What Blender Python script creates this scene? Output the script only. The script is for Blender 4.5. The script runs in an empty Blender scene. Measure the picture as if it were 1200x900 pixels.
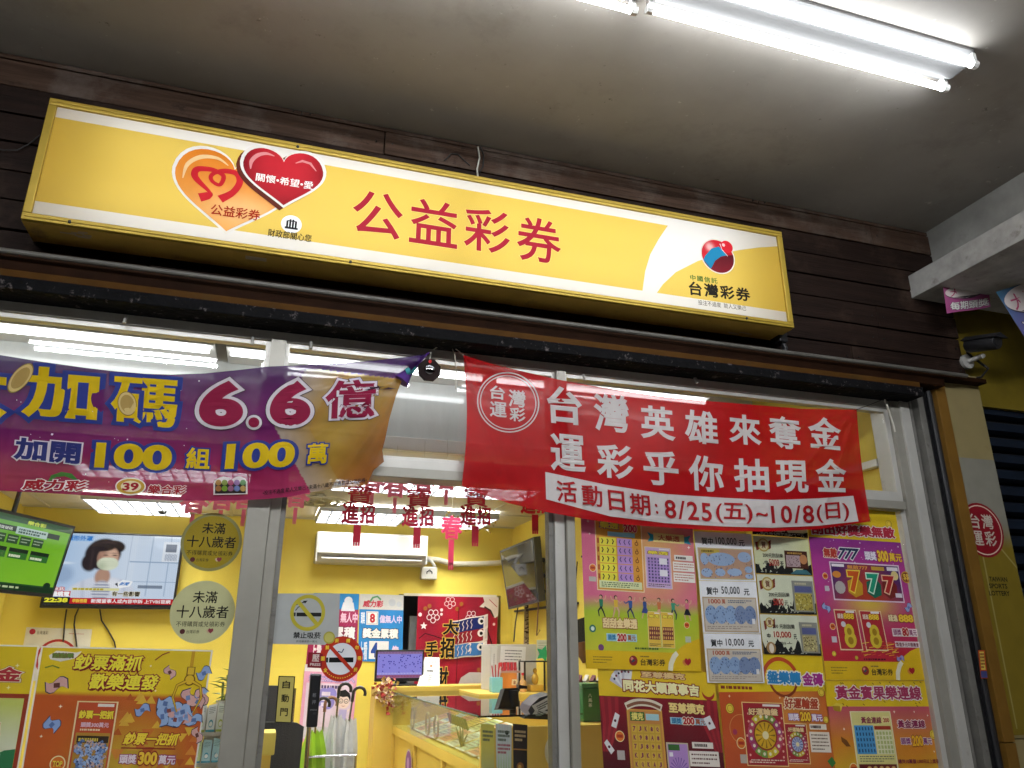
import bpy, bmesh, math, random
import numpy as np
from mathutils import Vector, Matrix
random.seed(7)
SC = bpy.context.scene
COL = SC.collection

# ---------------------------------------------------------------- camera
F_PX, YAW, PITCH = 881.2, math.radians(17.53), math.radians(19.11)
CAM = np.array([0.0, -2.6, 1.5])
cd = bpy.data.cameras.new('camera'); co = bpy.data.objects.new('camera', cd); COL.objects.link(co)
cd.sensor_fit = 'HORIZONTAL'; cd.sensor_width = 36.0; cd.lens = 36.0 * F_PX / 1200.0
cd.clip_start = 0.02; cd.clip_end = 400
co.location = CAM.tolist(); co.rotation_euler = (math.pi / 2 + PITCH, 0, -YAW)
SC.camera = co
# ---------------------------------------------------------------- world: night sky, barely any light
w = bpy.data.worlds.new('World'); SC.world = w; w.use_nodes = True
nt = w.node_tree; bg = nt.nodes['Background']; sky = nt.nodes.new('ShaderNodeTexSky')
sky.sky_type = 'NISHITA'; sky.sun_disc = False; sky.sun_elevation = math.radians(-4); sky.sun_rotation = math.radians(200)
nt.links.new(sky.outputs[0], bg.inputs[0]); bg.inputs[1].default_value = 0.05
SC.view_settings.view_transform = 'Standard'; SC.view_settings.look = 'None'
SC.view_settings.exposure = 0.0; SC.view_settings.gamma = 1.0
SC.cycles.use_denoising = True
SC.cycles.max_bounces = 8; SC.cycles.diffuse_bounces = 4; SC.cycles.glossy_bounces = 3
SC.cycles.transmission_bounces = 4; SC.cycles.transparent_max_bounces = 24
SC.cycles.caustics_reflective = False; SC.cycles.caustics_refractive = False
SC.cycles.sample_clamp_indirect = 4.0
# lamp strengths (radiance of the lit surfaces)
TUBE_ARCADE = 33.0; TUBE_REAR = 190.0; TUBE_SHOP = 9.5; TROFFER = 36.0; SIGN_TUBE = 3.5; SCREEN = 0.95

# ---------------------------------------------------------------- rays: photo pixel -> point on a real plane
_fw = np.array([math.sin(YAW) * math.cos(PITCH), math.cos(YAW) * math.cos(PITCH), math.sin(PITCH)])
_rt = np.array([math.cos(YAW), -math.sin(YAW), 0.0]); _up = np.cross(_rt, _fw)
def ray(px, py): return _rt * (px - 600) / F_PX - _up * (py - 450) / F_PX + _fw
def PY(px, py, y):
    d = ray(px, py); return CAM + d * ((y - CAM[1]) / d[1])
def PZ(px, py, z):
    d = ray(px, py); return CAM + d * ((z - CAM[2]) / d[2])
def PXx(px, py, x):
    d = ray(px, py); return CAM + d * ((x - CAM[0]) / d[0])
def PN(px, py, o, n):
    d = ray(px, py); return CAM + d * (np.dot(np.array(o) - CAM, n) / np.dot(d, n))

# ---------------------------------------------------------------- materials
def lin(c):
    if isinstance(c, str):
        c = c.lstrip('#'); c = [int(c[i:i + 2], 16) / 255 for i in (0, 2, 4)]
        return tuple(x / 12.92 if x <= 0.04045 else ((x + 0.055) / 1.055) ** 2.4 for x in c)
    return tuple(c)
MATS = {}
def mat(name, col, rough=0.5, metal=0.0, var=0.12, scale=9.0, bump=0.0, bscale=60.0, spec=0.4, stretch=(1, 1, 1), dirt=None, coat=0.0):
    """surface with a little uneven tone (noise), optional bump and dirt specks"""
    if name in MATS: return MATS[name]
    m = bpy.data.materials.new(name); m.use_nodes = True; n = m.node_tree.nodes; l = m.node_tree.links
    p = n['Principled BSDF']; c = lin(col)
    p.inputs['Roughness'].default_value = rough; p.inputs['Metallic'].default_value = metal
    p.inputs['Specular IOR Level'].default_value = spec; p.inputs['Coat Weight'].default_value = coat
    tc = n.new('ShaderNodeTexCoord'); mp = n.new('ShaderNodeMapping'); mp.inputs['Scale'].default_value = stretch
    geo = n.new('ShaderNodeNewGeometry'); l.new(geo.outputs['Position'], mp.inputs[0])
    nz = n.new('ShaderNodeTexNoise'); nz.inputs['Scale'].default_value = scale; nz.inputs['Detail'].default_value = 6
    nz.inputs['Roughness'].default_value = 0.62
    l.new(mp.outputs[0], nz.inputs['Vector'])
    mx = n.new('ShaderNodeMix'); mx.data_type = 'RGBA'; mx.blend_type = 'MULTIPLY'; mx.inputs[0].default_value = 1.0
    rmp = n.new('ShaderNodeMapRange'); rmp.inputs[1].default_value = .25; rmp.inputs[2].default_value = .75
    rmp.inputs[3].default_value = 1 - var; rmp.inputs[4].default_value = 1 + var
    l.new(nz.outputs[0], rmp.inputs[0])
    mx.inputs[6].default_value = (*c, 1); l.new(rmp.outputs[0], mx.inputs[7])
    last = mx.outputs[2]
    for dirt in ([] if not dirt else [dirt] if isinstance(dirt[0], str) or not hasattr(dirt[0][0], '__len__') else dirt):
        dz = n.new('ShaderNodeTexNoise'); dz.inputs['Scale'].default_value = dirt[1]; dz.inputs['Detail'].default_value = 8
        dz.inputs['Roughness'].default_value = .7
        l.new(geo.outputs['Position'], dz.inputs['Vector'])
        cr = n.new('ShaderNodeValToRGB'); cr.color_ramp.elements[0].position = dirt[2]; cr.color_ramp.elements[1].position = dirt[2] + dirt[3]
        l.new(dz.outputs[0], cr.inputs[0])
        m2 = n.new('ShaderNodeMix'); m2.data_type = 'RGBA'; l.new(cr.outputs[0], m2.inputs[0])
        l.new(last, m2.inputs[6]); m2.inputs[7].default_value = (*lin(dirt[0]), 1); last = m2.outputs[2]
    l.new(last, p.inputs['Base Color'])
    if bump:
        bz = n.new('ShaderNodeTexNoise'); bz.inputs['Scale'].default_value = bscale; bz.inputs['Detail'].default_value = 5
        l.new(mp.outputs[0], bz.inputs['Vector'])
        bp = n.new('ShaderNodeBump'); bp.inputs['Strength'].default_value = bump; bp.inputs['Distance'].default_value = .01
        l.new(bz.outputs[0], bp.inputs['Height']); l.new(bp.outputs[0], p.inputs['Normal'])
    MATS[name] = m; return m
def glow(name, col, s):
    if name in MATS: return MATS[name]
    m = bpy.data.materials.new(name); m.use_nodes = True; n = m.node_tree.nodes
    n.remove(n['Principled BSDF']); e = n.new('ShaderNodeEmission'); e.inputs[0].default_value = (*lin(col), 1); e.inputs[1].default_value = s
    m.node_tree.links.new(e.outputs[0], n['Material Output'].inputs[0]); MATS[name] = m; return m
def printed(col, kind='paper'):
    """ink on a surface: kind = paper | vinyl | film (backlit sign film) | cloth | screen ; col may be 'VC' = the mesh's printed colours"""
    key = 'ink_%s_%s' % (kind, col.lstrip('#'))
    if key in MATS: return MATS[key]
    m = bpy.data.materials.new(key); m.use_nodes = True; n = m.node_tree.nodes; l = m.node_tree.links
    out = n['Material Output']; p = n['Principled BSDF']
    if col == 'VC':
        at = n.new('ShaderNodeAttribute'); at.attribute_name = 'ink'; src = at.outputs[0]
    else:
        rg = n.new('ShaderNodeRGB'); rg.outputs[0].default_value = (*lin(col), 1); src = rg.outputs[0]
    if kind == 'screen':
        n.remove(p); e = n.new('ShaderNodeEmission'); e.inputs[1].default_value = SCREEN; l.new(src, e.inputs[0])
        g = n.new('ShaderNodeBsdfGlossy'); g.inputs['Roughness'].default_value = .08; g.inputs[0].default_value = (.05, .05, .05, 1)
        a = n.new('ShaderNodeAddShader'); l.new(e.outputs[0], a.inputs[0]); l.new(g.outputs[0], a.inputs[1]); l.new(a.outputs[0], out.inputs[0])
    elif kind == 'film':
        n.remove(p); t = n.new('ShaderNodeBsdfTransparent'); d = n.new('ShaderNodeBsdfPrincipled'); d.inputs['Roughness'].default_value = .35
        l.new(src, t.inputs[0]); l.new(src, d.inputs['Base Color']); mx = n.new('ShaderNodeMixShader'); mx.inputs[0].default_value = .14
        l.new(t.outputs[0], mx.inputs[1]); l.new(d.outputs[0], mx.inputs[2]); l.new(mx.outputs[0], out.inputs[0])
    elif kind == 'cloth':
        n.remove(p)
        geo = n.new('ShaderNodeNewGeometry'); nz = n.new('ShaderNodeTexNoise'); nz.inputs['Scale'].default_value = 26; nz.inputs['Detail'].default_value = 6
        l.new(geo.outputs['Position'], nz.inputs['Vector'])
        mr = n.new('ShaderNodeMapRange'); mr.inputs[3].default_value = .86; mr.inputs[4].default_value = 1.1; l.new(nz.outputs[0], mr.inputs[0])
        mul = n.new('ShaderNodeMix'); mul.data_type = 'RGBA'; mul.blend_type = 'MULTIPLY'; mul.inputs[0].default_value = 1
        l.new(src, mul.inputs[6]); l.new(mr.outputs[0], mul.inputs[7])
        d = n.new('ShaderNodeBsdfPrincipled'); d.inputs['Roughness'].default_value = .6; d.inputs['Specular IOR Level'].default_value = .12
        t = n.new('ShaderNodeBsdfTranslucent'); tr = n.new('ShaderNodeBsdfTransparent')
        wv = n.new('ShaderNodeTexNoise'); wv.inputs['Scale'].default_value = 420; l.new(geo.outputs['Position'], wv.inputs['Vector'])
        bp = n.new('ShaderNodeBump'); bp.inputs['Strength'].default_value = .25; bp.inputs['Distance'].default_value = .002
        l.new(wv.outputs[0], bp.inputs['Height']); l.new(bp.outputs[0], d.inputs['Normal'])
        l.new(mul.outputs[2], d.inputs['Base Color']); l.new(mul.outputs[2], t.inputs[0])
        m1 = n.new('ShaderNodeMixShader'); m1.inputs[0].default_value = .22; l.new(d.outputs[0], m1.inputs[1]); l.new(t.outputs[0], m1.inputs[2])
        m2 = n.new('ShaderNodeMixShader'); m2.inputs[0].default_value = CLOTH_SEE
        l.new(m1.outputs[0], m2.inputs[1]); l.new(tr.outputs[0], m2.inputs[2]); l.new(m2.outputs[0], out.inputs[0])
    else:
        p.inputs['Roughness'].default_value = .45 if kind == 'paper' else .55
        p.inputs['Specular IOR Level'].default_value = .3 if kind == 'paper' else .12
        geo = n.new('ShaderNodeNewGeometry'); nz = n.new('ShaderNodeTexNoise'); nz.inputs['Scale'].default_value = 14; nz.inputs['Detail'].default_value = 7
        l.new(geo.outputs['Position'], nz.inputs['Vector'])
        mr = n.new('ShaderNodeMapRange'); mr.inputs[3].default_value = .84; mr.inputs[4].default_value = 1.12; l.new(nz.outputs[0], mr.inputs[0])
        mul = n.new('ShaderNodeMix'); mul.data_type = 'RGBA'; mul.blend_type = 'MULTIPLY'; mul.inputs[0].default_value = 1
        l.new(src, mul.inputs[6]); l.new(mr.outputs[0], mul.inputs[7]); l.new(mul.outputs[2], p.inputs['Base Color'])
        b2 = n.new('ShaderNodeTexNoise'); b2.inputs['Scale'].default_value = 7; l.new(geo.outputs['Position'], b2.inputs['Vector'])
        bp = n.new('ShaderNodeBump'); bp.inputs['Strength'].default_value = .25; bp.inputs['Distance'].default_value = .02
        l.new(b2.outputs[0], bp.inputs['Height']); l.new(bp.outputs[0], p.inputs['Normal'])
    MATS[key] = m; return m
CLOTH_SEE = 0.085
def felt_mat(name, col):
    if name in MATS: return MATS[name]
    m = bpy.data.materials.new(name); m.use_nodes = True; n = m.node_tree.nodes; l = m.node_tree.links
    p = n['Principled BSDF']; p.inputs['Base Color'].default_value = (*col, 1); p.inputs['Roughness'].default_value = .8; p.inputs['Specular IOR Level'].default_value = .1
    t = n.new('ShaderNodeBsdfTranslucent'); t.inputs[0].default_value = (*col, 1); mx = n.new('ShaderNodeMixShader'); mx.inputs[0].default_value = .45
    l.new(p.outputs[0], mx.inputs[1]); l.new(t.outputs[0], mx.inputs[2]); l.new(mx.outputs[0], n['Material Output'].inputs[0]); MATS[name] = m; return m
def glass_mat(name='window_glass', tint=(.988, .992, .99), refl=.8, veil=.007):
    if name in MATS: return MATS[name]
    m = bpy.data.materials.new(name); m.use_nodes = True; n = m.node_tree.nodes; l = m.node_tree.links; n.remove(n['Principled BSDF'])
    t = n.new('ShaderNodeBsdfTransparent'); t.inputs[0].default_value = (*tint, 1); g = n.new('ShaderNodeBsdfGlossy'); g.inputs['Roughness'].default_value = .015
    lw = n.new('ShaderNodeLayerWeight'); lw.inputs[0].default_value = .5   # Schlick, the same from both sides of the pane
    pw = n.new('ShaderNodeMath'); pw.operation = 'POWER'; pw.inputs[1].default_value = 5; l.new(lw.outputs['Facing'], pw.inputs[0])
    ml = n.new('ShaderNodeMath'); ml.operation = 'MULTIPLY_ADD'; ml.inputs[1].default_value = .95 * refl; ml.inputs[2].default_value = .045 * refl; l.new(pw.outputs[0], ml.inputs[0])
    mx = n.new('ShaderNodeMixShader'); l.new(ml.outputs[0], mx.inputs[0]); l.new(t.outputs[0], mx.inputs[1]); l.new(g.outputs[0], mx.inputs[2])
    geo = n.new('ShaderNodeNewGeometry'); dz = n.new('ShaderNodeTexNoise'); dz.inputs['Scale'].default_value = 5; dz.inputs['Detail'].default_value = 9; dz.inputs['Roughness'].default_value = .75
    l.new(geo.outputs['Position'], dz.inputs['Vector']); mr = n.new('ShaderNodeMapRange'); mr.inputs[1].default_value = .45; mr.inputs[2].default_value = .8; mr.inputs[3].default_value = veil * .35; mr.inputs[4].default_value = veil * 2.2; l.new(dz.outputs[0], mr.inputs[0])
    du = n.new('ShaderNodeBsdfDiffuse'); du.inputs[0].default_value = (.75, .74, .72, 1); m2 = n.new('ShaderNodeMixShader'); l.new(mr.outputs[0], m2.inputs[0]); l.new(mx.outputs[0], m2.inputs[1]); l.new(du.outputs[0], m2.inputs[2])  # whitish diffuse veil: a dusty look that stands in for reflected haze
    l.new(m2.outputs[0], n['Material Output'].inputs[0]); MATS[name] = m; return m

# ---------------------------------------------------------------- object helpers
def tag(o, label=None, cat=None, group=None, kind=None):
    if label: o['label'] = label
    if cat: o['category'] = cat
    if group: o['group'] = group
    if kind: o['kind'] = kind
    return o
def thing(name, label, cat, loc=(0, 0, 0), group=None):
    o = bpy.data.objects.new(name, None); COL.objects.link(o); o.location = [float(v) for v in loc]
    o.empty_display_size = .05
    return tag(o, label, cat, group)
def origin_of(o):
    v = np.zeros(3)
    while o is not None: v += np.array(o.location); o = o.parent
    return v
def link_mesh(name, me, parent=None):
    o = bpy.data.objects.new(name, me); COL.objects.link(o)
    if parent is not None: o.parent = parent
    return o
def dup(root, loc, label=None, group=None):
    r = root.copy(); COL.objects.link(r); r.location = [float(v) for v in loc]
    if label: r['label'] = label
    if group: r['group'] = group
    for ch in list(root.children):
        c = ch.copy(); COL.objects.link(c); c.parent = r
        for g in list(ch.children):
            d = g.copy(); COL.objects.link(d); d.parent = c
    return r
class MB:
    """collects shapes in world metres, then links them as ONE mesh object"""
    def __init__(s): s.v = []; s.f = []; s.m = []; s.mats = []; s.c = []
    def mi(s, m):
        if m not in s.mats: s.mats.append(m)
        return s.mats.index(m)
    def add(s, verts, faces, m, cols=None):
        b = len(s.v); s.v.extend([tuple(float(q) for q in v) for v in verts]); k = s.mi(m)
        s.c.extend(cols if cols is not None else [(1, 1, 1)] * len(verts))
        for f in faces: s.f.append([b + i for i in f]); s.m.append(k)
        return s
    def box(s, x0, x1, y0, y1, z0, z1, m, bev=0.0):
        if bev > 0:
            bm = bmesh.new(); bmesh.ops.create_cube(bm, size=1.0)
            for v in bm.verts: v.co = Vector(((x0 + x1) / 2 + v.co.x * (x1 - x0), (y0 + y1) / 2 + v.co.y * (y1 - y0), (z0 + z1) / 2 + v.co.z * (z1 - z0)))
            bmesh.ops.bevel(bm, geom=list(bm.edges), offset=bev, segments=2, affect='EDGES', profile=.6)
            bm.verts.index_update(); s.add([v.co for v in bm.verts], [[v.index for v in f.verts] for f in bm.faces], m); bm.free(); return s
        vs = [(x, y, z) for x in (x0, x1) for y in (y0, y1) for z in (z0, z1)]
        return s.add(vs, [(0, 1, 3, 2), (4, 6, 7, 5), (0, 4, 5, 1), (2, 3, 7, 6), (0, 2, 6, 4), (1, 5, 7, 3)], m)
    def hull8(s, q0, q1, m):
        """prism between two matching polygons"""
        n = len(q0); fs = [list(range(n))[::-1], list(range(n, 2 * n))]
        fs += [(i, (i + 1) % n, n + (i + 1) % n, n + i) for i in range(n)]
        return s.add(list(q0) + list(q1), fs, m)
    def tube(s, pts, r, m, seg=8, cap=True):
        pts = [np.array(p, float) for p in pts]; rr = r if hasattr(r, '__len__') else [r] * len(pts)
        vs = []; prev = None
        for i, p in enumerate(pts):
            t = pts[min(i + 1, len(pts) - 1)] - pts[max(i - 1, 0)]; t /= (np.linalg.norm(t) + 1e-9)
            if prev is None: a = np.cross(t, [0, 0, 1.0] if abs(t[2]) < .9 else [1.0, 0, 0])
            else: a = prev - t * np.dot(prev, t)
            a /= (np.linalg.norm(a) + 1e-9); prev = a; b = np.cross(t, a)
            for k in range(seg):
                th = 2 * math.pi * k / seg; vs.append(p + (a * math.cos(th) + b * math.sin(th)) * rr[i])
        fs = []
        for i in range(len(pts) - 1):
            for k in range(seg):
                fs.append((i * seg + k, i * seg + (k + 1) % seg, (i + 1) * seg + (k + 1) % seg, (i + 1) * seg + k))
        if cap: fs += [list(range(seg))[::-1], list(range((len(pts) - 1) * seg, len(pts) * seg))]
        return s.add(vs, fs, m)
    def ball(s, c, r, m, seg=12, rings=8):
        r = r if hasattr(r, '__len__') else (r, r, r); vs = []; fs = []
        for i in range(rings + 1):
            ph = math.pi * i / rings
            for k in range(seg):
                th = 2 * math.pi * k / seg
                vs.append((c[0] + r[0] * math.sin(ph) * math.cos(th), c[1] + r[1] * math.sin(ph) * math.sin(th), c[2] + r[2] * math.cos(ph)))
        for i in range(rings):
            for k in range(seg): fs.append((i * seg + k, (i + 1) * seg + k, (i + 1) * seg + (k + 1) % seg, i * seg + (k + 1) % seg))
        return s.add(vs, fs, m)
    def build(s, name, parent=None, smooth=False):
        off = origin_of(parent) if parent is not None else np.zeros(3)
        me = bpy.data.meshes.new(name); me.from_pydata([tuple(np.array(v) - off) for v in s.v], [], s.f)
        for m in s.mats: me.materials.append(m)
        me.polygons.foreach_set('material_index', s.m)
        if any(c != (1, 1, 1) for c in s.c):
            ca = me.color_attributes.new('ink', 'FLOAT_COLOR', 'POINT')
            ca.data.foreach_set('color', [x for c in s.c for x in (*c, 1.0)])
        if smooth: me.polygons.foreach_set('use_smooth', [True] * len(me.polygons))
        me.validate(); me.update()
        o = link_mesh(name, me, parent)
        if smooth:
            try: me.set_sharp_from_angle(angle=math.radians(40))
            except Exception: pass
        return o
def one(name, mb, label, cat, group=None, smooth=False): return tag(mb.build(name, None, smooth), label, cat, group)

# ---------------------------------------------------------------- lettering
_G = {}
def glyphs(body, off=0.0, res=4, gap=1.0, ext=0.0):
    k = (body, off, res, gap, ext)
    if k in _G: return _G[k]
    c = bpy.data.curves.new('lettering', 'FONT'); c.body = body; c.resolution_u = res; c.space_character = gap; c.extrude = ext
    c.fill_mode = 'FRONT' if ext == 0 and off <= 0 else 'BOTH'
    if off > 0: c.bevel_depth = off; c.bevel_resolution = 0
    o = bpy.data.objects.new('lettering', c); COL.objects.link(o)
    dg = bpy.context.evaluated_depsgraph_get(); dg.update()
    me = bpy.data.meshes.new_from_object(o.evaluated_get(dg))
    v = np.array([x.co[:] for x in me.vertices]) if len(me.vertices) else np.zeros((0, 3)); f = [list(p.vertices) for p in me.polygons]
    if off > 0 and ext == 0 and len(v):      # keep the front half of the bevel: a plain emboldened letter
        f = [q for q in f if max(v[i][2] for i in q) > off * .3]
        used = sorted({i for q in f for i in q}); mp = {i: j for j, i in enumerate(used)}
        v = v[used] * [1, 1, 1]; f = [[mp[i] for i in q] for q in f]; v[:, 2] /= off
    bpy.data.objects.remove(o); bpy.data.curves.remove(c); bpy.data.meshes.remove(me)
    _G[k] = (v, f); return _G[k]
LAY = 0.00035
class Art:
    """flat printed thing: corners TL,TR,BR,BL in metres; all art inside in u,v 0..100 (u right, v down)"""
    def __init__(s, c, kind='paper', disp=None, flip=False):
        s.c = [np.array(p, float) for p in c]; s.kind = kind; s.disp = disp; s.mb = MB(); s.lay = LAY; s.k = 0
        n = np.cross(s.c[1] - s.c[0], s.c[3] - s.c[0]); n /= np.linalg.norm(n)
        if np.dot(n, CAM - s.c[0]) < 0: n = -n
        s.n = n
        s.w = np.linalg.norm(s.c[1] - s.c[0]); s.h = np.linalg.norm(s.c[3] - s.c[0])
    def xyz(s, u, v, z=0):
        u /= 100.0; v /= 100.0
        p = (s.c[0] * (1 - u) + s.c[1] * u) * (1 - v) + (s.c[3] * (1 - u) + s.c[2] * u) * v
        if s.disp: p = p + s.n * s.disp(u, v)
        return p + s.n * (z * s.lay)
    def uv(s, px, py):
        p = PN(px, py, s.c[0], s.n); u = v = .5
        for _ in range(12):
            q = (s.c[0] * (1 - u) + s.c[1] * u) * (1 - v) + (s.c[3] * (1 - u) + s.c[2] * u) * v
            du = (s.c[1] - s.c[0]) * (1 - v) + (s.c[2] - s.c[3]) * v; dv = (s.c[3] - s.c[0]) * (1 - u) + (s.c[2] - s.c[1]) * u
            A = np.stack([du, dv], 1); d = np.linalg.lstsq(A, p - q, rcond=None)[0]; u += d[0]; v += d[1]
        return u * 100, v * 100
    def poly(s, pts, col, z=1):
        s.k = (s.k + 1) % 60; z = z + s.k * .009
        s.mb.add([s.xyz(u, v, z) for u, v in pts], [list(range(len(pts)))], printed(col, s.kind)); return s
    def ppoly(s, pts, col, z=1): return s.poly([s.uv(*p) for p in pts], col, z)
    def rect(s, u0, v0, u1, v1, col, z=1):
        if s.disp: return s.sheet(col, z, u0, v0, u1, v1, 20, 6)
        return s.poly([(u0, v0), (u1, v0), (u1, v1), (u0, v1)], col, z)
    def sheet(s, col, z=0, u0=0, v0=0, u1=100, v1=100, nu=1, nv=1, fn=None):
        """grid sheet; fn(u,v)->hex or rgb gives printed colours"""
        vs = []; cs = []
        for j in range(nv + 1):
            for i in range(nu + 1):
                u = u0 + (u1 - u0) * i / nu; v = v0 + (v1 - v0) * j / nv
                vs.append(s.xyz(u, v, z)); cs.append(tuple(fn(u, v)) if fn else (1, 1, 1))
        fs = [(j * (nu + 1) + i, j * (nu + 1) + i + 1, (j + 1) * (nu + 1) + i + 1, (j + 1) * (nu + 1) + i) for j in range(nv) for i in range(nu)]
        s.mb.add(vs, fs, printed('VC' if fn else col, s.kind), cs); return s
    def circ(s, cu, cv, ru, col, z=1, rv=None, n=28, a0=0, a1=360):
        rv = rv if rv is not None else ru * s.w / s.h
        pts = [(cu + ru * math.cos(math.radians(a0 + (a1 - a0) * k / n)), cv + rv * math.sin(math.radians(a0 + (a1 - a0) * k / n))) for k in range(n if a1 - a0 >= 360 else n + 1)]
        return s.poly(pts, col, z)
    def fan(s, pts, c, fn, z=1, rings=6):
        """filled outline with printed colours fn(u, v), fanned from the point c"""
        vs = []; cs = []; n = len(pts)
        for r in range(rings + 1):
            for p in pts: u = c[0] + (p[0] - c[0]) * r / rings; v = c[1] + (p[1] - c[1]) * r / rings; vs.append(s.xyz(u, v, z)); cs.append(tuple(fn(u, v)))
        s.mb.add(vs, [(r * n + i, r * n + (i + 1) % n, (r + 1) * n + (i + 1) % n, (r + 1) * n + i) for r in range(rings) for i in range(n)], printed('VC', s.kind), cs); return s
    def ring(s, cu, cv, r0, r1, col, z=1, n=36, a0=0, a1=360):
        k = s.w / s.h; vs = []; fs = []
        for i in range(n + 1):
            a = math.radians(a0 + (a1 - a0) * i / n)
            for r in (r0, r1): vs.append(s.xyz(cu + r * math.cos(a), cv + r * k * math.sin(a), z))
        fs = [(2 * i, 2 * i + 1, 2 * i + 3, 2 * i + 2) for i in range(n)]
        s.mb.add(vs, fs, printed(col, s.kind)); return s
    def stroke(s, pts, wd, col, z=1):
        """ribbon of width wd (percent of the width) along points"""
        k = s.w / s.h; P = [np.array(p, float) * [1, 1 / k] for p in pts]; vs = []
        ws = list(wd) if hasattr(wd, '__len__') else [wd] * len(P)
        if len(P) > 4:      # smooth curve through the points
            Q = []; W = []; n = len(P)
            for i in range(n - 1):
                a, b_, c, d = P[max(i - 1, 0)], P[i], P[i + 1], P[min(i + 2, n - 1)]
                for j in range(5):
                    t = j / 5.0; Q.append(.5 * (2 * b_ + (c - a) * t + (2 * a - 5 * b_ + 4 * c - d) * t * t + (3 * b_ - a - 3 * c + d) * t ** 3)); W.append(ws[i] + (ws[i + 1] - ws[i]) * t)
            P = Q + [P[-1]]; ws = W + [ws[-1]]
        for i, p in enumerate(P):
            t = P[min(i + 1, len(P) - 1)] - P[max(i - 1, 0)]; t /= np.linalg.norm(t) + 1e-9; nn = np.array([-t[1], t[0]]) * ws[i] / 2
            for q in (p + nn, p - nn): vs.append(s.xyz(q[0], q[1] * k, z + .5 * i / len(P)))
        s.mb.add(vs, [(2 * i, 2 * i + 1, 2 * i + 3, 2 * i + 2) for i in range(len(P) - 1)], printed(col, s.kind)); return s
    def text(s, body, u0, v0, u1, v1, col, z=4, bold=.012, outline=(), res=3, gap=1.0, slant=0.0, rise=0.0):
        bv, _ = glyphs(body, bold, res, gap)
        if len(bv) == 0: return s
        lo = bv.min(0); hi = bv.max(0); L = list(outline)[::-1] + [(col, 0.0)]
        for i, (cc, extra) in enumerate(L):
            v, f = glyphs(body, bold + extra, res, gap)
            q = (v - lo) / np.maximum(hi - lo, 1e-6)
            pts = [s.xyz(u0 + (u1 - u0) * a + slant * (b - .5), v1 + (v0 - v1) * b + rise * a, z + i + .3 * w_[2]) for (a, b, _), w_ in zip(q, v)]
            s.mb.add(pts, f, printed(cc, s.kind))
        return s
    def ptext(s, body, p0, p1, hpx, col, **kw):
        """lettering whose ink runs from left-middle pixel p0 to right-middle pixel p1"""
        a = np.array(s.uv(*p0)); b = np.array(s.uv(*p1)); mid = ((p0[0] + p1[0]) / 2, (p0[1] + p1[1]) / 2)
        t = np.array(s.uv(mid[0], mid[1] - hpx / 2)); q = np.array(s.uv(mid[0], mid[1] + hpx / 2)); h = q[1] - t[1]
        return s.text(body, a[0], a[1] - h / 2, b[0], a[1] + h / 2, col, rise=b[1] - a[1], **kw)
    def lines(s, u0, v0, u1, v1, n, col, z=3, seed=0, th=.45):
        """lines of print too small to read: broken thin dashes"""
        r = random.Random(seed); dv = (v1 - v0) / n
        for i in range(n):
            u = u0
            while u < u1 - (u1 - u0) * .03:
                wq = (u1 - u0) * r.uniform(.03, .09); e = min(u + wq, u1)
                s.rect(u, v0 + dv * (i + (1 - th) / 2), e, v0 + dv * (i + (1 + th) / 2), col, z); u = e + (u1 - u0) * r.uniform(.012, .03)
                if i == n - 1 and u > u0 + (u1 - u0) * .7: break
        return s
    def build(s, name, label, cat, group=None, parent=None):
        o = s.mb.build(name, parent)
        if parent is None: tag(o, label, cat, group)
        return o
def PXA(corners_px, y, kind='paper', **kw): return Art([PY(px, py, y) for px, py in corners_px], kind, **kw)
def mixc(a, b, t):
    t = max(0.0, min(1.0, t)); a = lin(a); b = lin(b); return tuple(x + (y - x) * t for x, y in zip(a, b))
def heart(cx, cy, w, h, n=44, tilt=0.0):
    pts = []
    def bz(a, b, c, d, t): return tuple(a[i] * (1 - t) ** 3 + 3 * b[i] * t * (1 - t) ** 2 + 3 * c[i] * t * t * (1 - t) + d[i] * t ** 3 for i in (0, 1))
    half = [bz((0, -.30), (.05, -.56), (.46, -.64), (.5, -.20), k / 12) for k in range(12)] + [bz((.5, -.20), (.51, .10), (.22, .26), (0, .5), k / 12) for k in range(13)]
    full = half + [(-x, y) for x, y in half[-2:0:-1]]; a = math.radians(-tilt)
    return [(cx + (x * math.cos(a) - y * math.sin(a)) * w, cy + (x * math.sin(a) + y * math.cos(a)) * h) for x, y in full]
def heart_old(cx, cy, w, h, n=44, tilt=0.0):
    pts = []
    for k in range(n):
        t = 2 * math.pi * k / n; x = 16 * math.sin(t) ** 3 / 16.0; y = (13 * math.cos(t) - 5 * math.cos(2 * t) - 2 * math.cos(3 * t) - math.cos(4 * t)) / 16.0
        a = math.radians(tilt); x, y = x * math.cos(a) - y * math.sin(a), x * math.sin(a) + y * math.cos(a)
        pts.append((cx + x * w / 2, cy - (y + .12) * h / 2))
    return pts
# ================================================================ materials of the place
M = {}
M['ceil'] = mat('arcade_paint', (.325, .303, .275), .5, var=.16, scale=1.7, bump=.22, bscale=8, spec=.35, dirt=[((.205, .185, .162), 2.0, .54, .25), ((.14, .122, .105), 15, .655, .05), ((.50, .46, .42), 21, .655, .03)])
M['ceil_fleck'] = mat('ceiling_flecks', (.34, .30, .26), .5)
M['beam'] = mat('beam_paint', (.30, .295, .275), .6, var=.25, scale=5, dirt=((.22, .21, .19), 7, .56, .2))
M['beam2'] = mat('beam_board_paint', (.36, .35, .33), .6, var=.3, scale=11, dirt=((.2, .185, .165), 13, .57, .14))
M['wood_faded'] = mat('faded_wood', (.058, .034, .023), .65, var=.6, scale=8, bump=.3, bscale=34, stretch=(.35, 1, 6), spec=.1, dirt=[((.12, .095, .08), 3, .5, .2), ((.02, .012, .01), 9, .6, .1)])
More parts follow.
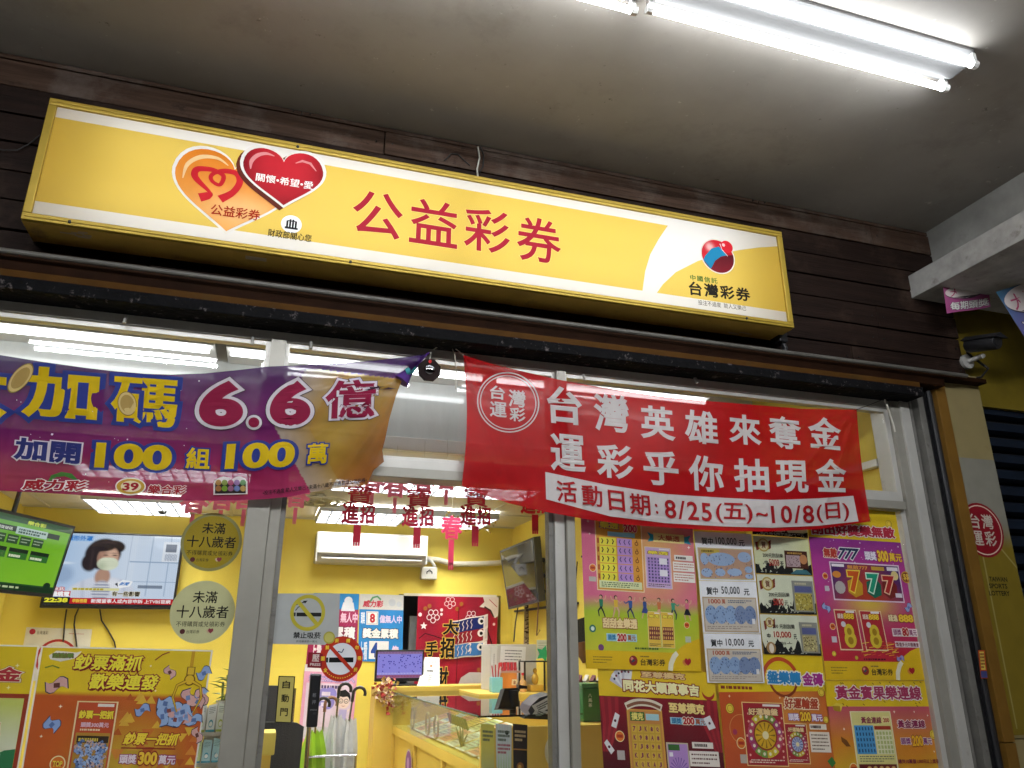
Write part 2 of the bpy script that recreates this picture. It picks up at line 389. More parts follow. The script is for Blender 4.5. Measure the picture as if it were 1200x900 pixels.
M['wood'] = mat('dark_stained_wood', (.014, .0075, .0055), .6, var=.6, scale=7, bump=.3, bscale=34, stretch=(.35, 1, 6), spec=.12, dirt=[((.055, .034, .024), 2.4, .52, .2), ((.006, .004, .004), 7, .6, .12)])
M['near_black'] = mat('black_gap', (.012, .011, .011), .7)  # near-black for gaps, slots, backings and nail heads
M['pvc'] = mat('grey_pvc', (.085, .08, .07), .45, var=.25)
M['brown'] = mat('brown_trim', (.016, .0065, .0028), .7, spec=.05, var=.35, scale=12)
M['ochre'] = mat('ochre_trim', (.055, .024, .005), .7, spec=.05, var=.25, scale=12, dirt=((.05, .03, .01), 9, .55, .15))
M['seal'] = mat('flaking_black_paint', (.004, .004, .0045), .75, spec=.06, var=.4, scale=20, dirt=((.07, .06, .06), 34, .59, .06), bump=.5, bscale=40)
M['alu'] = mat('champagne_aluminium', (.30, .288, .25), .4, metal=.25, var=.12, scale=6, spec=.5, dirt=((.2, .18, .15), 8, .62, .2))
M['alu_shaded'] = mat('shaded_aluminium', (.075, .066, .05), .5, metal=.15, var=.15)  # head frame aluminium, with the shade of its recess put into the colour
M['alu_lt'] = mat('pale_aluminium', (.49, .48, .445), .36, metal=.25, var=.1, scale=6, spec=.5, dirt=((.3, .27, .22), 9, .62, .2))
M['track'] = mat('grimy_track', (.16, .155, .14), .5, metal=.2, var=.2, scale=14, dirt=((.07, .065, .055), 30, .56, .2))
M['black'] = mat('black_rubber', (.014, .014, .016), .45, var=.3, dirt=((.2, .2, .2), 42, .68, .04))
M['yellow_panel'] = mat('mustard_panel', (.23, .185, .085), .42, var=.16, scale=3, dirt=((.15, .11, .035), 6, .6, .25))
M['orange'] = mat('orange_strip', (.15, .075, .012), .42, var=.15)
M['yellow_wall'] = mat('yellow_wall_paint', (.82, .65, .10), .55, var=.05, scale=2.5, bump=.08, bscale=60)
M['yellow_lam'] = mat('yellow_laminate', (.74, .52, .10), .35, var=.07, scale=4)
M['white_in'] = mat('white_ceiling_tile', (.66, .62, .52), .6, var=.06, scale=8, bump=.1, bscale=90)
M['grid'] = mat('ceiling_grid', (.55, .52, .45), .5)
M['bulk'] = mat('glossy_white_laminate', (.60, .62, .61), .08, var=.08, scale=3, spec=.9, stretch=(6, 1, 1))
M['floor'] = mat('grey_floor_tile', (.46, .44, .40), .3, var=.15)
M['nb_yellow'] = mat('neighbour_yellow', (.16, .115, .01), .5, var=.2)
M['shutter'] = mat('navy_shutter', (.006, .011, .022), .5, var=.3)
M['street'] = mat('asphalt', (.05, .05, .05), .85, var=.25)
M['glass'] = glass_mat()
M['white_metal'] = mat('white_enamel', (.78, .78, .76), .35, var=.04)
M['wire'] = mat('dark_wire', (.02, .02, .02), .5)
M['twine'] = mat('pale_twine', (.5, .48, .42), .7)
M['lamp_housing'] = mat('lamp_housing', (.15, .15, .15), .4, var=.05)
M['tube_on'] = glow('lit_arcade_tube', (.93, .97, 1.0), TUBE_ARCADE)
M['tube_rear'] = glow('lit_pavement_tube', (.95, .97, 1.0), TUBE_REAR)
M['tube_shop'] = glow('lit_shop_tube', (.95, .98, 1.0), TUBE_SHOP)
M['troffer'] = glow('lit_troffer', (1.0, .985, .95), TROFFER)

def structure(name, mb): return tag(mb.build(name), kind='structure')
# ---------------------------------------------------------------- ground, arcade
structure('ground', MB().box(-60, 60, -60, -4.2, -.3, -.15, M['street']))
structure('arcade_floor', MB().box(-14, 14, -4.2, .0, -.3, 0, M['floor']))
b = MB().box(-9, 3.05, -4.2, .02, 3.5, 3.66, M['ceil'])
structure('arcade_ceiling', b)
# beam across the arcade at the right: upper web and a wider painted board below
b = MB().box(3.05, 3.75, -4.2, 0.0, 3.222, 3.66, M['beam'])
structure('beam', b)
b = MB().box(2.87, 3.75, -4.2, -.002, 3.10, 3.22, M['beam2'], bev=.004)
tag(b.build('beam_board'), 'scuffed white board along the underside of the ceiling beam', 'beam board')
structure('neighbour_arcade_ceiling', MB().box(3.75, 14, -4.2, .02, 3.3, 3.5, M['ceil']))
# ---------------------------------------------------------------- facade above the shop
b = MB()
zz = 2.69; k = 0
rnd = random.Random(3)
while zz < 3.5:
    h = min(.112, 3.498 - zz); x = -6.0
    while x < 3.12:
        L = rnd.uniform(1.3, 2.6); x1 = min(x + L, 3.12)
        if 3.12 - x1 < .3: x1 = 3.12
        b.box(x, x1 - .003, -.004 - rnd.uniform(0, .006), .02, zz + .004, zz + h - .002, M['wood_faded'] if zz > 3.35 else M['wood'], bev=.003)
        for nx in (x + .03, x1 - .035): b.box(nx - .0025, nx + .0025, -.0125, -.004, zz + h * .5 - .0025, zz + h * .5 + .0025, M['near_black'])
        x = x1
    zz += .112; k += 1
b.box(-6, 3.12, .021, .06, 2.7, 3.5, M['near_black'])
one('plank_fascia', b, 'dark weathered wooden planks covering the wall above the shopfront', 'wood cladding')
structure('upper_wall', MB().box(-9, 3.12, .061, .3, 2.62, 3.66, M['near_black']))
CZ = PY(560, 366, -.135)[2]; SB = PY(480, 393, -.13)[2]; SXR = PY(1079, 452, -.12)[0]
b = MB()
b.tube([(-6, -.135, CZ), (PY(1133, 441, -.135)[0], -.135, CZ)], .009, M['pvc'], 12)
one('conduit', b, 'long grey plastic conduit running under the wooden planks', 'conduit', smooth=True)
ht = thing('head_trim', 'brown and ochre trim boards between the conduit and the black shutter slot', 'trim', (0, 0, SB))
MB().box(-6, SXR + .16, -.105, .0, SB + .072, CZ - .008, M['brown'], bev=.003).build('brown_board', ht)
MB().box(-6, SXR, -.118, .0, SB + .043, SB + .070, M['ochre'], bev=.004).build('ochre_strip', ht)
MB().box(-6, 3.12, -.10, -.009, CZ - .0079, CZ + .012, M['brown']).build('upper_board', ht)
b = MB(); b.box(-6, SXR, -.13, .0, SB, SB + .042, M['seal'], bev=.004); b.box(-6, SXR, .0005, .06, 2.6, 2.689, M['near_black'])
one('shutter_slot', b, 'flaking black shutter housing strip above the aluminium window frame', 'shutter housing')
# ---------------------------------------------------------------- shopfront frame
sf = thing('shopfront', 'aluminium shopfront frame with glass panes, transoms and sliding door', 'shopfront', (0, 0, 0))
b = MB(); b.box(-3.2, 2.70, -.04, .07, 2.545, 2.598, M['alu_shaded']); b.box(-3.2, 2.70, -.022, .07, 2.508, 2.5449, M['alu_lt']); b.build('head_frame', sf)
b = MB(); b.box(-.068, -.018, -.034, .07, 2.116, 2.507, M['alu']); b.box(-.085, -.0681, -.012, .07, 2.116, 2.507, M['alu_lt']); b.box(-.0179, -.004, -.012, .07, 2.116, 2.507, M['alu_lt'])
b.build('transom_mullion', sf)
b = MB(); b.box(.992, 1.03, -.034, .07, 2.116, 2.507, M['alu']); b.box(.978, .9919, -.012, .07, 2.116, 2.507, M['alu_lt']); b.box(1.0301, 1.042, -.012, .07, 2.116, 2.507, M['alu_lt'])
b.build('transom_mullion', sf)
b = MB(); b.box(-3.2, 2.585, -.036, .07, 2.048, 2.082, M['alu'], bev=.002); b.box(-3.2, 2.585, -.024, .07, 2.083, 2.115, M['alu_lt'], bev=.002); b.build('rail', sf)
b = MB(); b.box(-.085, -.0145, -.04, .07, 0, 2.047, M['alu'], bev=.003); b.build('mullion', sf)
b = MB(); b.box(.978, 1.018, -.02, .07, 0, 2.047, M['alu_lt'], bev=.003); b.box(1.0185, 1.05, -.04, .07, 0, 2.047, M['alu'], bev=.003); b.build('mullion', sf)
ds = thing('sliding_door_leaf', '', ''); 
for k_ in ('label', 'category'):
    if k_ in ds: del ds[k_]
ds.name = 'door_leaf'; ds.parent = sf
b = MB(); b.box(-.014, .02, -.028, .03, 0.02, 2.046, M['alu'], bev=.002); b.box(.0205, .036, -.018, .02, .02, 2.046, M['track']); b.build('stile', ds)
b = MB(); b.box(.958, .9775, -.012, .03, .02, 2.046, M['track'], bev=.002); b.build('stile', ds)
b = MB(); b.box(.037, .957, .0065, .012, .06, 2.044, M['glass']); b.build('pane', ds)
# right jamb and shutter guide
b = MB()
b.box(2.574, 2.60, -.012, .07, 0, 2.507, M['alu_lt'], bev=.002)
b.box(2.6005, 2.645, -.03, .07, 0, 2.544, M['alu'], bev=.002); b.box(2.6455, 2.662, -.04, .07, 0, 2.55, M['alu_lt'], bev=.002); b.box(2.6625, 2.70, -.035, .07, 0, 2.544, M['alu_lt'], bev=.002)
b.build('jamb', sf)
b = MB(); b.box(-3.2, -1.70, -.03, .07, 0, 2.507, M['alu'], bev=.002); b.build('jamb', sf)
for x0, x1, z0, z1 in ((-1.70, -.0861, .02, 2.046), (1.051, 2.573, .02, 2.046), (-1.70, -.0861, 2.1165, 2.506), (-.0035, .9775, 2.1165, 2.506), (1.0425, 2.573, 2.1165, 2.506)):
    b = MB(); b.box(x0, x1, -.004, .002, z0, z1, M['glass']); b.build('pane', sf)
# thin bead around the upper panes
for x0, x1 in ((-1.70, -.0861), (-.0035, .9775), (1.0425, 2.573)):
    b = MB(); b.box(x0, x1, -.012, -.0045, 2.490, 2.506, M['alu_lt']); b.box(x0, x1, -.012, -.0045, 2.117, 2.127, M['alu_lt']); b.build('glazing_bead', sf)
for px, py in ((148, 377), (296, 402), (364, 407), (682, 444), (812, 447)):
    p = PY(px, py, -.02); b = MB(); b.tube([(p[0], -.035, p[2] + .012), (p[0], -.046, p[2] - .004), (p[0], -.05, p[2] - .018)], .006, M['alu_lt'], 8); b.build('clip', sf)
sg = thing('shutter_guide', 'grimy shutter guide channel with black rubber between window and orange strip', 'shutter guide', (2.7, 0, 0))
b = MB(); b.box(2.706, 2.722, -.03, .06, 0, 2.62, M['track'], bev=.002); b.box(2.7225, 2.735, .02, .06, 0, 2.6, M['near_black']); b.box(2.7355, 2.768, -.055, .06, 0, 2.61, M['track'], bev=.002); b.build('channel', sg)
b = MB(); b.box(2.7685, 2.80, -.03, .06, 0, 2.6, M['near_black']); b.tube([(2.81, -.05, 0), (2.81, -.05, 2.6)], .011, M['black'], 10); b.box(2.8, 2.842, -.04, .06, 0, 2.6, M['black']); b.build('rubber_strip', sg)
# yellow pier with the sports lottery board
pier = thing('yellow_pier', 'mustard yellow pier with an orange edge strip beside the shop window', 'pier', (3, 0, 0))
b = MB(); b.box(2.843, 2.90, -.065, .07, 0, 1.13, M['orange'], bev=.002); b.box(2.843, 2.90, -.065, .07, 1.134, 2.70, M['orange'], bev=.002); b.build('edge_strip', pier)
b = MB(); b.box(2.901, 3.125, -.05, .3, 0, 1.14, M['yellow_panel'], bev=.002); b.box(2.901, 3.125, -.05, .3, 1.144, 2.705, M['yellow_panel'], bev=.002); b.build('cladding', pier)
# neighbour
b = MB(); b.box(3.126, 14, .05, .3, 2.60, 3.3, M['nb_yellow'])
one('neighbour_fascia', b, 'dim yellow fascia of the dark shop next door', 'fascia')
b = MB()
for i in range(33):
    z = i * .08
    b.hull8([(3.126, .12, z), (3.126, .075, z + .012), (3.126, .075, z + .05), (3.126, .12, z + .068)], [(14, .12, z), (14, .075, z + .012), (14, .075, z + .05), (14, .12, z + .068)], M['shutter'])
b.box(3.126, 14, .13, .16, 0, 2.6, M['near_black'])
one('roller_shutter', b, 'closed navy roller shutter of the dark shop next door', 'roller shutter')
# ---------------------------------------------------------------- inside of the shop
BW = 3.4; ZC = 2.41; XR = 1.90; XL = -1.66; BK = 1.0
structure('shop_floor', MB().box(-3.2, 3.1, .071, 4.6, -.05, .004, M['floor']))
b = MB()
b.box(XL - .2, .98, BW, BW + .1, 0, ZC + .05, M['yellow_wall']); b.box(.98, XR, BW, BW + .1, 1.87, ZC + .05, M['yellow_wall']); b.box(1.80, XR, BW, BW + .1, 0, 1.8699, M['yellow_wall'])
structure('back_wall', b)
structure('back_room_wall', MB().box(.9, XR, BW + .5, BW + .6, 0, 2.2, mat('dark_doorway', (.03, .03, .032), .6)))
structure('left_wall', MB().box(XL - .1, XL, .071, BW, 0, 3.0, M['yellow_wall']))
structure('right_wall', MB().box(XR, XR + .1, 1.2, BW, 0, ZC + .05, M['yellow_wall']))
structure('step_wall', MB().box(XR + .101, 2.72, 1.2, 1.3, 0, 2.95, M['yellow_wall']))
structure('window_side_wall', MB().box(2.62, 2.72, .071, 1.199, 0, 2.95, M['yellow_wall']))
# low tiled ceiling with grid lines
b = MB(); b.box(XL, XR, BK + .051, BW, ZC, ZC + .04, M['white_in']); structure('shop_ceiling', b)
b = MB()
for i in range(7): x = -1.5 + .6 * i; b.box(x - .011, x + .011, BK + .06, BW, ZC - .006, ZC - .0005, M['grid'])
for j in range(4): y = 1.55 + .6 * j; b.box(XL, XR, y - .011, y + .011, ZC - .0075, ZC - .0008, M['grid'])
one('ceiling_grid', b, 'thin pale grid bars of the tiled shop ceiling', 'ceiling grid')
b = MB(); b.box(XL, 2.62, .071, BK, 2.95, 2.99, M['white_in']); structure('window_zone_ceiling', b)
bk = MB(); bk.box(XL, 2.62, BK, BK + .05, ZC - .0, 2.949, M['bulk']); structure('ceiling_drop_panel', bk)
b = MB(); b.box(XL, 2.62, BK - .03, BK - .001, ZC - .012, ZC + .055, M['white_metal'], bev=.004)
one('drop_panel_edge', b, 'white box edge along the bottom of the ceiling drop panel', 'ceiling edge')
b = MB(); b.box(2.585, 2.6195, .09, 1.19, 2.265, 2.30, M['white_metal'], bev=.004)
one('cable_duct', b, 'white cable duct on the yellow wall at the right window end', 'cable duct')
# ---------------------------------------------------------------- lamps
def twin_lamp(cx, cy, zc, L, m_on, label, group, gapy=.10, name='fluorescent_lamp'):
    t = thing(name, label, 'lamp', (cx, cy, zc), group)
    b = MB(); h = L / 2
    b.hull8([(cx - h, cy - .075, zc - .012), (cx - h, cy - .03, zc - .045), (cx - h, cy + .03, zc - .045), (cx - h, cy + .075, zc - .012), (cx - h, cy + .075, zc - .001), (cx - h, cy - .075, zc - .001)],
            [(cx + h, cy - .075, zc - .012), (cx + h, cy - .03, zc - .045), (cx + h, cy + .03, zc - .045), (cx + h, cy + .075, zc - .012), (cx + h, cy + .075, zc - .001), (cx + h, cy - .075, zc - .001)], M['lamp_housing'])
    b.build('housing', t)
    for s in (-1, 1):
        y = cy + s * gapy / 2 * 1.25; z = zc - .060
        b = MB(); b.tube([(cx - h + .012, y, z), (cx + h - .012, y, z)], .0112, m_on, 12); tb = b.build('tube', t, True)
        for e in (-1, 1):
            b = MB()
            b.tube([(cx + e * (h - .012), y, z), (cx + e * (h + .01), y, z)], .015, M['white_metal'], 10)
            b.box(cx + e * (h - .004) - .008, cx + e * (h - .004) + .008, y - .012, y + .012, z + .004, zc - .02, M['white_metal'])
            b.build('end_cap', t)
    return t
twin_lamp(1.60, -.985, 3.499, 1.21, M['tube_on'], 'lit twin tube lamp on the arcade ceiling, right one, whole in view', 'arcade ceiling lamps')
twin_lamp(.345, -.965, 3.499, 1.21, M['tube_on'], 'lit twin tube lamp on the arcade ceiling, only its right tip in view', 'arcade ceiling lamps')
for cx_, lab in ((-1.1, 'leftmost'), (.4, 'middle'), (1.9, 'rightmost')): twin_lamp(cx_, -2.95, 3.499, 1.21, M['tube_rear'], 'lit twin tube lamp on the arcade ceiling over the pavement side, %s one' % lab, 'arcade ceiling lamps')
b = MB(); b.tube([(.945, -.99, 3.47), (.965, -1.01, 3.455), (.985, -.99, 3.47)], .003, M['wire'], 6)
one('lamp_cable', b, 'short dark cable joining the two arcade ceiling lamps', 'cable')
# single tubes along the top of the drop panel
for i, (x0, lab) in enumerate(((-1.55, 'lit tube lamp high on the drop panel behind the left upper pane'), (-.28, 'lit tube lamp high on the drop panel behind the middle upper pane'), (.98, 'lit tube lamp high on the drop panel behind the right upper pane'))):
    t = thing('fluorescent_lamp', lab, 'lamp', (x0 + .6, BK, 2.80), 'tube lamps on the drop panel')
    MB().box(x0, x0 + 1.22, BK - .22, BK - .001, 2.765, 2.785, M['white_metal'], bev=.004).build('housing', t)
    MB().tube([(x0 + .02, BK - .19, 2.748), (x0 + 1.2, BK - .19, 2.748)], .0125, M['tube_shop'], 12).build('tube', t, True)
# louvred troffers in the tiled ceiling
M['louvre'] = mat('louvre_metal', (.42, .44, .48), .3, metal=.5, var=.05)
def troffer(x0, x1, y0, y1, label):
    t = thing('ceiling_light', label, 'ceiling light', ((x0 + x1) / 2, (y0 + y1) / 2, ZC), 'louvred lights in the shop ceiling')
    b = MB(); b.box(x0, x1, y0, y1, ZC - .012, ZC - .010, M['troffer']); b.build('diffuser', t)
    b = MB()
    for k in range(int((x1 - x0) / .075) + 1):
        x = x0 + (x1 - x0) * k / int((x1 - x0) / .075); b.box(x - .004, x + .004, y0, y1, ZC - .055, ZC - .013, M['louvre'])
    for k in range(int((y1 - y0) / .1) + 1):
        y = y0 + (y1 - y0) * k / int((y1 - y0) / .1); b.box(x0, x1, y - .006, y + .006, ZC - .058, ZC - .0135, M['louvre'])
    b.build('louvre', t)
troffer(.30, 1.50, 1.30, 1.88, 'large louvred ceiling light nearest the window behind the hanging red ornaments')
troffer(.30, .90, 2.62, 3.18, 'small louvred ceiling light above the air conditioner')
troffer(1.0, 1.55, 2.62, 3.18, 'small louvred ceiling light right of the air conditioner, behind gold decorations')
troffer(-1.15, -.55, 2.62, 3.18, 'louvred ceiling light above the news television')
troffer(-1.0, .0, 1.30, 1.88, 'louvred ceiling light behind the purple banner')
# ================================================================ the two cloth banners
def curve(pts):
    xs = [p[0] for p in pts]
    return lambda t: (np.interp(t, np.linspace(0, 1, len(pts)), xs), np.interp(t, np.linspace(0, 1, len(pts)), [p[1] for p in pts]))
def crease(x, z, p, q, wd, amp):
    """a sharp pulled wrinkle from p to q (metres), fading along its length"""
    d = (q[0] - p[0], q[1] - p[1]); L = d[0] ** 2 + d[1] ** 2; t = max(0, min(1, ((x - p[0]) * d[0] + (z - p[1]) * d[1]) / L)); e = math.hypot(x - p[0] - t * d[0], z - p[1] - t * d[1])
    return amp * (1 - t * .8) * max(0, 1 - e / wd)
def folds(v, step, wd, amp):
    e = abs((v / step) % 1.0 - .5) * step; return amp * max(0.0, 1 - e / wd)
class Cloth:
    """banner hanging in front of the glass; art placed by where it sits on the cloth"""
    def __init__(s, y, dep): s.y = y; s.dep = dep; s.parts = {}; s.part('cloth'); s.k = 0
    def part(s, n): s.mb = s.parts.setdefault(n, MB())
    def p(s, px, py, z=0):
        q = PY(px, py, s.y); d = s.dep(q[0], q[2]); q = PY(px, py, s.y - d - z * .0009); return q
    def grid(s, P, col, z=0, nu=80, nv=26, fn=None):
        vs = []; cs = []
        for j in range(nv + 1):
            for i in range(nu + 1):
                u = i / nu; v = j / nv; x, y = P(u, v); vs.append(s.p(x, y, z)); cs.append(fn(u, v) if fn else (1, 1, 1))
        s.mb.add(vs, [(j * (nu + 1) + i, j * (nu + 1) + i + 1, (j + 1) * (nu + 1) + i + 1, (j + 1) * (nu + 1) + i) for j in range(nv) for i in range(nu)], printed('VC' if fn else col, 'cloth'), cs)
    def quad(s, c, col, z=1, nu=12, nv=4):
        def P(u, v):
            a = [c[0][k] * (1 - u) + c[1][k] * u for k in (0, 1)]; b_ = [c[3][k] * (1 - u) + c[2][k] * u for k in (0, 1)]
            return a[0] * (1 - v) + b_[0] * v, a[1] * (1 - v) + b_[1] * v
        s.grid(P, col, z, nu, nv)
    def text(s, body, c, col, z=2, bold=.02, outline=(), res=3, gap=1.0, clip=None):
        bv, _ = glyphs(body, bold, res, gap); lo = bv.min(0); hi = bv.max(0)
        for i, (cc, ex) in enumerate(list(outline)[::-1] + [(col, 0)]):
            v, f = glyphs(body, bold + ex, res, gap); vs = []
            for q in v:
                u, w_ = (q[0] - lo[0]) / (hi[0] - lo[0]), 1 - (q[1] - lo[1]) / (hi[1] - lo[1])
                a = [c[0][k] * (1 - u) + c[1][k] * u for k in (0, 1)]; b_ = [c[3][k] * (1 - u) + c[2][k] * u for k in (0, 1)]
                vs.append(s.p(a[0] * (1 - w_) + b_[0] * w_, a[1] * (1 - w_) + b_[1] * w_, z + i + .4 * q[2]))
            s.mb.add(vs, f, printed(cc, 'cloth'))
    def blob(s, pts, col, z):
        s.k = (s.k + 1) % 50; z = z + s.k * .012; s.mb.add([s.p(x, y, z) for x, y in pts], [list(range(len(pts)))], printed(col, 'cloth'))
    def ell(s, cx, cy, rx, ry, col, z, rot=0, n=28):
        a = math.radians(rot); s.blob([(cx + rx * math.cos(t) * math.cos(a) - ry * math.sin(t) * math.sin(a), cy + rx * math.cos(t) * math.sin(a) + ry * math.sin(t) * math.cos(a)) for t in [2 * math.pi * k / n for k in range(n)]], col, z)
    def ellring(s, cx, cy, rx, ry, wd, col, z, rot=0, n=48):
        a = math.radians(rot); vs = []
        for k in range(n + 1):
            t = 2 * math.pi * k / n
            for m_ in (1, 1 - wd / rx):
                x = rx * m_ * math.cos(t); y = ry * m_ * math.sin(t); vs.append(s.p(cx + x * math.cos(a) - y * math.sin(a), cy + x * math.sin(a) + y * math.cos(a), z))
        s.mb.add(vs, [(2 * k, 2 * k + 1, 2 * k + 3, 2 * k + 2) for k in range(n)], printed(col, 'cloth'))
def Rq(x0, y0, x1, y1, sk=0.0, dy=0.0):
    """text box: top-left, bottom-right in photo pixels, sk = how far the foot leans right, dy = drop along the line"""
    return [(x0, y0), (x1, y0 + dy), (x1 + sk, y1 + dy), (x0 + sk, y1)]
# ---- red banner
dep = lambda x, z: .012 + .009 * math.sin(x * 4.2 + 1) + .006 * math.sin(x * 11 + z * 6) + .014 * max(0, (x - .62) * -6 + 1) * math.sin(z * 22 + x * 25) * .35 + .010 * math.sin((x - z * 1.2) * 9)
rtl = PY(543, 416, -.055)[[0, 2]]; rtr = PY(1004, 480, -.055)[[0, 2]]
RC = [(rtl, PY(620, 530, -.055)[[0, 2]], .02, .012), (rtl, PY(590, 560, -.055)[[0, 2]], .018, .010), (rtl, PY(680, 480, -.055)[[0, 2]], .02, .006), (rtr, PY(930, 560, -.055)[[0, 2]], .018, .011), (rtr, PY(965, 600, -.055)[[0, 2]], .016, .010), (rtr, PY(900, 510, -.055)[[0, 2]], .02, .006), (rtr, PY(1010, 600, -.055)[[0, 2]], .014, .008)]
dep0 = dep
dep = lambda x, z: dep0(x, z) + sum(crease(x, z, *c_) for c_ in RC) + folds(x + .1, .44, .012, .0022) + folds(z + .05, .235, .010, .0018) + .0012 * math.sin(x * 60 + z * 35) * math.sin(z * 45 - x * 14)
R_ = Cloth(-.055, dep)
top = curve([(543, 416), (575, 426), (620, 437), (660, 446), (700, 453), (740, 459.5), (780, 465), (830, 470), (880, 474), (940, 479), (1004, 480)])
bot = curve([(541, 569), (560, 578), (597, 590), (640, 600), (690, 609), (735, 615), (780, 618), (840, 622), (900, 623), (960, 620), (1020, 611)])
def RP(u, v):
    a = top(u); c = bot(u); bow = math.sin(v * math.pi) * (5 * (1 - u) ** 6 - 2 * u ** 6)
    return a[0] * (1 - v) + c[0] * v + bow, a[1] * (1 - v) + c[1] * v
R_.grid(RP, '#a80b13', 0, 230, 80); R_.part('lettering')
wt = '#cfcccb'
for ch, q in zip('台灣英雄來奪金', ((641, 451, 683, 499), (696, 460, 738, 508), (750, 474, 792, 517), (802, 479, 842, 522), (854, 484, 893, 523), (901, 486, 940, 528), (947, 487, 987, 528))):
    R_.text(ch, Rq(q[0] - 1, q[1], q[2] - 2, q[3] - 4, 2, 4), wt, 4, .024, res=4)
for ch, q in zip('運彩乎你抽現金', ((645, 507, 687, 555), (699, 519, 743, 563), (754, 526, 796, 571), (807, 532, 849, 578), (860, 537, 902, 580), (909, 539, 948, 581), (956, 537, 993, 580))):
    R_.text(ch, Rq(q[0] - 1, q[1], q[2] - 2, q[3] - 4, 2, 4 if q[0] < 850 else 1), wt, 4, .024, res=4)
st = curve([(639, 553), (710, 568), (780, 579), (850, 583.5), (905, 586), (960, 584), (1000, 581)]); sb = curve([(640, 585), (715, 605), (780, 613), (850, 617), (905, 618.5), (960, 616), (1006, 611)])
R_.part('date_strip'); R_.grid(lambda u, v: (st(u)[0] * (1 - v) + sb(u)[0] * v, st(u)[1] * (1 - v) + sb(u)[1] * v), wt, 3, 160, 14)
for body, x0, ym0, x1, ym1, h in (('活', 652, 575, 676, 577, 25), ('動', 682, 580, 706, 582.5, 25), ('日', 713, 585.5, 732, 588, 24), ('期', 738, 590, 762, 592.5, 25), (':', 768, 596, 771, 596.5, 12), ('8/25', 779, 596, 834, 600.5, 22), ('(五)', 839, 600.5, 882, 602, 24), ('~', 886, 603, 900, 603, 5), ('10/8', 904, 603, 954, 602.5, 21), ('(日)', 957, 601.5, 995, 599, 23)):
    R_.text(body, [(x0 - 1, ym0 - h / 2), (x1 - 1, ym1 - h / 2), (x1 + 1, ym1 + h / 2), (x0 + 1, ym0 + h / 2)], '#a01018', 7, .018, res=3, gap=1.15 if body in ('8/25', '10/8') else 1.0)
R_.part('badge'); R_.ellring(595.5, 471.5, 37, 35, 1.5, wt, 4, 28); R_.ellring(595.5, 471.5, 33.5, 31.5, 1.2, wt, 4, 28)
for ch, q in (('台', (574, 451, 592, 469)), ('灣', (596, 456, 616, 478)), ('運', (574, 470, 594, 490)), ('彩', (597, 477, 616, 495))):
    R_.text(ch, Rq(q[0], q[1], q[2], q[3] - 2, 0, 2), wt, 4, .02)
bn = thing('red_banner', 'red cloth banner with white sports lottery lettering and a round badge', 'banner', PY(780, 540, -.055))
for n_p, m_p in R_.parts.items(): m_p.build(n_p, bn, n_p == 'cloth')
# ---- purple banner
dep2 = lambda x, z: .012 + .008 * math.sin(x * 5 + .6) + .005 * math.sin(x * 13 + z * 4) + .03 * max(0.0, min(1, (x - .12) / .4)) * math.sin((x * .8 + z) * 16) * .6 + .004 * math.sin((z - .3 * x) * 40)
lk = PY(490, 424, -.06)[[0, 2]]; ltl = PY(-60, 408, -.06)[[0, 2]]
LC = [(lk, PY(360, 520, -.06)[[0, 2]], .022, .018), (lk, PY(400, 560, -.06)[[0, 2]], .022, .018), (lk, PY(430, 560, -.06)[[0, 2]], .018, .016), (lk, PY(330, 470, -.06)[[0, 2]], .022, .012), (lk, PY(280, 440, -.06)[[0, 2]], .02, .008)]
dep20 = dep2
dep2 = lambda x, z: dep20(x, z) + sum(crease(x, z, *c_) for c_ in LC) + folds(x + .18, .40, .012, .0022) + folds(z + .02, .21, .010, .0018) + .0012 * math.sin(x * 55 + z * 30) * math.sin(z * 50 - x * 12)
L_ = Cloth(-.06, dep2)
t2 = curve([(-110, 402), (-40, 411), (0, 416), (50, 424), (100, 431), (133, 435), (170, 438), (200, 439), (240, 437.5), (280, 433.5), (315, 429.5), (360, 427.5), (400, 425.5), (440, 422), (475, 418.5), (500, 415)])
b2 = curve([(-110, 565), (-40, 571), (0, 575), (50, 577.5), (100, 580.5), (150, 584), (200, 586.5), (240, 586.8), (280, 586.4), (310, 585), (340, 582), (362, 577.5), (385, 573.5), (402, 571.5), (416, 570.5), (430, 568)])
re_ = curve([(500, 415), (484, 432), (472, 443), (464, 464), (456, 492), (452, 512), (448, 528), (450, 541), (438, 551), (430, 568)])
def LP(u, v):
    a = t2(u); c = b2(u); x = a[0] * (1 - v) + c[0] * v; y = a[1] * (1 - v) + c[1] * v
    e = re_(v); xe = 500 * (1 - v) + 430 * v; ye = 415 * (1 - v) + 568 * v; k = u ** 7
    return x + (e[0] - xe) * k, y + (e[1] - ye) * k
def lcol(u, v):
    x, y = LP(u, v); c = mixc('#2c1852', '#651a5c', (y - 415) / 65) if y < 500 else mixc('#651a5c', '#92204e', (y - 500) / 60)
    k = (x - 395 + 40 * math.sin((y - 430) / 55.0)) / 60
    edge = x - (322 + abs(y - 500) * .55)
    if edge > 0 and y > 433 + max(0, (x - 420)) * .0:
        g = mixc('#9a7a24', '#8a521a', .5 + .5 * math.sin(x / 26.0 + y / 34.0))
        g = mixc('#%02x%02x%02x' % (150, 140, 140), '#94721f', .25 + edge / 60) if edge < 40 else g
        c = g if y > 436 + (x - 400) * .12 else c
    return c
L_.grid(LP, 'VC', 0, 260, 90, fn=lcol); L_.part('lettering')
yl = '#d9b80e'; bl = '#2b3a86'
L_.text('大', Rq(-78, 414, 12, 482, -4, 9), yl, 5, .03, ((bl, .075),), res=4)
L_.text('加', Rq(29, 428, 118, 488, -5, 7), yl, 5, .03, ((bl, .075),), res=4)
L_.text('碼', Rq(132, 440, 210, 496, -4, 6), yl, 5, .022, ((bl, .075),), res=4)
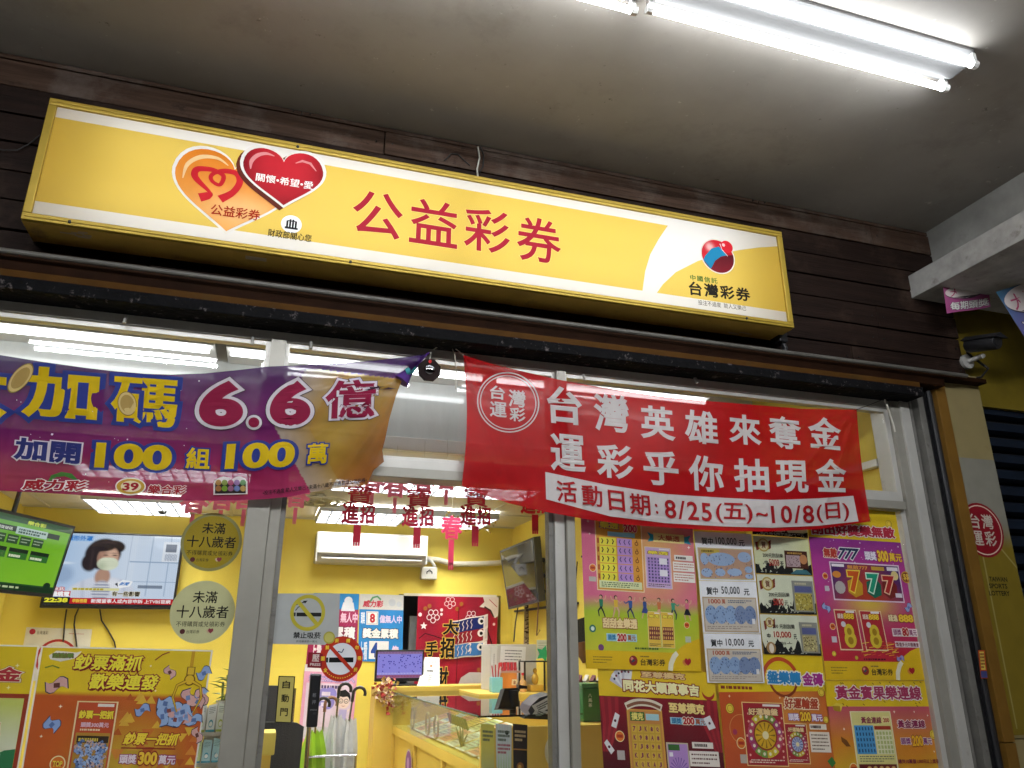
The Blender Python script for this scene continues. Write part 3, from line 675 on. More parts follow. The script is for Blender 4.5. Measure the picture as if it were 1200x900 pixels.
cr = '#8a143c'; ou = (('#d8d0d8', .05), ('#3a2030', .06))
L_.text('6', Rq(235, 446, 287, 500, -3, 0), cr, 5, .05, ou, res=8); L_.text('.', Rq(291, 489, 304, 501, 0, 0), cr, 5, .05, ou, res=8); L_.text('6', Rq(318, 446, 366, 499, -3, 0), cr, 5, .05, ou, res=8)
L_.text('億', Rq(382, 446, 442, 491, -2, -2), cr, 5, .024, (('#d8d0d8', .05), ('#3a2030', .06)), res=4)
L_.text('加開', Rq(18, 512, 96, 538, -3, 7), '#2a3170', 5, .04, (('#d8d0d8', .05),), res=4)
L_.text('100', Rq(113, 518, 203, 548, -3, 4), yl, 5, .04, ((bl, .08),), res=6); L_.text('組', Rq(219, 524, 247, 549, -2, 1), yl, 5, .03, ((bl, .07),))
L_.text('100', Rq(266, 520, 347, 550, -3, -3), yl, 5, .04, ((bl, .08),), res=6); L_.text('萬', Rq(361, 520, 385, 544, -2, -1), yl, 5, .03, ((bl, .07),))
L_.part('game_logo'); L_.blob([(55, 566), (60, 557), (72, 553), (84, 555), (92, 563), (86, 562), (76, 558), (66, 559)], '#3d7a35', 3)
L_.text('威力彩', Rq(29, 561, 104, 574, -4, 2), '#a31d2c', 5, .04, (('#f3eeee', .06),))
L_.part('lotto_logo'); L_.ell(153, 570, 18, 10.5, '#f3eeee', 3); L_.ell(153, 570, 16.5, 9, '#c9a23c', 4); L_.ell(153.5, 570, 12, 6.6, '#f0e4c0', 5); L_.text('39', Rq(144, 565.5, 163, 575, -1, 0), '#a31d2c', 6, .04)
L_.text('樂合彩', Rq(174, 568, 219, 579, -2, 1), '#a31d2c', 5, .03, (('#f3eeee', .05),))
L_.part('ball_logo'); L_.ell(262, 566, 11, 7, '#f3eeee', 3); L_.ell(280, 565, 9, 6.5, '#f3eeee', 3); L_.blob([(250, 566), (290, 564), (290, 579), (250, 580)], '#f3eeee', 8); L_.blob([(252, 566), (288, 566), (288, 578), (252, 578.5)], '#2a2020', 10)
for i, c_ in enumerate(('#b58a4a', '#8a9a50', '#b05a7a', '#9a7aa8', '#6f9a6a', '#b07a4a', '#7aa03a', '#a06a8a', '#7a8ac0', '#c0a060')): L_.ell(256 + (i % 5) * 7.2, 565.5 + (i // 5) * 7, 3.5, 3.4, c_, 14)
L_.text('•投注不過度 助人又樂己 •未滿十八歲不得購買或兌領彩券•', [(308, 575), (430, 559.5), (430, 565), (308, 580.5)], '#2b1a26', 5, .012, res=2)
for cx, cy, rx, ry, a in ((24, 443, 21, 10, -50), (149, 473, 11, 14.5, -12)):
    L_.part('printed_coin.%d' % cx); L_.ell(cx, cy, rx, ry, '#8d7434', 8, a); L_.ell(cx, cy, rx * .93, ry * .93, '#d9c080', 9, a); L_.ell(cx, cy, rx * .72, ry * .72, '#b09456', 10, a)
L_.part('cloth'); rr = random.Random(11)
for k in range(46):
    x = rr.uniform(0, 330); y = 445 + rr.uniform(0, 125); r = rr.choice((.4, .5, .6, .9, 1.3)); L_.ell(x, y, r, r, '#e9d8ea', 3, n=8)
bn = thing('purple_banner', 'purple and gold cloth jackpot banner with big yellow and crimson lettering', 'banner', PY(200, 500, -.06))
for n_p, m_p in L_.parts.items(): m_p.build(n_p.split('.')[0], bn, n_p == 'cloth')
# tied corner, strings
b = MB()
kx = lambda px, py, y=-.075: PY(px, py, y)
b.tube([kx(470, 447), kx(478, 437), kx(486, 429), kx(496, 419), kx(503, 413)], [.03, .017, .011, .006, .003], printed('#4a2c72', 'vinyl'), 10)
b.tube([kx(476, 436, -.09), kx(481, 434, -.095), kx(484, 430, -.09)], [.012, .014, .011], printed('#3f8f9a', 'vinyl'), 10)
one('knotted_banner_corner', b, 'twisted knot of the purple banner tied up at its right corner', 'banner knot', smooth=True)
for pts, r_, m_, lab in (([(500, 415, -.05), (515, 405, -.045), (528, 404, -.045), (533, 416, -.05), (535, 436, -.05), (534, 456, -.05)], .0022, M['twine'], 'pale string with a loose hanging end between the two banners'), ([(528, 404, -.045), (543, 416, -.06)], .002, M['twine'], 'short pale string tying the top left corner of the red banner'), ([(1004, 480, -.06), (1020, 474, -.05), (1040, 466, -.045)], .0016, M['wire'], 'thin dark string tying the red banner to the window corner'), ([(1037, 468, -.045), (1041, 480, -.045), (1047, 498, -.045), (1049, 506, -.045)], .004, M['twine'], 'pale strip of tape hanging at the right window corner')):
    b = MB(); b.tube([kx(*q) for q in pts], r_, m_, 6); one('banner_string', b, lab, 'string', smooth=True)
# octagonal mirror
c = PY(503.5, 433, -.10); r = .043
mir = thing('octagonal_mirror', 'dark octagonal charm mirror with a round convex glass between the banners', 'mirror', c)
b = MB(); q = [(c[0] + r * math.cos(math.radians(22.5 + 45 * k)), 0, c[2] + r * math.sin(math.radians(22.5 + 45 * k))) for k in range(8)]
b.hull8([(x, c[1], z) for x, _, z in q], [(x, c[1] + .014, z) for x, _, z in q], mat('dark_lacquer', (.012, .006, .006), .6, spec=.08))
b.build('board', mir)
b = MB(); b.ball((c[0], c[1] - .002, c[2]), (.02, .008, .02), mat('convex_mirror', (.25, .25, .26), .05, metal=1.0), 20, 12); b.build('convex_glass', mir, True)
b = MB(); b.tube([(c[0], c[1] - .001, c[2] + .03), (c[0], c[1] - .003, c[2] + .03)], .006, printed('#b02020', 'vinyl'), 12); b.build('red_seal', mir)
b = MB(); b.tube([(c[0], c[1] + .005, c[2] + r * .95), kx(505, 413, -.06)], .0015, M['twine'], 6); b.build('hanging_loop', mir)
# sports lottery board on the pier
BC = [PY(1115, 535, -.0535), PY(1152.8, 536.8, -.0535), None, None]
zb = 1.157; BC[2] = np.array([3.119, -.0535, zb]); BC[3] = np.array([BC[0][0], -.0535, zb]); BC[1] = np.array([3.119, -.0535, BC[0][2]])
S_ = Art(BC, 'vinyl')
cc = S_.uv(1151, 621)
S_.sheet('VC', 0, nu=2, nv=40, fn=lambda u, v: lin('#7d7b70') if v < cc[1] - 3 else mixc('#7d7b70', '#70601f', (v - cc[1] + 3) / 9))
for du in (-10, 10): S_.stroke([(cc[0] + du, cc[1]), (cc[0] + du * 1.2, 98)] if du < 0 else [(cc[0] + 8, cc[1]), (100, cc[1] + 14)], 3, '#8a7e48', 1)
S_.circ(cc[0], cc[1], 48, '#7a1520', 2); S_.ring(cc[0], cc[1], 42, 44, '#c9b0a0', 3); k = S_.w / S_.h
for ch, a, d in (('台', -1, -1), ('灣', 1, -1), ('運', -1, 1), ('彩', 1, 1)): S_.text(ch, cc[0] + a * 15 - 13, cc[1] + (d * 15 - 13) * k, cc[0] + a * 15 + 13, cc[1] + (d * 15 + 13) * k, '#b0a69a', z=4, bold=.015)
for t_, y in (('TAIWAN', 678.5), ('SPORTS', 686.5), ('LOTTERY', 695)): S_.ptext(t_, (1159, y), (1183 if t_ == 'LOTTERY' else 1180, y + .6), 5.6, '#1d1c10', z=3, bold=.02)
S_.build('sports_lottery_board', 'grey and olive sports lottery board with a red round badge on the pier', 'sign')
S2 = Art([PY(1146, 762, -.068), PY(1154, 762, -.068), PY(1157.5, 795, -.068), PY(1149.5, 795, -.068)], 'vinyl')
S2.rect(0, 0, 100, 100, '#a5431f', 0); S2.rect(18, 5, 82, 70, '#c9b450', 1); S2.lines(20, 8, 80, 66, 5, '#6a2a20', 2, 3, .6); S2.rect(5, 74, 95, 98, '#3a3f70', 1)
S2.build('small_sticker', 'tiny worn sticker on the orange edge strip of the pier', 'sticker')
# ================================================================ the shop sign (backlit box)
SX0, SX1, SZ0, SZ1, SY = -.857, 2.032, 2.772, 3.238, -.150
sign = thing('shop_sign', 'long backlit yellow lottery shop sign with red lettering and two hearts', 'sign', (.59, 0, SZ0))
gold = mat('gold_frame', (.42, .29, .04), .36, metal=.35, var=.15, scale=6)
tan = mat('sign_cabinet_paint', (.58, .37, .075), .45, var=.25, scale=4, dirt=((.18, .11, .05), 7, .6, .2))
lining = mat('sign_white_lining', (.85, .85, .83), .5, var=.02)
b = MB()
b.box(SX0, SX1, -.012, -.006, SZ0, SZ1, tan)
b.box(SX0, SX1, SY + .012, -.0121, SZ0, SZ0 + .006, tan); b.box(SX0, SX1, SY + .012, -.0121, SZ1 - .006, SZ1, tan)
b.box(SX0, SX0 + .006, SY + .012, -.0121, SZ0 + .0061, SZ1 - .0061, tan); b.box(SX1 - .006, SX1, SY + .012, -.0121, SZ0 + .0061, SZ1 - .0061, tan)
b.box(SX0 + .0061, SX1 - .0061, -.018, -.0121, SZ0 + .0061, SZ1 - .0061, lining)
b.box(SX0 + .0061, SX1 - .0061, SY + .02, -.0181, SZ0 + .0061, SZ0 + .01, lining); b.box(SX0 + .0061, SX1 - .0061, SY + .02, -.0181, SZ1 - .01, SZ1 - .0061, lining)
b.build('cabinet', sign)
FW = .026
b = MB()
for (x0, x1, z0, z1) in ((SX0, SX1, SZ1 - FW, SZ1), (SX0, SX1, SZ0, SZ0 + FW), (SX0, SX0 + FW, SZ0 + FW, SZ1 - FW), (SX1 - FW, SX1, SZ0 + FW, SZ1 - FW)):
    b.box(x0 + .0005, x1 - .0005, SY - .006, SY + .0118, z0 + .0005, z1 - .0005, gold, bev=.003)
g2 = .010
for (x0, x1, z0, z1) in ((SX0 + g2, SX1 - g2, SZ1 - g2 - .005, SZ1 - g2), (SX0 + g2, SX1 - g2, SZ0 + g2, SZ0 + g2 + .005)):
    b.box(x0, x1, SY - .010, SY - .0055, z0, z1, gold, bev=.0015)
b.build('frame', sign)
for px, py in ((81, 264), (349, 172), (875, 376), (410, 315)):
    p = PY(px, py, SY - .006); b = MB(); b.ball((p[0], SY - .007, max(min(p[2], SZ1 - .012), SZ0 + .012)), .006, M['wire'], 8, 6); b.build('screw', sign)
for i, x0 in enumerate((SX0 + .18, SX0 + 1.48)):
    for z in (SZ0 + .14, SZ1 - .14): MB().tube([(x0, -.045, z), (x0 + 1.2, -.045, z)], .013, glow('sign_tube', (1, .97, .9), SIGN_TUBE), 10).build('tube', sign, True)
# warning plate and torn tape under the box
b = MB()
p = PZ(300, 303, SZ0 - .001); b.box(p[0] - .035, p[0] + .035, p[1] - .012, p[1] + .012, SZ0 - .002, SZ0 - .0005, mat('pale_label', (.5, .42, .28), .5))
b.build('rating_label', sign)
rr = random.Random(5)
for cx in (92, 868):
    for k in range(6):
        p = PZ(cx + rr.uniform(-14, 14), (275 if cx < 200 else 393) + rr.uniform(-4, 4), SZ0 - .001); a = rr.uniform(0, 3); b = MB()
        b.box(p[0] - .02, p[0] + rr.uniform(.005, .03), p[1] - .004, p[1] + .005, SZ0 - .0012 - k * .0003, SZ0 - .0006 - k * .0003, mat('torn_tape', (.52, .40, .26), .6)); b.build('torn_tape', sign)
# translucent face
acr = bpy.data.materials.new('opal_acrylic'); acr.use_nodes = True
n_ = acr.node_tree.nodes; l_ = acr.node_tree.links; n_.remove(n_['Principled BSDF'])
tl = n_.new('ShaderNodeBsdfTranslucent'); tl.inputs[0].default_value = (.86, .86, .88, 1); df = n_.new('ShaderNodeBsdfPrincipled'); df.inputs['Base Color'].default_value = (.8, .8, .82, 1); df.inputs['Roughness'].default_value = .3
wv = n_.new('ShaderNodeTexWave'); wv.bands_direction = 'Z'; wv.inputs['Scale'].default_value = 95; wv.inputs['Distortion'].default_value = .6
ge = n_.new('ShaderNodeNewGeometry'); l_.new(ge.outputs['Position'], wv.inputs['Vector']); bp = n_.new('ShaderNodeBump'); bp.inputs['Strength'].default_value = .25; bp.inputs['Distance'].default_value = .002
l_.new(wv.outputs[0], bp.inputs['Height']); l_.new(bp.outputs[0], df.inputs['Normal'])
mx = n_.new('ShaderNodeMixShader'); mx.inputs[0].default_value = .3; l_.new(tl.outputs[0], mx.inputs[1]); l_.new(df.outputs[0], mx.inputs[2]); l_.new(mx.outputs[0], n_['Material Output'].inputs[0])
x0, x1, z0, z1 = SX0 + FW, SX1 - FW, SZ0 + FW, SZ1 - FW
fy = SY + .004
MB().add([(x0, fy, z0), (x1, fy, z0), (x1, fy, z1), (x0, fy, z1)], [(0, 1, 2, 3)], acr).build('acrylic_face', sign)
fc = [(x0, fy, z1), (x1, fy, z1), (x1, fy, z0), (x0, fy, z0)]
A = Art(fc, 'film')
YE = '#f4da74'
def up(px, py): return A.uv(px, py)
# yellow fields (between the white bands) with the white sweep left clear
t0, t1 = 9.8, 88.2
cv = [up(782.7, 266.5), up(772, 280), up(762, 298), up(756, 318), up(753, 342)]
A.poly([(0, t0), (cv[0][0], t0)] + [(q[0], q[1]) for q in cv[1:-1]] + [(cv[-1][0], t1), (0, t1)], YE, 1)
c2 = [up(769.8, 343.5), up(777, 333), up(792, 319), up(817.7, 306), up(842, 298), up(866.7, 293), up(890, 290), up(911, 288.7)]
A.poly([(c2[0][0], t1)] + c2[1:-1] + [(100, c2[-1][1]), (100, t1)], YE, 1)
# emblem with hearts
E1 = Art(fc, 'film')
def hp(px, py, wpx, hpx):
    a = A.uv(px, py); q = A.uv(px + wpx / 2, py + wpx / 2 * .165); t = A.uv(px, py + hpx / 2)
    return a[0], a[1], 2 * (q[0] - a[0]), 2 * (t[1] - a[1])
cx, cy, ww, hh = hp(271.5, 226, 134, 96)
E1.kind = 'vinyl'
E1.poly(heart(cx, cy, ww * 1.04, hh * 1.04), '#e9e6e0', 4)
E1.fan(heart(cx, cy, ww * .985, hh * .965), (cx, cy), lambda u, v: mixc(mixc('#e07f1e', '#eda24a', (v - cy + hh * .5) / hh * 1.1), '#f0bd7c', math.exp(-((u - cx - ww * .1) / (ww * .32)) ** 2 - ((v - cy - hh * .22) / (hh * .2)) ** 2)), 6, 10)
E1.stroke([(cx - ww * .42, cy - hh * .08), (cx - ww * .40, cy - hh * .26), (cx - ww * .3, cy - hh * .38), (cx - ww * .16, cy - hh * .40), (cx - ww * .06, cy - hh * .33)], [.1, .5, .6, .4, .1], '#f0c890', 8)
rx, ry, rw_, rh = hp(332.5, 209.5, 96, 67)
E1.poly(heart(rx - .45, ry + 3.2, rw_ * 1.03, rh * 1.04, tilt=4), '#5e2416', 11)
E1.poly(heart(rx, ry, rw_ * 1.04, rh * 1.05, tilt=4), '#e9e6e0', 12.5)
E1.fan(heart(rx, ry, rw_ * .965, rh * .955, tilt=4), (rx, ry), lambda u, v: mixc(mixc('#7d0c18', '#c4222e', 1 - abs((u - rx) / (rw_ * .5)) ** 2.2), '#8a0e1a', (v - ry) / (rh * .55)), 14, 10)
E1.stroke([(rx - rw_ * .40, ry - rh * .06), (rx - rw_ * .40, ry - rh * .2), (rx - rw_ * .34, ry - rh * .32), (rx - rw_ * .24, ry - rh * .38), (rx - rw_ * .14, ry - rh * .36)], [.1, .5, .55, .4, .1], '#dc8a8a', 16)
E1.stroke([(rx + rw_ * .12, ry - rh * .3), (rx + rw_ * .2, ry - rh * .36), (rx + rw_ * .3, ry - rh * .34), (rx + rw_ * .38, ry - rh * .22)], [.1, .35, .35, .1], '#dc8a8a', 16)
E1.ptext('關懷•希望•愛', (300, 208), (367, 219), 9.5, '#fffaf4', z=17, bold=.012)
rib = [(234, 232), (244, 229.5), (246, 226), (232, 212), (228, 205), (231, 199), (241, 198.5), (252, 200.5), (262, 207), (258, 217), (250, 214), (247, 208), (252, 203), (264, 201), (277, 204), (281, 214), (273, 226), (258, 234)]
E1.stroke([up(*q) for q in rib], [1.2, 1.0, .35, .7, .8, .8, .7, .6, .55, .5, .45, .5, .55, .7, .7, .8, .8, 1.1], '#c8202a', 9)
E1.ptext('公益彩券', (247, 245.5), (305, 253.5), 13, '#a8280c', z=10, bold=.014)
c_ = up(341.5, 263.5)
E1.circ(c_[0], c_[1], 1.25, '#f4f4f4', 13)
for k in range(4): E1.rect(c_[0] - .62 + .34 * k, c_[1] - 4.6 + (0 if k in (1, 2) else 1.6), c_[0] - .38 + .34 * k, c_[1] + 4.0, '#1c1c20', 14)
E1.rect(c_[0] - .75, c_[1] + 3, c_[0] + .80, c_[1] + 4.8, '#1c1c20', 14.5); E1.rect(c_[0] - .5, c_[1] - 3.4, c_[0] + .6, c_[1] - 2.4, '#1c1c20', 14.5)
E1.ptext('財政部關心您', (314, 273), (365, 280.5), 9, '#1a1717', z=14, bold=.014)
E1.mb.build('heart_emblem', sign)
# main lettering
E2 = Art(fc, 'vinyl')
for ch, cxp, cyp, wpx, hpx in (('公', 442.6, 251.5, 59, 53), ('益', 508.2, 261.3, 56, 53), ('彩', 570.6, 270.6, 54, 50), ('券', 631.3, 281.5, 52, 52)):
    E2.ptext(ch, (cxp - wpx / 2, cyp - wpx * .08), (cxp + wpx / 2, cyp + wpx * .08), hpx, '#a0182c', z=4, bold=.012, res=5, outline=(('#e9cf7a', .010),))
E2.mb.build('lettering', sign)
# ball emblem at the right
E3 = Art(fc, 'vinyl')
bx, by = up(841, 300.5); R = 2.75; k = A.w / A.h
E3.circ(bx, by, R * 1.07, '#e4dfd6', 3)
cir = [(bx + R * math.cos(2 * math.pi * q / 40), by + R * k * math.sin(2 * math.pi * q / 40)) for q in range(40)]
E3.fan(cir, (bx, by), lambda u, v: mixc(mixc('#c01a28', '#86101c', ((u - bx) / R) * .5 + ((v - by) / (R * k)) * .5), '#f2b0ac', 1.3 * math.exp(-((u - bx + R * .45) / (R * .22)) ** 2 - ((v - by + R * k * .5) / (R * k * .22)) ** 2)), 4, 10)
E3.fan([(bx + R * math.cos(math.radians(a)), by + R * k * math.sin(math.radians(a))) for a in range(-14, 166, 6)], (bx + R * .2, by + R * k * .5), lambda u, v: mixc('#5c121d', '#7e1c28', (v - by) / (R * k)), 5, 6)
E3.poly([(bx - R * .93, by + R * k * .36), (bx - R * .80, by + R * k * .1), (bx - R * .35, by - R * k * .42), (bx + R * .12, by - R * k * .62), (bx + R * .62, by - R * k * .15), (bx + R * .2, by - R * k * .02), (bx - R * .2, by + R * k * .3), (bx - R * .52, by + R * k * .86)], '#1f82ad', 6)
E3.stroke([(bx + R * .2, by - R * k * .8), (bx + R * .3, by - R * k * .45), (bx + R * .62, by - R * k * .1)], .09, '#f0f0f0', 7)
E3.circ(bx + R * .62, by - R * k * .68, R * .38, '#d2222f', 7); E3.circ(bx + R * .42, by - R * k * .76, R * .1, '#f6c4c4', 8); E3.circ(bx - R * .5, by - R * k * .5, R * .02, '#f4b4b0', 6)
E3.mb.build('ball_emblem', sign)
E4 = Art(fc, 'vinyl')
E4.ptext('中國信託', (808.5, 325), (840.5, 329.5), 6.5, '#3f6b2a', z=4, bold=.02, gap=1.25)
E4.ptext('台灣彩券', (807, 337.5), (879, 346), 16, '#1d1a12', z=4, bold=.028, gap=1.2)
E4.ptext('投注不過度  助人又樂己', (818, 354.3), (874, 361.5), 5.8, '#26251f', z=4, bold=.0)
E4.mb.build('small_lettering', sign)
A.mb.build('yellow_field', sign)
# ---------------------------------------------------------------- wires and hooks on the planks
b = MB()
p = PY(640, 190, -.02)
def Q(px, py, y=-.016): return PY(px, py, y)
b.tube([Q(560, 172), Q(562, 185), Q(559, 198), Q(560, 208)], .0035, M['twine'], 6)
b.tube([Q(563, 172), Q(567, 182), Q(566, 195), Q(562, 202)], .003, M['wire'], 6)
b.tube([Q(521, 188), Q(529, 180), Q(537, 181), Q(545, 189), Q(551, 194)], .0022, M['wire'], 6)
one('hanging_wire', b, 'frayed hanging wire tied to the planks above the sign', 'wire', smooth=True)
b = MB(); b.tube([Q(-12, 173), Q(5, 176), Q(20, 176), Q(35, 168), Q(47, 158)], .0022, M['wire'], 6)
one('sign_cable', b, 'thin dark cable entering the left end of the sign', 'cable', smooth=True)
b = MB(); p = PY(915, 404, -.05)
b.box(p[0] - .022, p[0] + .022, -.075, -.01, 2.742, 2.79, M['black'], bev=.006); b.tube([(p[0] + .01, -.05, 2.75), (p[0] + .016, -.055, 2.72), (p[0] + .012, -.05, 2.70)], .012, M['black'], 8)
one('floodlight_plug', b, 'small black plug below the right end of the sign', 'plug')
# ---------------------------------------------------------------- camera on the wall corner
cam = thing('security_camera', 'black bullet security camera on a white arm at the end of the conduit', 'camera', PY(1133, 430, -.01))
p = PY(1133, 424, -.014)
b = MB(); b.tube([(p[0], -.006, p[2]), (p[0], -.022, p[2])], .036, M['beam2'], 20); b.build('mount', cam, True)
b = MB(); e = PY(1152, 417, -.10); b.tube([(p[0], -.022, p[2]), (p[0] + .02, -.07, p[2] + .008), e], .011, M['beam2'], 10); b.build('arm', cam, True)
c = PY(1150, 403, -.12); d = np.array([.12, -.95, -.22]); d /= np.linalg.norm(d)
b = MB(); b.tube([c - d * .07, c - d * .06, c + d * .07, c + d * .078], [.03, .036, .036, .033], M['black'], 18); b.tube([c + d * .0785, c + d * .0795], .022, M['near_black'], 16); b.build('housing', cam, True)
b = MB(); b.hull8([c + np.array([-.042, 0, .02]) - d * .07, c + np.array([0, 0, .046]) - d * .07, c + np.array([.042, 0, .02]) - d * .07], [c + np.array([-.042, 0, .02]) + d * .10, c + np.array([0, 0, .046]) + d * .10, c + np.array([.042, 0, .02]) + d * .10], M['black']); b.build('sunshade', cam)
b = MB(); b.tube([c - d * .07, c - d * .1 + np.array([.03, 0, -.03]), Q(1158, 432, -.05), Q(1150, 442, -.05), Q(1138, 444, -.04)], .006, M['black'], 8); b.build('cable', cam, True)
# ---------------------------------------------------------------- bunting below the beam
b = MB(); s0 = np.array(PXx(1096, 328, 2.9)); 
def FL(px, py, y): return PY(px, py, y)
b.tube([FL(1096, 331, -.02), FL(1130, 331, -.12), FL(1165, 329, -.22), FL(1215, 322, -.36), FL(1300, 305, -.6)], .002, M['twine'], 6)
one('bunting_string', b, 'thin string carrying the two paper bunting flags under the beam', 'string')
def flag(px, y, gcol, label, txt1, txt2, c1, c2):
    f = Art([PY(q[0], q[1], y) for q in px], 'paper', disp=lambda u, v: .012 * math.sin(u * 5 + 1) * v)
    f.sheet('VC', 0, nu=12, nv=8, fn=lambda u, v: mixc(c1, c2, v / 100 + .3 * math.sin(u / 30)))
    f.poly([(46 + 44 * math.cos(math.radians(a)) , 28 + 26 * math.sin(math.radians(a))) for a in range(0, 360, 12)], '#3a3038', 2); f.poly([(45 + 43 * math.cos(math.radians(a)), 26 + 25 * math.sin(math.radians(a))) for a in range(0, 360, 12)], '#d8cdca', 4)
    f.text(txt1, 12, 12, 84, 42, '#b5466f', z=5, bold=.01)
    f.text(txt2, 8, 62, 98, 94, '#d9d6d2', z=5, bold=.02, outline=(('#3a2a3a', .03),))
    f.build('bunting_flag', label, 'flag', 'paper bunting flags')
flag([(1105, 336), (1158, 331), (1161.5, 359), (1107.5, 368.5)], -.15, None, 'pink paper bunting flag beside the white beam board', '大福彩', '每期頭獎', '#a85a86', '#a04c80')
flag([(1167, 342), (1232, 322), (1268, 384), (1202, 402)], -.28, None, 'blue and violet paper bunting flag at the right edge of view', '大福彩', '週週頭獎', '#3f6f8a', '#6a5f9c')
# ================================================================ posters, sheets and stickers on the inside of the glass
GY = .0065
def ticket(F, u0, v0, u1, v1, head, body, cells, seed, z=3, ink='#6a4a70', edge='#e9dcc0', title=None, tcol='#f5e24a'):
    """picture of a scratch ticket: edge, head band, scratch field of small cells"""
    r = random.Random(seed); du = u1 - u0; dv = v1 - v0
    F.rect(u0, v0, u1, v1, edge, z); F.rect(u0 + du * .025, v0 + dv * .012, u1 - du * .025, v1 - dv * .012, head, z + 1)
    nx, ny, y0, y1 = cells; b0 = v0 + dv * y0; b1 = v0 + dv * y1
    F.rect(u0 + du * .08, b0, u1 - du * .08, b1, body, z + 2)
    for j in range(ny):
        for i in range(nx):
            cu = u0 + du * (.08 + .84 * (i + .5) / nx); cv = b0 + (b1 - b0) * (j + .5) / ny; ru = du * .84 / nx * .3; rv = (b1 - b0) / ny * .33
            kk = r.random()
            if kk < .45: F.circ(cu, cv, ru, ink, z + 3, rv, n=9)
            elif kk < .8: F.rect(cu - ru * .7, cv - rv, cu + ru * .7, cv + rv * .8, ink, z + 3)
            else: F.poly([(cu, cv - rv), (cu + ru, cv), (cu, cv + rv), (cu - ru, cv)], ink, z + 3)
    F.rect(u0 + du * .55, v0 + dv * .03, u1 - du * .06, v0 + dv * .03 + dv * .03, '#efe9e6', z + 2)
    if title: F.text(title, u0 + du * .1, v0 + dv * .09, u1 - du * .1, v0 + dv * .18, tcol, z=z + 3, bold=.03, outline=(('#7a1c20', .05),), res=2)
    F.lines(u0 + du * .08, v0 + dv * .88, u1 - du * .08, v0 + dv * .965, 2, '#4a4038', z + 2, seed, .5)
def sparkles(F, pts, col='#f6efe6', z=2):
    for u, v, r in pts:
        k = F.w / F.h; F.poly([(u + (r if i % 2 == 0 else r * .35) * math.cos(i * math.pi / 4), v + (r if i % 2 == 0 else r * .35) * k * math.sin(i * math.pi / 4)) for i in range(8)], col, z)
def note(F, cu, cv, w, h, rot, col, ink, z=3):
    """flying banknote"""
    k = F.w / F.h; a = math.radians(rot)
    def T(x, y): return (cu + x * math.cos(a) - y * math.sin(a), cv + (x * math.sin(a) + y * math.cos(a)) * k)
    n = 6; top_ = [T(-w / 2 + w * i / n, -h / 2 + h * .28 * math.sin(i * 1.1)) for i in range(n + 1)]; bot_ = [T(-w / 2 + w * i / n, h / 2 + h * .28 * math.sin(i * 1.1)) for i in range(n + 1)]
    F.poly(top_ + bot_[::-1], '#3a3a50', z); s_ = .9
    top_ = [T((-w / 2 + w * i / n) * s_, (-h / 2 + h * .28 * math.sin(i * 1.1)) * s_) for i in range(n + 1)]; bot_ = [T((-w / 2 + w * i / n) * s_, (h / 2 + h * .28 * math.sin(i * 1.1)) * s_) for i in range(n + 1)]
    F.poly(top_ + bot_[::-1], col, z + 1); F.poly([T(-w * .12, -h * .2), T(w * .14, -h * .16), T(w * .12, h * .3), T(-w * .14, h * .24)], ink, z + 2)
def coin(F, cu, cv, r, z=3): F.circ(cu, cv, r, '#8a6a18', z); F.circ(cu - r * .06, cv, r * .88, '#f0d24a', z + 1); F.ring(cu, cv, r * .55, r * .68, '#b98f20', z + 2, n=18)
def badge(F, cu, cv, r, z=3): F.circ(cu, cv, r, '#f4e7b0', z); F.circ(cu, cv, r * .86, '#e0762a', z + 1); F.rect(cu - r * .6, cv - r * .3 * F.w / F.h, cu + r * .6, cv + r * .25 * F.w / F.h, '#a8321e', z + 2)
def footer(F, v0, v1, logo_u, z=3):
    F.rect(0, v0, 100, v1, '#e2b91f', z); h = v1 - v0; cu = logo_u; cv = (v0 + v1) / 2; r = 3.6; k = F.w / F.h
    F.circ(cu, cv, r, '#8f2a26', z + 1); F.circ(cu - r * .3, cv - r * k * .35, r * .35, '#d98a80', z + 2); F.poly([(cu - r * .6, cv + r * k * .4), (cu - r * .1, cv - r * k * .3), (cu + r * .5, cv - r * k * .1), (cu, cv + r * k * .3)], '#35505a', z + 2)
    F.text('台灣彩券', cu + 6, cv - h * .12, cu + 28, cv + h * .26, '#3a2a14', z=z + 1, bold=.02, res=2); F.lines(cu + 6, cv - h * .3, cu + 17, cv - h * .18, 1, '#6a5a30', z + 1, 3, .6)
    F.poly(heart(88, cv, 6, 6 * k * .9), '#a8202a', z + 2); F.poly(heart(85.6, cv + .6, 5, 5 * k * .9), '#d88a40', z + 1); F.lines(6, cv - h * .22, 22, cv + h * .22, 3, '#8a7428', z + 1, 5, .4)
    F.stroke([(72, v1), (73, v1 - h * .4), (76, v1 - h * .8), (79, v0)], [4.2, 4.2, 4.0, 3.6], '#e9e2c8', z + 1); F.poly([(77, v0), (83, v0 - h * .35), (90, v0 - h * .62), (100, v0 - h * .85), (100, v0)], '#e2b91f', z - 1)
FLOOR_V = 1
PG = 'lottery posters on the right window pane'
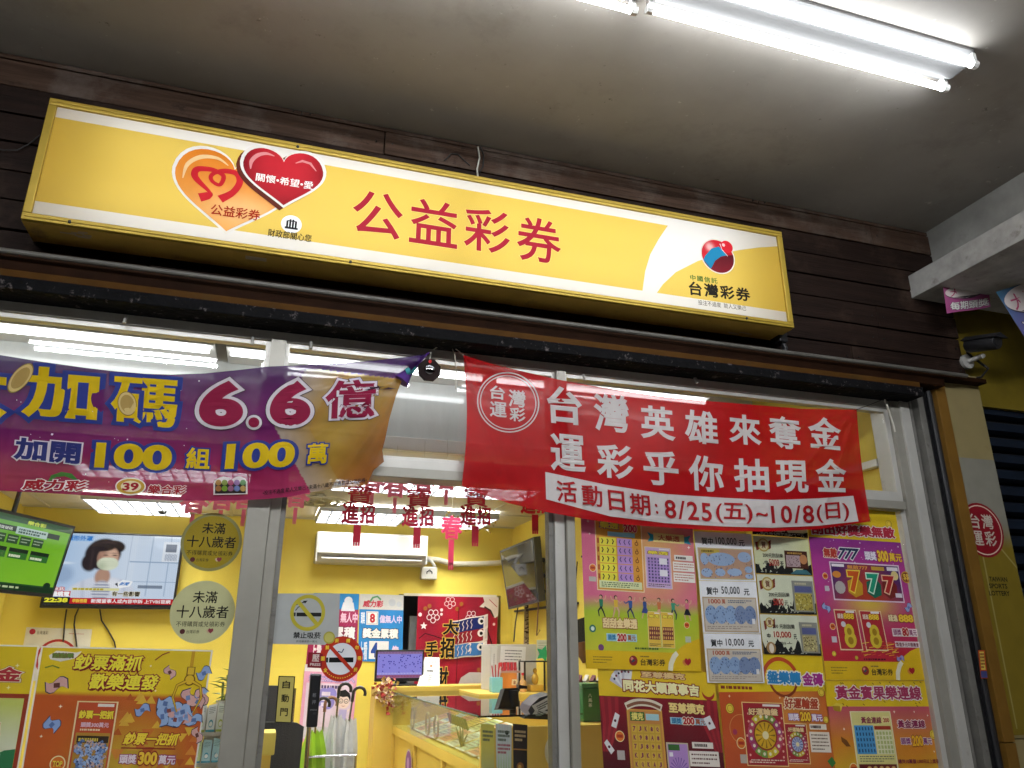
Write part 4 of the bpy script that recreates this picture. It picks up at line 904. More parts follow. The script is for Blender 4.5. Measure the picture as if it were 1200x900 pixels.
# ---- 1. pink poster with dancing figures
F = PXA([(680, 592), (811, 604), (822, 787), (687, 783.5)], GY)
P_ = F.uv
def bg1(u, v):
    c = mixc('#d9698e', '#e6b06a', math.exp(-((u - 62) / 30) ** 2 - ((v - 30) / 30) ** 2)); k = max(0, min(1, (v - 57) / 9 + .1 * math.sin(u / 8))); return tuple(a + (b - a) * k for a, b in zip(c, mixc('#9ec02c', '#c9c93a', (v - 60) / 30 + .2 * math.sin(u / 14))))
F.sheet('VC', 0, nu=30, nv=50, fn=bg1)
def PT(F, body, x0, y0, x1, y1, col, **kw): F.ptext(body, (x0, (y0[0] + y0[1]) / 2), (x1, (y1[0] + y1[1]) / 2), (y0[1] - y0[0] + y1[1] - y1[0]) / 2, col, **kw)
a = P_(697, 606); b_ = P_(748.5, 688)
u0, v0, u1, v1 = 12.5, 7, 52, 52.5
F.rect(u0 - .8, v0 - .6, u1 + .8, v1 + .6, '#f1d9b0', 2); F.rect(u0, v0, u1, v1, '#dc9a3c', 3); F.text('樂透', u0 + 3, v0 + 2, u0 + 20, v0 + 7, '#e8e05a', z=5, bold=.05, outline=(('#7a3a8a', .06),)); F.text('200', u0 + 24, v0 + 3, u0 + 36, v0 + 8.2, '#d0405a', z=5, bold=.04, outline=(('#f4e9d0', .05),)); F.rect(u0 + 10, v0 + 8.6, u0 + 34, v0 + 11.5, '#8fc3d8', 4)
for j in range(5):
    y = v0 + 12.5 + j * 5.6
    F.rect(u0 + 2.6, y, u0 + 17, y + 5.1, '#e9dd44', 4); F.rect(u0 + 18, y, u0 + 31, y + 5.1, '#b98fd0', 4); F.rect(u0 + .7, y + .8, u0 + 2.2, y + 4, '#a8482a', 4)
    for i in range(3):
        q = u0 + 5 + i * 4.6; F.stroke([(q - .5, y + 1), (q + .6, y + 2.2), (q - .5, y + 4.2)], .9, '#2a2a20', 5); q = u0 + 20.3 + i * 4.1; F.stroke([(q + .5, y + .9), (q - .5, y + 2.4), (q + .7, y + 4)], .8, '#4a3a70', 5)
    F.ring(u0 + 35, y + 2.8, .9, 1.6, '#7a4a1c', 5, n=12); F.stroke([(u0 + 35, y + .3), (u0 + 35.6, y + 2)], .7, '#7a4a1c', 5)
F.rect(u0 + 1.2, v1 - 5.6, u1 - 1.2, v1 - 1, '#dfe3b0', 4); F.lines(u0 + 3, v1 - 5, u1 - 3, v1 - 1.5, 3, '#4a6a3a', 5, 8)
F.poly([(57.5, 13.8), (63, 15.2), (92, 15.2), (97.5, 13.8), (95, 17), (97.5, 20.2), (92, 19.4), (63, 19.4), (57.5, 20.2), (60, 17)], '#2f93a8', 3); F.rect(63, 14, 91, 20, '#e9d48a', 4); F.text('大樂透', 67, 15, 87, 19, '#b4543a', z=5, bold=.03)
ticket(F, 54.5, 23.5, 78, 50, '#d0b0d8', '#b08fd0', (7, 8, .25, .86), 5, ink='#4a3f6a', title='樂透'); F.rect(67, 30.5, 74, 34.5, '#f2edf4', 9); F.rect(67, 38, 74, 42, '#f2edf4', 9)
F.rect(81, 27.5, 98, 31, '#f3eee6', 3); F.lines(82.5, 28.3, 96, 30.4, 1, '#4a3a3a', 4, 2, .7)
for y in (32, 39): F.rect(79.5, y, 99, y + 6, '#f3eee6', 3); F.lines(80.5, y + .6, 98.4, y + 5.4, 3, '#c06a5a', 4, int(y), .4)
badge(F, 8.5, 39.5, 3); F.rect(5, 45, 11, 48, '#bfb6ae', 3)
for (x, y, r) in ((6, 10, 1.4), (7, 18, 1), (95, 22, 1.6)): sparkles(F, [(x, y, r)])
cl = ('#2f7a5a', '#e0b840', '#3a5a9a', '#35508a', '#d07a4a', '#3f9a78', '#d86a8a'); cl2 = ('#1d2a2a', '#6a94c0', '#22305a', '#3a4a8a', '#7a3a20', '#20304a', '#1c1c2a')
for i in range(7):        # dancing silhouettes
    cu = 14.5 + i * 12.6; y = 57; s_ = 1 if i % 2 else -1; hc = '#d8a98a'
    F.circ(cu, y, 1.5, '#2a1c1a', 4); F.circ(cu + .3 * s_, y + .3, 1.1, hc, 5)
    F.poly([(cu - 1.8, y + 1.6), (cu + 1.8, y + 1.6), (cu + 1.4, y + 6), (cu - 1.3, y + 6)], cl[i], 4)
    F.stroke([(cu + 1.5 * s_, y + 2), (cu + 4 * s_, y + 3.4), (cu + 5.6 * s_, y + 2.2)], .9, cl[i] if i in (2, 5) else hc, 4); F.stroke([(cu - 1.5 * s_, y + 2), (cu - 3.6 * s_, y + 1.2), (cu - 4.2 * s_, y - .8)], .9, hc, 4)
    if i in (3, 6): F.poly([(cu - 1.2, y + 5), (cu + 1.2, y + 5), (cu + 3.4, y + 9), (cu - 3.2, y + 8.6)], cl2[i], 4)
    F.stroke([(cu + .7, y + 5.6), (cu + 2.6 * s_, y + 8.6), (cu + 2 * s_, y + 12)], [1.5, 1.2, .8], cl2[i] if i in (0, 2, 5) else hc, 3.6); F.stroke([(cu - .7, y + 5.6), (cu - 1.6 * s_, y + 9), (cu - 3 * s_, y + 12.2)], [1.5, 1.2, .8], cl2[i] if i in (0, 2, 5) else hc, 3.4)
F.text('刮刮金樂透', 15, 69.5, 45, 76, '#f4d9a0', z=4, bold=.05, outline=(('#a05a24', .06), ('#f0e8b8', .05)))
F.rect(18, 79, 44, 83.5, '#a9d5e2', 3); F.text('頭獎', 19, 79.5, 26, 83, '#2f7aa0', z=5, bold=.03); F.text('200', 27, 78.8, 35, 83.6, '#b4242a', z=5, bold=.05, outline=(('#f4ead0', .06),)); F.text('萬元', 36, 79.5, 43, 83, '#a8602a', z=5, bold=.03)
for q in (54, 66): ticket(F, q, 64.5, q + 11.4, 86.5, '#e8c04a', '#7a3a34', (5, 3, .42, .78), int(q), ink='#e8b86a', edge='#f0dfb0', title='樂透')
badge(F, 89, 72, 2.6); F.rect(87, 79, 92, 82.6, '#bfc6ae', 3); F.circ(6.5, 76.5, 2.8, '#3f7a6a', 3); F.circ(6.5, 76.5, 1.5, '#e0efe0', 4); F.circ(13, 87.5, 2.4, '#7a4a7a', 3)
F.lines(42, 86.5, 70, 88, 1, '#4f6a30', 4, 9, .7)
footer(F, 89.2, 100, 40)
F.build('lottery_poster', 'pink and green lottery poster with a row of dancing figures', 'poster', PG)
# ---- 2. column of three white winner sheets
sheets = (((813, 622.5), (880.3, 626), (886, 681.5), (819, 680), '100,000'), ((819, 680.6), (886.1, 682), (891.5, 742.5), (824, 741.5), '50,000'), ((824.2, 742.2), (891.6, 743.2), (896.2, 800.5), (829, 800), '10,000'))
for i, (tl_, tr_, br_, bl_, num) in enumerate(sheets):
    F = PXA([tl_, tr_, br_, bl_], GY - .0005 - .0006 * (2 - i))
    F.sheet('#eeeef2', 0)
    F.text('賀中', 11, 12, 31, 27, '#26262a', z=3, bold=.02); F.text(num, 36 if len(num) > 6 else 37, 10, 72 if len(num) > 6 else 69, 27, '#26262a', z=3, bold=.015, gap=1.1); F.text('元', 76, 14, 86, 27, '#26262a', z=3, bold=.02)
    r = random.Random(i * 7 + 3)
    if i == 0:
        F.rect(3, 33, 97, 97, '#c9bb8a', 2); F.rect(4.5, 35, 95.5, 95, '#c09a80', 3); F.rect(8, 36, 40, 44, '#cbb24a', 4); F.lines(9, 37, 39, 43, 1, '#6a5a20', 5, 1, .7)
        for (cu, cv, ru, rv) in ((13, 56, 7, 12), (42, 56, 24, 14), (83, 50, 12, 11), (15, 84, 10, 9), (38, 83, 9, 8), (63, 82, 13, 8), (88, 76, 7, 7), (88, 90, 7, 5)): F.circ(cu, cv, ru, '#9db4d6', 5, rv, n=14)
        for k in range(60): cu = r.uniform(8, 94); cv = r.uniform(46, 92); F.rect(cu, cv, cu + r.uniform(.8, 2), cv + r.uniform(1.5, 3), r.choice(('#4a5a8a', '#5f6f9a', '#7a6a6a')), 7)
    else:
        F.rect(3, 31, 97, 98, '#bfa887', 2); F.rect(5, 33.5, 95, 95.5, '#cfc3b4', 3); F.text('1000', 13, 35, 34, 44, '#b4604a', z=5, bold=.03); F.text('萬', 36, 35, 42, 44, '#b4604a', z=5, bold=.02)
        F.lines(47, 36, 90, 43, 2, '#5a6a8a', 5, i, .5)
        for k in range(5): F.circ(16 + k * 17, 65, 10.5, '#8fa9cf' if k < 3 else '#7d8fb4', 4, 18, n=16)
        for k in range(110): cu = r.uniform(7, 92); cv = r.uniform(49, 82); F.rect(cu, cv, cu + r.uniform(.7, 1.7), cv + r.uniform(1.5, 3.4), r.choice(('#3f5588', '#5570a0', '#6a7fae', '#505a70')), 6)
        F.lines(8, 86, 86, 93, 2, '#9a8a86', 5, i + 5, .4); F.rect(86, 72, 91, 82, '#e6e6ea', 7)
    F.build('winner_sheet', ('white winner sheet reading 100,000 with a blue scratched ticket, topmost of three', 'white winner sheet reading 50,000, middle of three on the right pane', 'white winner sheet reading 10,000, lowest of three, overlapping yellow posters')[i], 'sheet', 'white winner sheets')
# ---- 3. column of cream and black sheets
cs = (((880.2, 606), (945.5, 609), (946.6, 630.6), (881.8, 626), 0), ((882, 627.6), (947, 631.2), (952, 674.6), (886, 671.6), 1), ((886.6, 672.8), (952.2, 675.6), (957.3, 720.5), (891, 718.6), 2), ((890.2, 719.8), (957, 722), (962.8, 768.6), (895.4, 766.4), 3))
for tl_, tr_, br_, bl_, i in cs:
    F = PXA([tl_, tr_, br_, bl_], GY + .0004 - .0006 * (3 - i)); r = random.Random(40 + i)
    F.sheet('VC', 0, nu=8, nv=6, fn=lambda u, v: mixc('#d8dcc0', '#dfe0a8' if i < 2 else '#dcdcc8', abs(u - 40) / 60))
    blk = '#171717'
    F.poly([(0, 100), (0, 70)] + [(k * 3.2, (78 + 8 * math.sin(k * .55)) + r.uniform(-11, 9)) for k in range(0, 21)] + [(66, 92), (80, 88), (100, 70), (100, 100)], blk, 2)
    for k in range(26): cu = r.uniform(2, 58); cv = r.uniform(66, 92); F.stroke([(cu, cv), (cu + r.uniform(-2, 3), cv + r.uniform(3, 9))], [1.5, .4], r.choice((blk, '#e4e6cc')), 3)
    for k in range(9): cu = r.uniform(6, 96); F.stroke([(cu, 96), (cu + 2.5, 94.5)], 1.0, '#b8b8ac', 4)
    if i == 0: F.rect(0, 78, 100, 100, blk, 4); F.lines(14, 82, 92, 96, 2, '#b8b8b0', 5, 5, .5); F.build('prize_sheet', 'cream and black prize sheet mostly hidden behind the red banner', 'sheet', 'cream prize sheets'); continue
    F.circ(17 if i < 3 else 15, 24 if i < 3 else 20, 10 if i < 3 else 7, '#b9a04e', 5); F.circ(17 if i < 3 else 15, 24 if i < 3 else 20, 8 if i < 3 else 5.4, '#d6cba0', 6); F.text('賀', 13 if i < 3 else 12, 15 if i < 3 else 13, 21 if i < 3 else 18, 33 if i < 3 else 27, '#6a2a20', z=7, bold=.02)
    for s_ in (-1, 1): cx_ = 17 if i < 3 else 15; k_ = 1 if i < 3 else .7; F.poly([(cx_ + s_ * 8 * k_, 15), (cx_ + s_ * 14 * k_, 9 if s_ > 0 else 17), (cx_ + s_ * 13 * k_, 32 if s_ > 0 else 40), (cx_ + s_ * 8 * k_, 36)], '#7a2c22', 4)
    if i < 3:
        F.text('200元刮刮樂', 14 if i == 1 else 17, 45, 50 if i == 1 else 54, 57, '#2a2a22', z=6, bold=.008); F.text('中', 16, 65, 22, 77, '#20201c', z=6, bold=.03); F.text('5000', 24, 61, 42, 79, '#b0342a', z=6, bold=.02); F.text('元', 43.5, 66, 50, 80, '#20201c', z=5, bold=.02)
    else:
        F.text('200 元刮刮樂', 19, 23, 58, 35, '#2a2a22', z=6, bold=.008); F.text('中', 8, 48, 14, 60, '#20201c', z=6, bold=.03); F.text('10,000', 20, 42, 50, 60, '#b0342a', z=6, bold=.02); F.text('元', 54, 48, 60, 61, '#20201c', z=5, bold=.02)
        F.text('恭喜恭喜', 24, 68, 40, 75, '#2a2a22', z=4, bold=.0); F.stroke([(41, 72), (50, 72)], .7, '#2a2a22', 4); F.circ(13, 84, 8, '#a88454', 5, 15); F.circ(13.5, 85, 4, '#e8dccb', 6, 12)
    if i == 1:
        F.rect(53, 36, 94, 83, '#4a2418', 5); F.rect(55, 48, 80, 79, '#b8a0a4', 6); F.circ(86, 58, 7, '#c98a5a', 7, 13); F.lines(58, 39, 92, 46, 1, '#b8904a', 7, 4, .7)
        for k in range(40): cu = r.uniform(56, 79); cv = r.uniform(50, 77); F.rect(cu, cv, cu + 1.2, cv + 2.4, '#7a5a64', 7)
        F.poly([(60, 98), (72, 86), (90, 86), (98, 98)], '#3f6f7a', 4)
    else:
        x0_, y0_ = (60, 13) if i == 2 else (66, 17)
        F.rect(x0_, y0_, 98, 94, '#8f8f86', 5); F.rect(x0_ + 4, y0_ + 14, 95, y0_ + 30, '#5a6090', 6); F.rect(x0_ + 3, y0_ + 33, 94, 90, '#b3a24a' if i == 2 else '#b5a878', 6)
        for k in range(70): cu = r.uniform(x0_ + 4, 93); cv = r.uniform(y0_ + 34, 88); F.rect(cu, cv, cu + 1.4, cv + 3, r.choice(('#4a4420', '#6a5a2a', '#e0d890')), 7)
        F.lines(x0_ + 5, y0_ + 4, 95, y0_ + 11, 1, '#c9c0a0', 7, i, .7)
    F.build('prize_sheet', ('', 'cream prize sheet with a dark brown ticket, upper full one of its column', 'cream prize sheet reading 5000 with an olive ticket, middle of its column', 'cream prize sheet reading 10,000, lowest of its column')[i], 'sheet', 'cream prize sheets')
# ---- 4. purple 777 poster
F = PXA([(943, 591), (1049, 600), (1083.5, 797), (968, 796.5)], GY)
def bg4(u, v):
    c = mixc('#5a2a8a', '#b53a90', v / 38); c2 = mixc('#b53a90', '#c02a3c', (v - 45) / 40); k = max(0, min(1, (v - 38) / 10)); c = tuple(a + (b - a) * k for a, b in zip(c, c2))
    g = math.exp(-((u - 55) / 26) ** 2 - ((v - 57) / 8) ** 2); return tuple(a + (b - a) * g * .85 for a, b in zip(c, lin('#e3c53a')))
F.sheet('VC', 0, nu=30, nv=50, fn=bg4)
F.poly([(0, 0), (100, 0), (100, 19.3), (0, 19.6)], '#e3c022', 1)
F.text('刮出好獎樂無敵', 3, 11, 95, 18.2, '#b0243c', z=4, bold=.05, outline=(('#f2e6ea', .05), ('#3f6a8a', .06)), rise=-1.0)
coin(F, 68, 6, 2.8); coin(F, 90, 8, 3.4)
sparkles(F, [(r_.uniform(4, 97), r_.uniform(20, 52), r_.choice((.5, .7, 1.1))) for r_ in [random.Random(8)] for _ in range(34)], '#f0dcf0', 1.5)
F.text('無敵', 13, 25.5, 28, 31.5, '#b5372c', z=4, bold=.05, outline=(('#f3e6d0', .06),)); F.text('777', 29, 25, 50, 31.8, '#23305a', z=4, bold=.04, outline=(('#f0f0f0', .06),), slant=4)
F.text('頭獎', 57, 26, 70, 31.5, '#efe6f2', z=4, bold=.03, outline=(('#7a3a8a', .05),)); F.text('300', 71, 25, 83, 32, '#f2c53a', z=4, bold=.05, outline=(('#9a2a30', .05),)); F.text('萬元', 84, 26.2, 98, 31.5, '#f2c53a', z=4, bold=.03, outline=(('#9a2a30', .05),))
F.rect(18, 33.5, 93, 56, '#e9cfe2', 2); F.sheet('VC', 3, 19.2, 34.3, 91.8, 55.2, 12, 6, fn=lambda u, v: mixc('#4a2a6a', '#b5402a', 1 - abs(u - 55) / 38 + (v - 45) / 30))
for (cu, c1, c2, c3) in ((42, '#d05a24', '#f2d24a', '#c9962a'), (62, '#1f9a78', '#d6f0dc', '#1c6a54'), (79, '#b02a2a', '#f0c0a0', '#7a2420')):
    F.poly([(cu - 7.5, 44.5), (cu + 3, 42), (cu + 8, 46), (cu + 7, 52), (cu - 1, 54), (cu - 8, 51)], c3, 5); F.text('7', cu - 6.5, 38.6 + (cu - 42) * .05, cu + 6, 51, c1, z=7, bold=.05, outline=((c2, .05),), res=2)
F.text('無敵777', 36, 35, 58, 37.6, '#e9a24a', z=6, bold=.02); F.rect(62, 35.2, 76, 37.4, '#c9a23c', 5); F.rect(79, 35, 91, 37.2, '#efe6ee', 5); F.rect(20, 34.8, 33, 36.4, '#efe6ee', 5); F.circ(86.5, 40, 4, '#e3cf8a', 5); F.circ(26, 48.5, 5.5, '#b8b0ae', 5, n=11); F.circ(24, 41, 4.5, '#d88a3a', 5, 2); F.rect(84, 50.5, 91, 53, '#e9dce9', 5)
F.circ(100.5 - 1.5, 40.5, 5.2, '#c9962a', 3); F.circ(99, 40.5, 4.2, '#7a3a20', 4); F.text('$$', 96, 38.5, 102, 42.5, '#e9c24a', z=5, bold=.03)
badge(F, 12, 42.3, 2.8); F.rect(10, 48, 14.5, 51, '#c9bfc9', 3); note(F, 9, 60.5, 9, 4.5, 45, '#9aa8d8', '#6a7ab8'); note(F, 96, 58.5, 9, 4.5, -30, '#9aa8d8', '#6a7ab8')
for q in (16, 42): 
    F.poly([(q, 61 + q * .01), (q + 23, 61 + q * .01), (q + 25, 84), (q + 2, 84)], '#f0d9b0', 3); F.poly([(q + .9, 61.8), (q + 22.3, 61.8), (q + 24, 83.3), (q + 2.7, 83.3)], '#b02a34', 4); F.text('888', q + 9, 63.2, q + 20, 66.6, '#f0c53a', z=6, bold=.04, outline=(('#6a1a1a', .05),)); F.text('錢進', q + 3, 63.4, q + 9, 66.4, '#efe0d0', z=6, bold=.02); F.rect(q + 12, 61.9, q + 21, 63, '#efe6e6', 5)
    F.circ(q + 13, 73.5, 5, '#e0c23a', 6, 4.2); F.circ(q + 13.4, 78, 6, '#e0c23a', 6, 4.6); F.circ(q + 13, 73.5, 2.4, '#a8841c', 7, 2); F.circ(q + 13.4, 78.6, 2.8, '#a8841c', 7, 2.1); F.circ(q + 8, 69.5, 2.4, '#d8d0d8', 6)
F.text('錢進', 72, 63, 82, 67.2, '#f2dfb0', z=4, bold=.03, outline=(('#8a2a1c', .06),)); F.text('888', 83, 62.8, 99, 67.4, '#f2c53a', z=4, bold=.05, outline=(('#8a2a1c', .06),))
F.poly([(74, 71), (101, 71), (101, 75.6), (74, 75.6)], '#efdde0', 3); F.text('頭獎', 75, 71.5, 83.5, 75, '#8a3a6a', z=5, bold=.02); F.text('80', 84.5, 70.6, 91.5, 75.4, '#b0242a', z=5, bold=.05, outline=(('#f4ead0', .05),)); F.text('萬元', 92, 71.5, 100, 75, '#8a3a6a', z=5, bold=.02)
F.poly([(75, 78.4), (101, 78.4), (101, 81.8), (75, 81.8)], '#efdde0', 3); F.text('兩億多元中獎機會', 76, 79, 100, 81.4, '#7a2a3a', z=5, bold=.02, res=2)
badge(F, 13, 71, 2.8); F.rect(10.5, 76.5, 15.5, 79.8, '#c9bfc9', 3); coin(F, 11, 86, 2.2); coin(F, 33, 88, 1.7); rr = random.Random(6)
for k in range(40): cu = rr.uniform(38, 74); cv = rr.uniform(78, 88.5); F.stroke([(cu, cv), (cu + rr.uniform(2, 8), cv - rr.uniform(.2, 1))], .5, rr.choice(('#f0a23a', '#f2d04a', '#e0603a')), 5)
F.lines(40, 88, 72, 89.4, 1, '#5a1a20', 4, 3, .6); note(F, 78, 88, 8, 4, 8, '#9a90c8', '#6a5ab0')
footer(F, 90, 100, 40)
F.build('lottery_poster', 'purple lottery poster with three big sevens beside the right jamb', 'poster', PG)
# ---- 5. poker poster
F = PXA([(700, 779), (836, 788), (855, 948), (710, 946)], GY + .006)
F.sheet('VC', 0, nu=16, nv=24, fn=lambda u, v: mixc('#7d1a26', '#48101a', (v - 30) / 50 + .0 * u))
F.poly([(0, 0), (100, 0), (100, 21.5), (0, 22.5)], '#e6c127', 1)
for k in range(5):
    F.stroke([(2 + k * 3, 23), (3 + k * 2.6, 40), (1 + k * 1.2, 62)], [3.0, 2.8, 1.5], ('#a02a34', '#8a222c')[k % 2], 2); F.stroke([(98 - k * 3, 22), (97 - k * 2.6, 40), (99 - k * 1.2, 60)], [3.0, 2.8, 1.5], ('#a02a34', '#8a222c')[k % 2], 2)
for k in range(6):
    a = math.radians(-62 + k * 15); cu, cv = 23, 15
    F.poly([(cu + x * math.cos(a) - y * math.sin(a), cv + (x * math.sin(a) + y * math.cos(a)) * F.w / F.h) for x, y in ((-3, -14), (3, -14), (3, -2), (-3, -2))], '#e6e4e6' if k % 2 else '#c9c4d0', 2 + k * .2); F.circ(cu + 11 * math.sin(a), cv - 11 * math.cos(a) * F.w / F.h, .9, '#7a2430' if k % 2 else '#2a2a3a', 4)
F.text('至尊撲克', 36, 2.5, 74, 7.4, '#e7c38a', z=4, bold=.05, outline=(('#8a2c20', .07),))
F.text('同花大順萬事吉', 20, 9.5, 85, 18.5, '#fbf2b8', z=5, bold=.05, outline=(('#8f2422', .08),), rise=1)
F.circ(93, 16, 5.5, '#b0342a', 3); F.circ(93, 13, 5.8, '#e6c127', 4)
F.stroke([(21, 29.5), (28, 26.6), (36, 25.8), (44, 26.6), (51, 29.4)], 5.2, '#e3d9c4', 4); F.stroke([(22, 29.4), (29, 26.8), (36, 26), (43, 26.8), (50, 29.2)], 2.2, '#8a5a44', 5)
F.text('至尊撲克', 57, 24.5, 88, 32.5, '#f3d98a', z=5, bold=.05, outline=(('#7a241c', .07),), rise=.3)
F.rect(57.5, 35.6, 88, 40.6, '#a9d2e4', 3); F.text('頭獎', 58.5, 36, 67, 40.2, '#2f78a4', z=5, bold=.03); F.text('200', 68, 35, 78, 40.6, '#b4242a', z=5, bold=.05, outline=(('#f4ead0', .06),)); F.text('萬元', 79, 36, 87.5, 40.2, '#a0522a', z=5, bold=.03)
F.rect(21.5, 31, 51, 99, '#d9a04a', 3); F.rect(22.8, 32, 49.6, 98, '#c98a4a', 4); F.rect(24, 33, 36, 39.5, '#3f6a34', 5); F.text('撲克', 25, 33.5, 35, 39, '#f0e07a', z=6, bold=.04); F.rect(37, 34, 48, 38.6, '#a8d0d8', 5); F.rect(24, 41.5, 48.4, 74.5, '#c9a23c', 5)
for j in range(5):
    for i in range(5): cu = 26.6 + i * 4.8; cv = 45 + j * 6.3; F.rect(cu - 1.9, cv - 2.5, cu + 1.9, cv + 2.6, '#d8b04a', 6); F.text(random.Random(i * 9 + j).choice('AKQJ987'), cu - 1.1, cv - 1.8, cu + 1.1, cv + 1.8, '#7a2a5a', z=7, bold=.04, res=1)
F.rect(24, 77, 48.4, 92, '#7fae5a', 5)
for i in range(3): F.rect(25 + i * 8, 78, 32 + i * 8, 91, '#5a9a48', 6)
F.rect(52, 54, 70.5, 99, '#cfc0a0', 3); F.rect(53, 55, 69.6, 98.5, '#b98fd0', 4); F.rect(53.5, 55.3, 63, 59.6, '#3f6a34', 5); F.rect(54, 61, 57, 64, '#efeaf0', 6)
for k in range(20): a = k * math.pi / 10; F.stroke([(61.3, 74), (61.3 + 8 * math.cos(a), 74 + 9.6 * math.sin(a))], [.2, .8], '#7a5aa8', 5)
F.rect(53, 87, 69.6, 97, '#7fae5a', 5)
F.rect(74, 53, 92, 57.5, '#efe6dc', 3); F.lines(76, 53.8, 90, 56.8, 1, '#3a2a2a', 4, 4, .7); F.rect(70.8, 59.5, 96, 70.5, '#efe6dc', 3); F.lines(72.5, 60.5, 94.5, 69.5, 3, '#6a3a3a', 4, 6, .36)
F.poly([(12, 34), (8, 44), (12, 45.5), (15.5, 36)], '#e3e1e3', 5); F.poly([(4, 53.5), (9.5, 61), (6.5, 64), (1.5, 56)], '#e3e1e3', 5); F.poly([(86, 35.5), (92, 33), (96, 42), (90, 44)], '#e3e1e3', 5)
for cu, cv in ((11.5, 40), (5.3, 58.7), (91, 38.8)): F.circ(cu, cv, 1, '#5a2a34', 6)
badge(F, 14.5, 51, 3.8); F.rect(11.5, 61, 17.5, 67.5, '#bdb4b0', 3)
F.circ(50, 110, 70, '#2f6a3a', 2, 29)
for cu, cv, c_ in ((8, 86, '#d6b48a'), (12, 85, '#c99a74'), (79, 88, '#3f8ac0'), (83, 90, '#4a9ad0')): F.rect(cu - 1.8, cv - 3, cu + 1.8, cv + 4, c_, 4); F.circ(cu, cv - 3, 1.8, '#e9dccb', 5, 1.0)
for cu, cv in ((82, 81), (95, 85), (93, 92)): F.poly([(cu - 4, cv), (cu + 2, cv - 1.4), (cu + 4, cv + .8), (cu - 2, cv + 2)], '#e3d3d6', 4)
F.build('lottery_poster', 'dark red lottery poster with poker cards and curtains, bottom left of the pane', 'poster', PG)
# ---- 6. wheel poster
F = PXA([(838, 764), (963, 769), (985, 951), (855, 949)], GY + .005)
F.sheet('VC', 0, nu=20, nv=26, fn=lambda u, v: mixc(mixc('#c4562a', '#d98a3a', math.exp(-((u - 70) / 30) ** 2 - ((v - 50) / 40) ** 2)), '#b5401e', (v - 60) / 60))
F.poly([(0, 0), (100, 0), (100, 23.6), (0, 26.6)], '#e6c51f', 1)
F.ring(58, 18, 15, 18, '#c04a24', 2, a0=180, a1=330); F.ring(60, 16, 12, 14, '#8a3a1c', 2, a0=20, a1=160)
F.text('盤樂轉', 45, 11, 77, 20, '#2f86c0', z=5, bold=.05, outline=(('#f2ece0', .08),), rise=.2); F.text('金磚', 78, 11.4, 98.5, 20.4, '#a8328a', z=5, bold=.05, outline=(('#f2ece0', .08),))
F.lines(2, 22, 44, 24.5, 1, '#8a3a24', 3, 2, .8)
F.text('好運輪盤', 58.5, 28.5, 91, 36, '#b0442a', z=5, bold=.04, outline=(('#f6e4c0', .08),), slant=1)
F.text('頭獎', 61, 39, 71, 43.6, '#f3e7f2', z=5, bold=.03, outline=(('#8a4a9a', .07),)); F.text('200', 72, 37.6, 82, 44, '#f2c53a', z=5, bold=.05, outline=(('#8a2a1c', .07),)); F.text('萬元', 83, 39, 93, 43.6, '#f3e7f2', z=5, bold=.03, outline=(('#8a4a9a', .07),))
def wheel(F, u0, v0, u1, v1, hub):
    du = u1 - u0; dv = v1 - v0; F.rect(u0 - .8, v0 - .6, u1 + .8, v1 + .6, '#efcf8a', 2.5); F.rect(u0, v0, u1, v1, '#a82a34', 3.5); F.text('好運輪盤', u0 + du * .12, v0 + dv * .08, u1 - du * .12, v0 + dv * .2, '#f3d29a', z=6, bold=.04, outline=(('#6a1a1a', .06),))
    cu = (u0 + u1) / 2; cv = v0 + dv * .52; rr_ = du * .44; k = F.w / F.h
    for i in range(16):
        a0_ = i * 22.5; F.ring(cu, cv, rr_ * .68, rr_, ('#c0506a', '#d8c23a', '#7aa04a', '#a84a78')[(i // 2) % 4], 5, 4, a0_, a0_ + 21); a = math.radians(a0_ + 11); F.circ(cu + rr_ * .84 * math.cos(a), cv + rr_ * .84 * k * math.sin(a), rr_ * .08, '#f0e6c8', 6, n=8)
    F.circ(cu, cv, rr_ * .64, '#7a4a14', 5); F.circ(cu, cv, rr_ * .6, hub, 6)
    for i in range(12): a = math.radians(i * 30); F.stroke([(cu + rr_ * .2 * math.cos(a), cv + rr_ * .2 * k * math.sin(a)), (cu + rr_ * .56 * math.cos(a), cv + rr_ * .56 * k * math.sin(a))], [.2, rr_ * .09], '#8a6a1c' if hub[1] in 'de' else '#4f5a8a', 7)
    F.circ(cu, cv, rr_ * .18, '#f0e2b0', 8); r = random.Random(2)
    for i in range(14): F.circ(u0 + du * r.choice((r.uniform(.04, .12), r.uniform(.88, .96))), v0 + dv * r.uniform(.1, .95), du * .025, '#f0b0a0', 5, n=8)
    F.rect(u0 + du * .5, v0 + dv * .015, u1 - du * .06, v0 + dv * .05, '#efe6e0', 5); F.lines(u0 + du * .08, v0 + dv * .9, u1 - du * .08, v0 + dv * .97, 2, '#efdccb', 5, 4, .5)
wheel(F, 20, 33, 56, 72.5, '#d9a92a'); wheel(F, 56.8, 46, 76.5, 70.6, '#aeb4d8')
F.rect(80, 45.5, 96, 49, '#efe2d2', 3); F.lines(81, 46, 95, 48.6, 1, '#3a2a2a', 4, 8, .7); F.rect(79, 50.5, 98, 63.5, '#efe2d2', 3); F.lines(80.5, 51.4, 96.5, 62.6, 5, '#6a4a3a', 4, 9, .34)
badge(F, 15.5, 59, 4); F.rect(13.5, 66, 19.5, 71.5, '#bdaea2', 3); coin(F, 8.5, 37, 3.8); coin(F, 96.5, 42.5, 2.6); coin(F, 95, 24.5, 3.3); F.poly([(93, 69), (98, 66), (101, 70), (97, 73)], '#3f7a3a', 3)
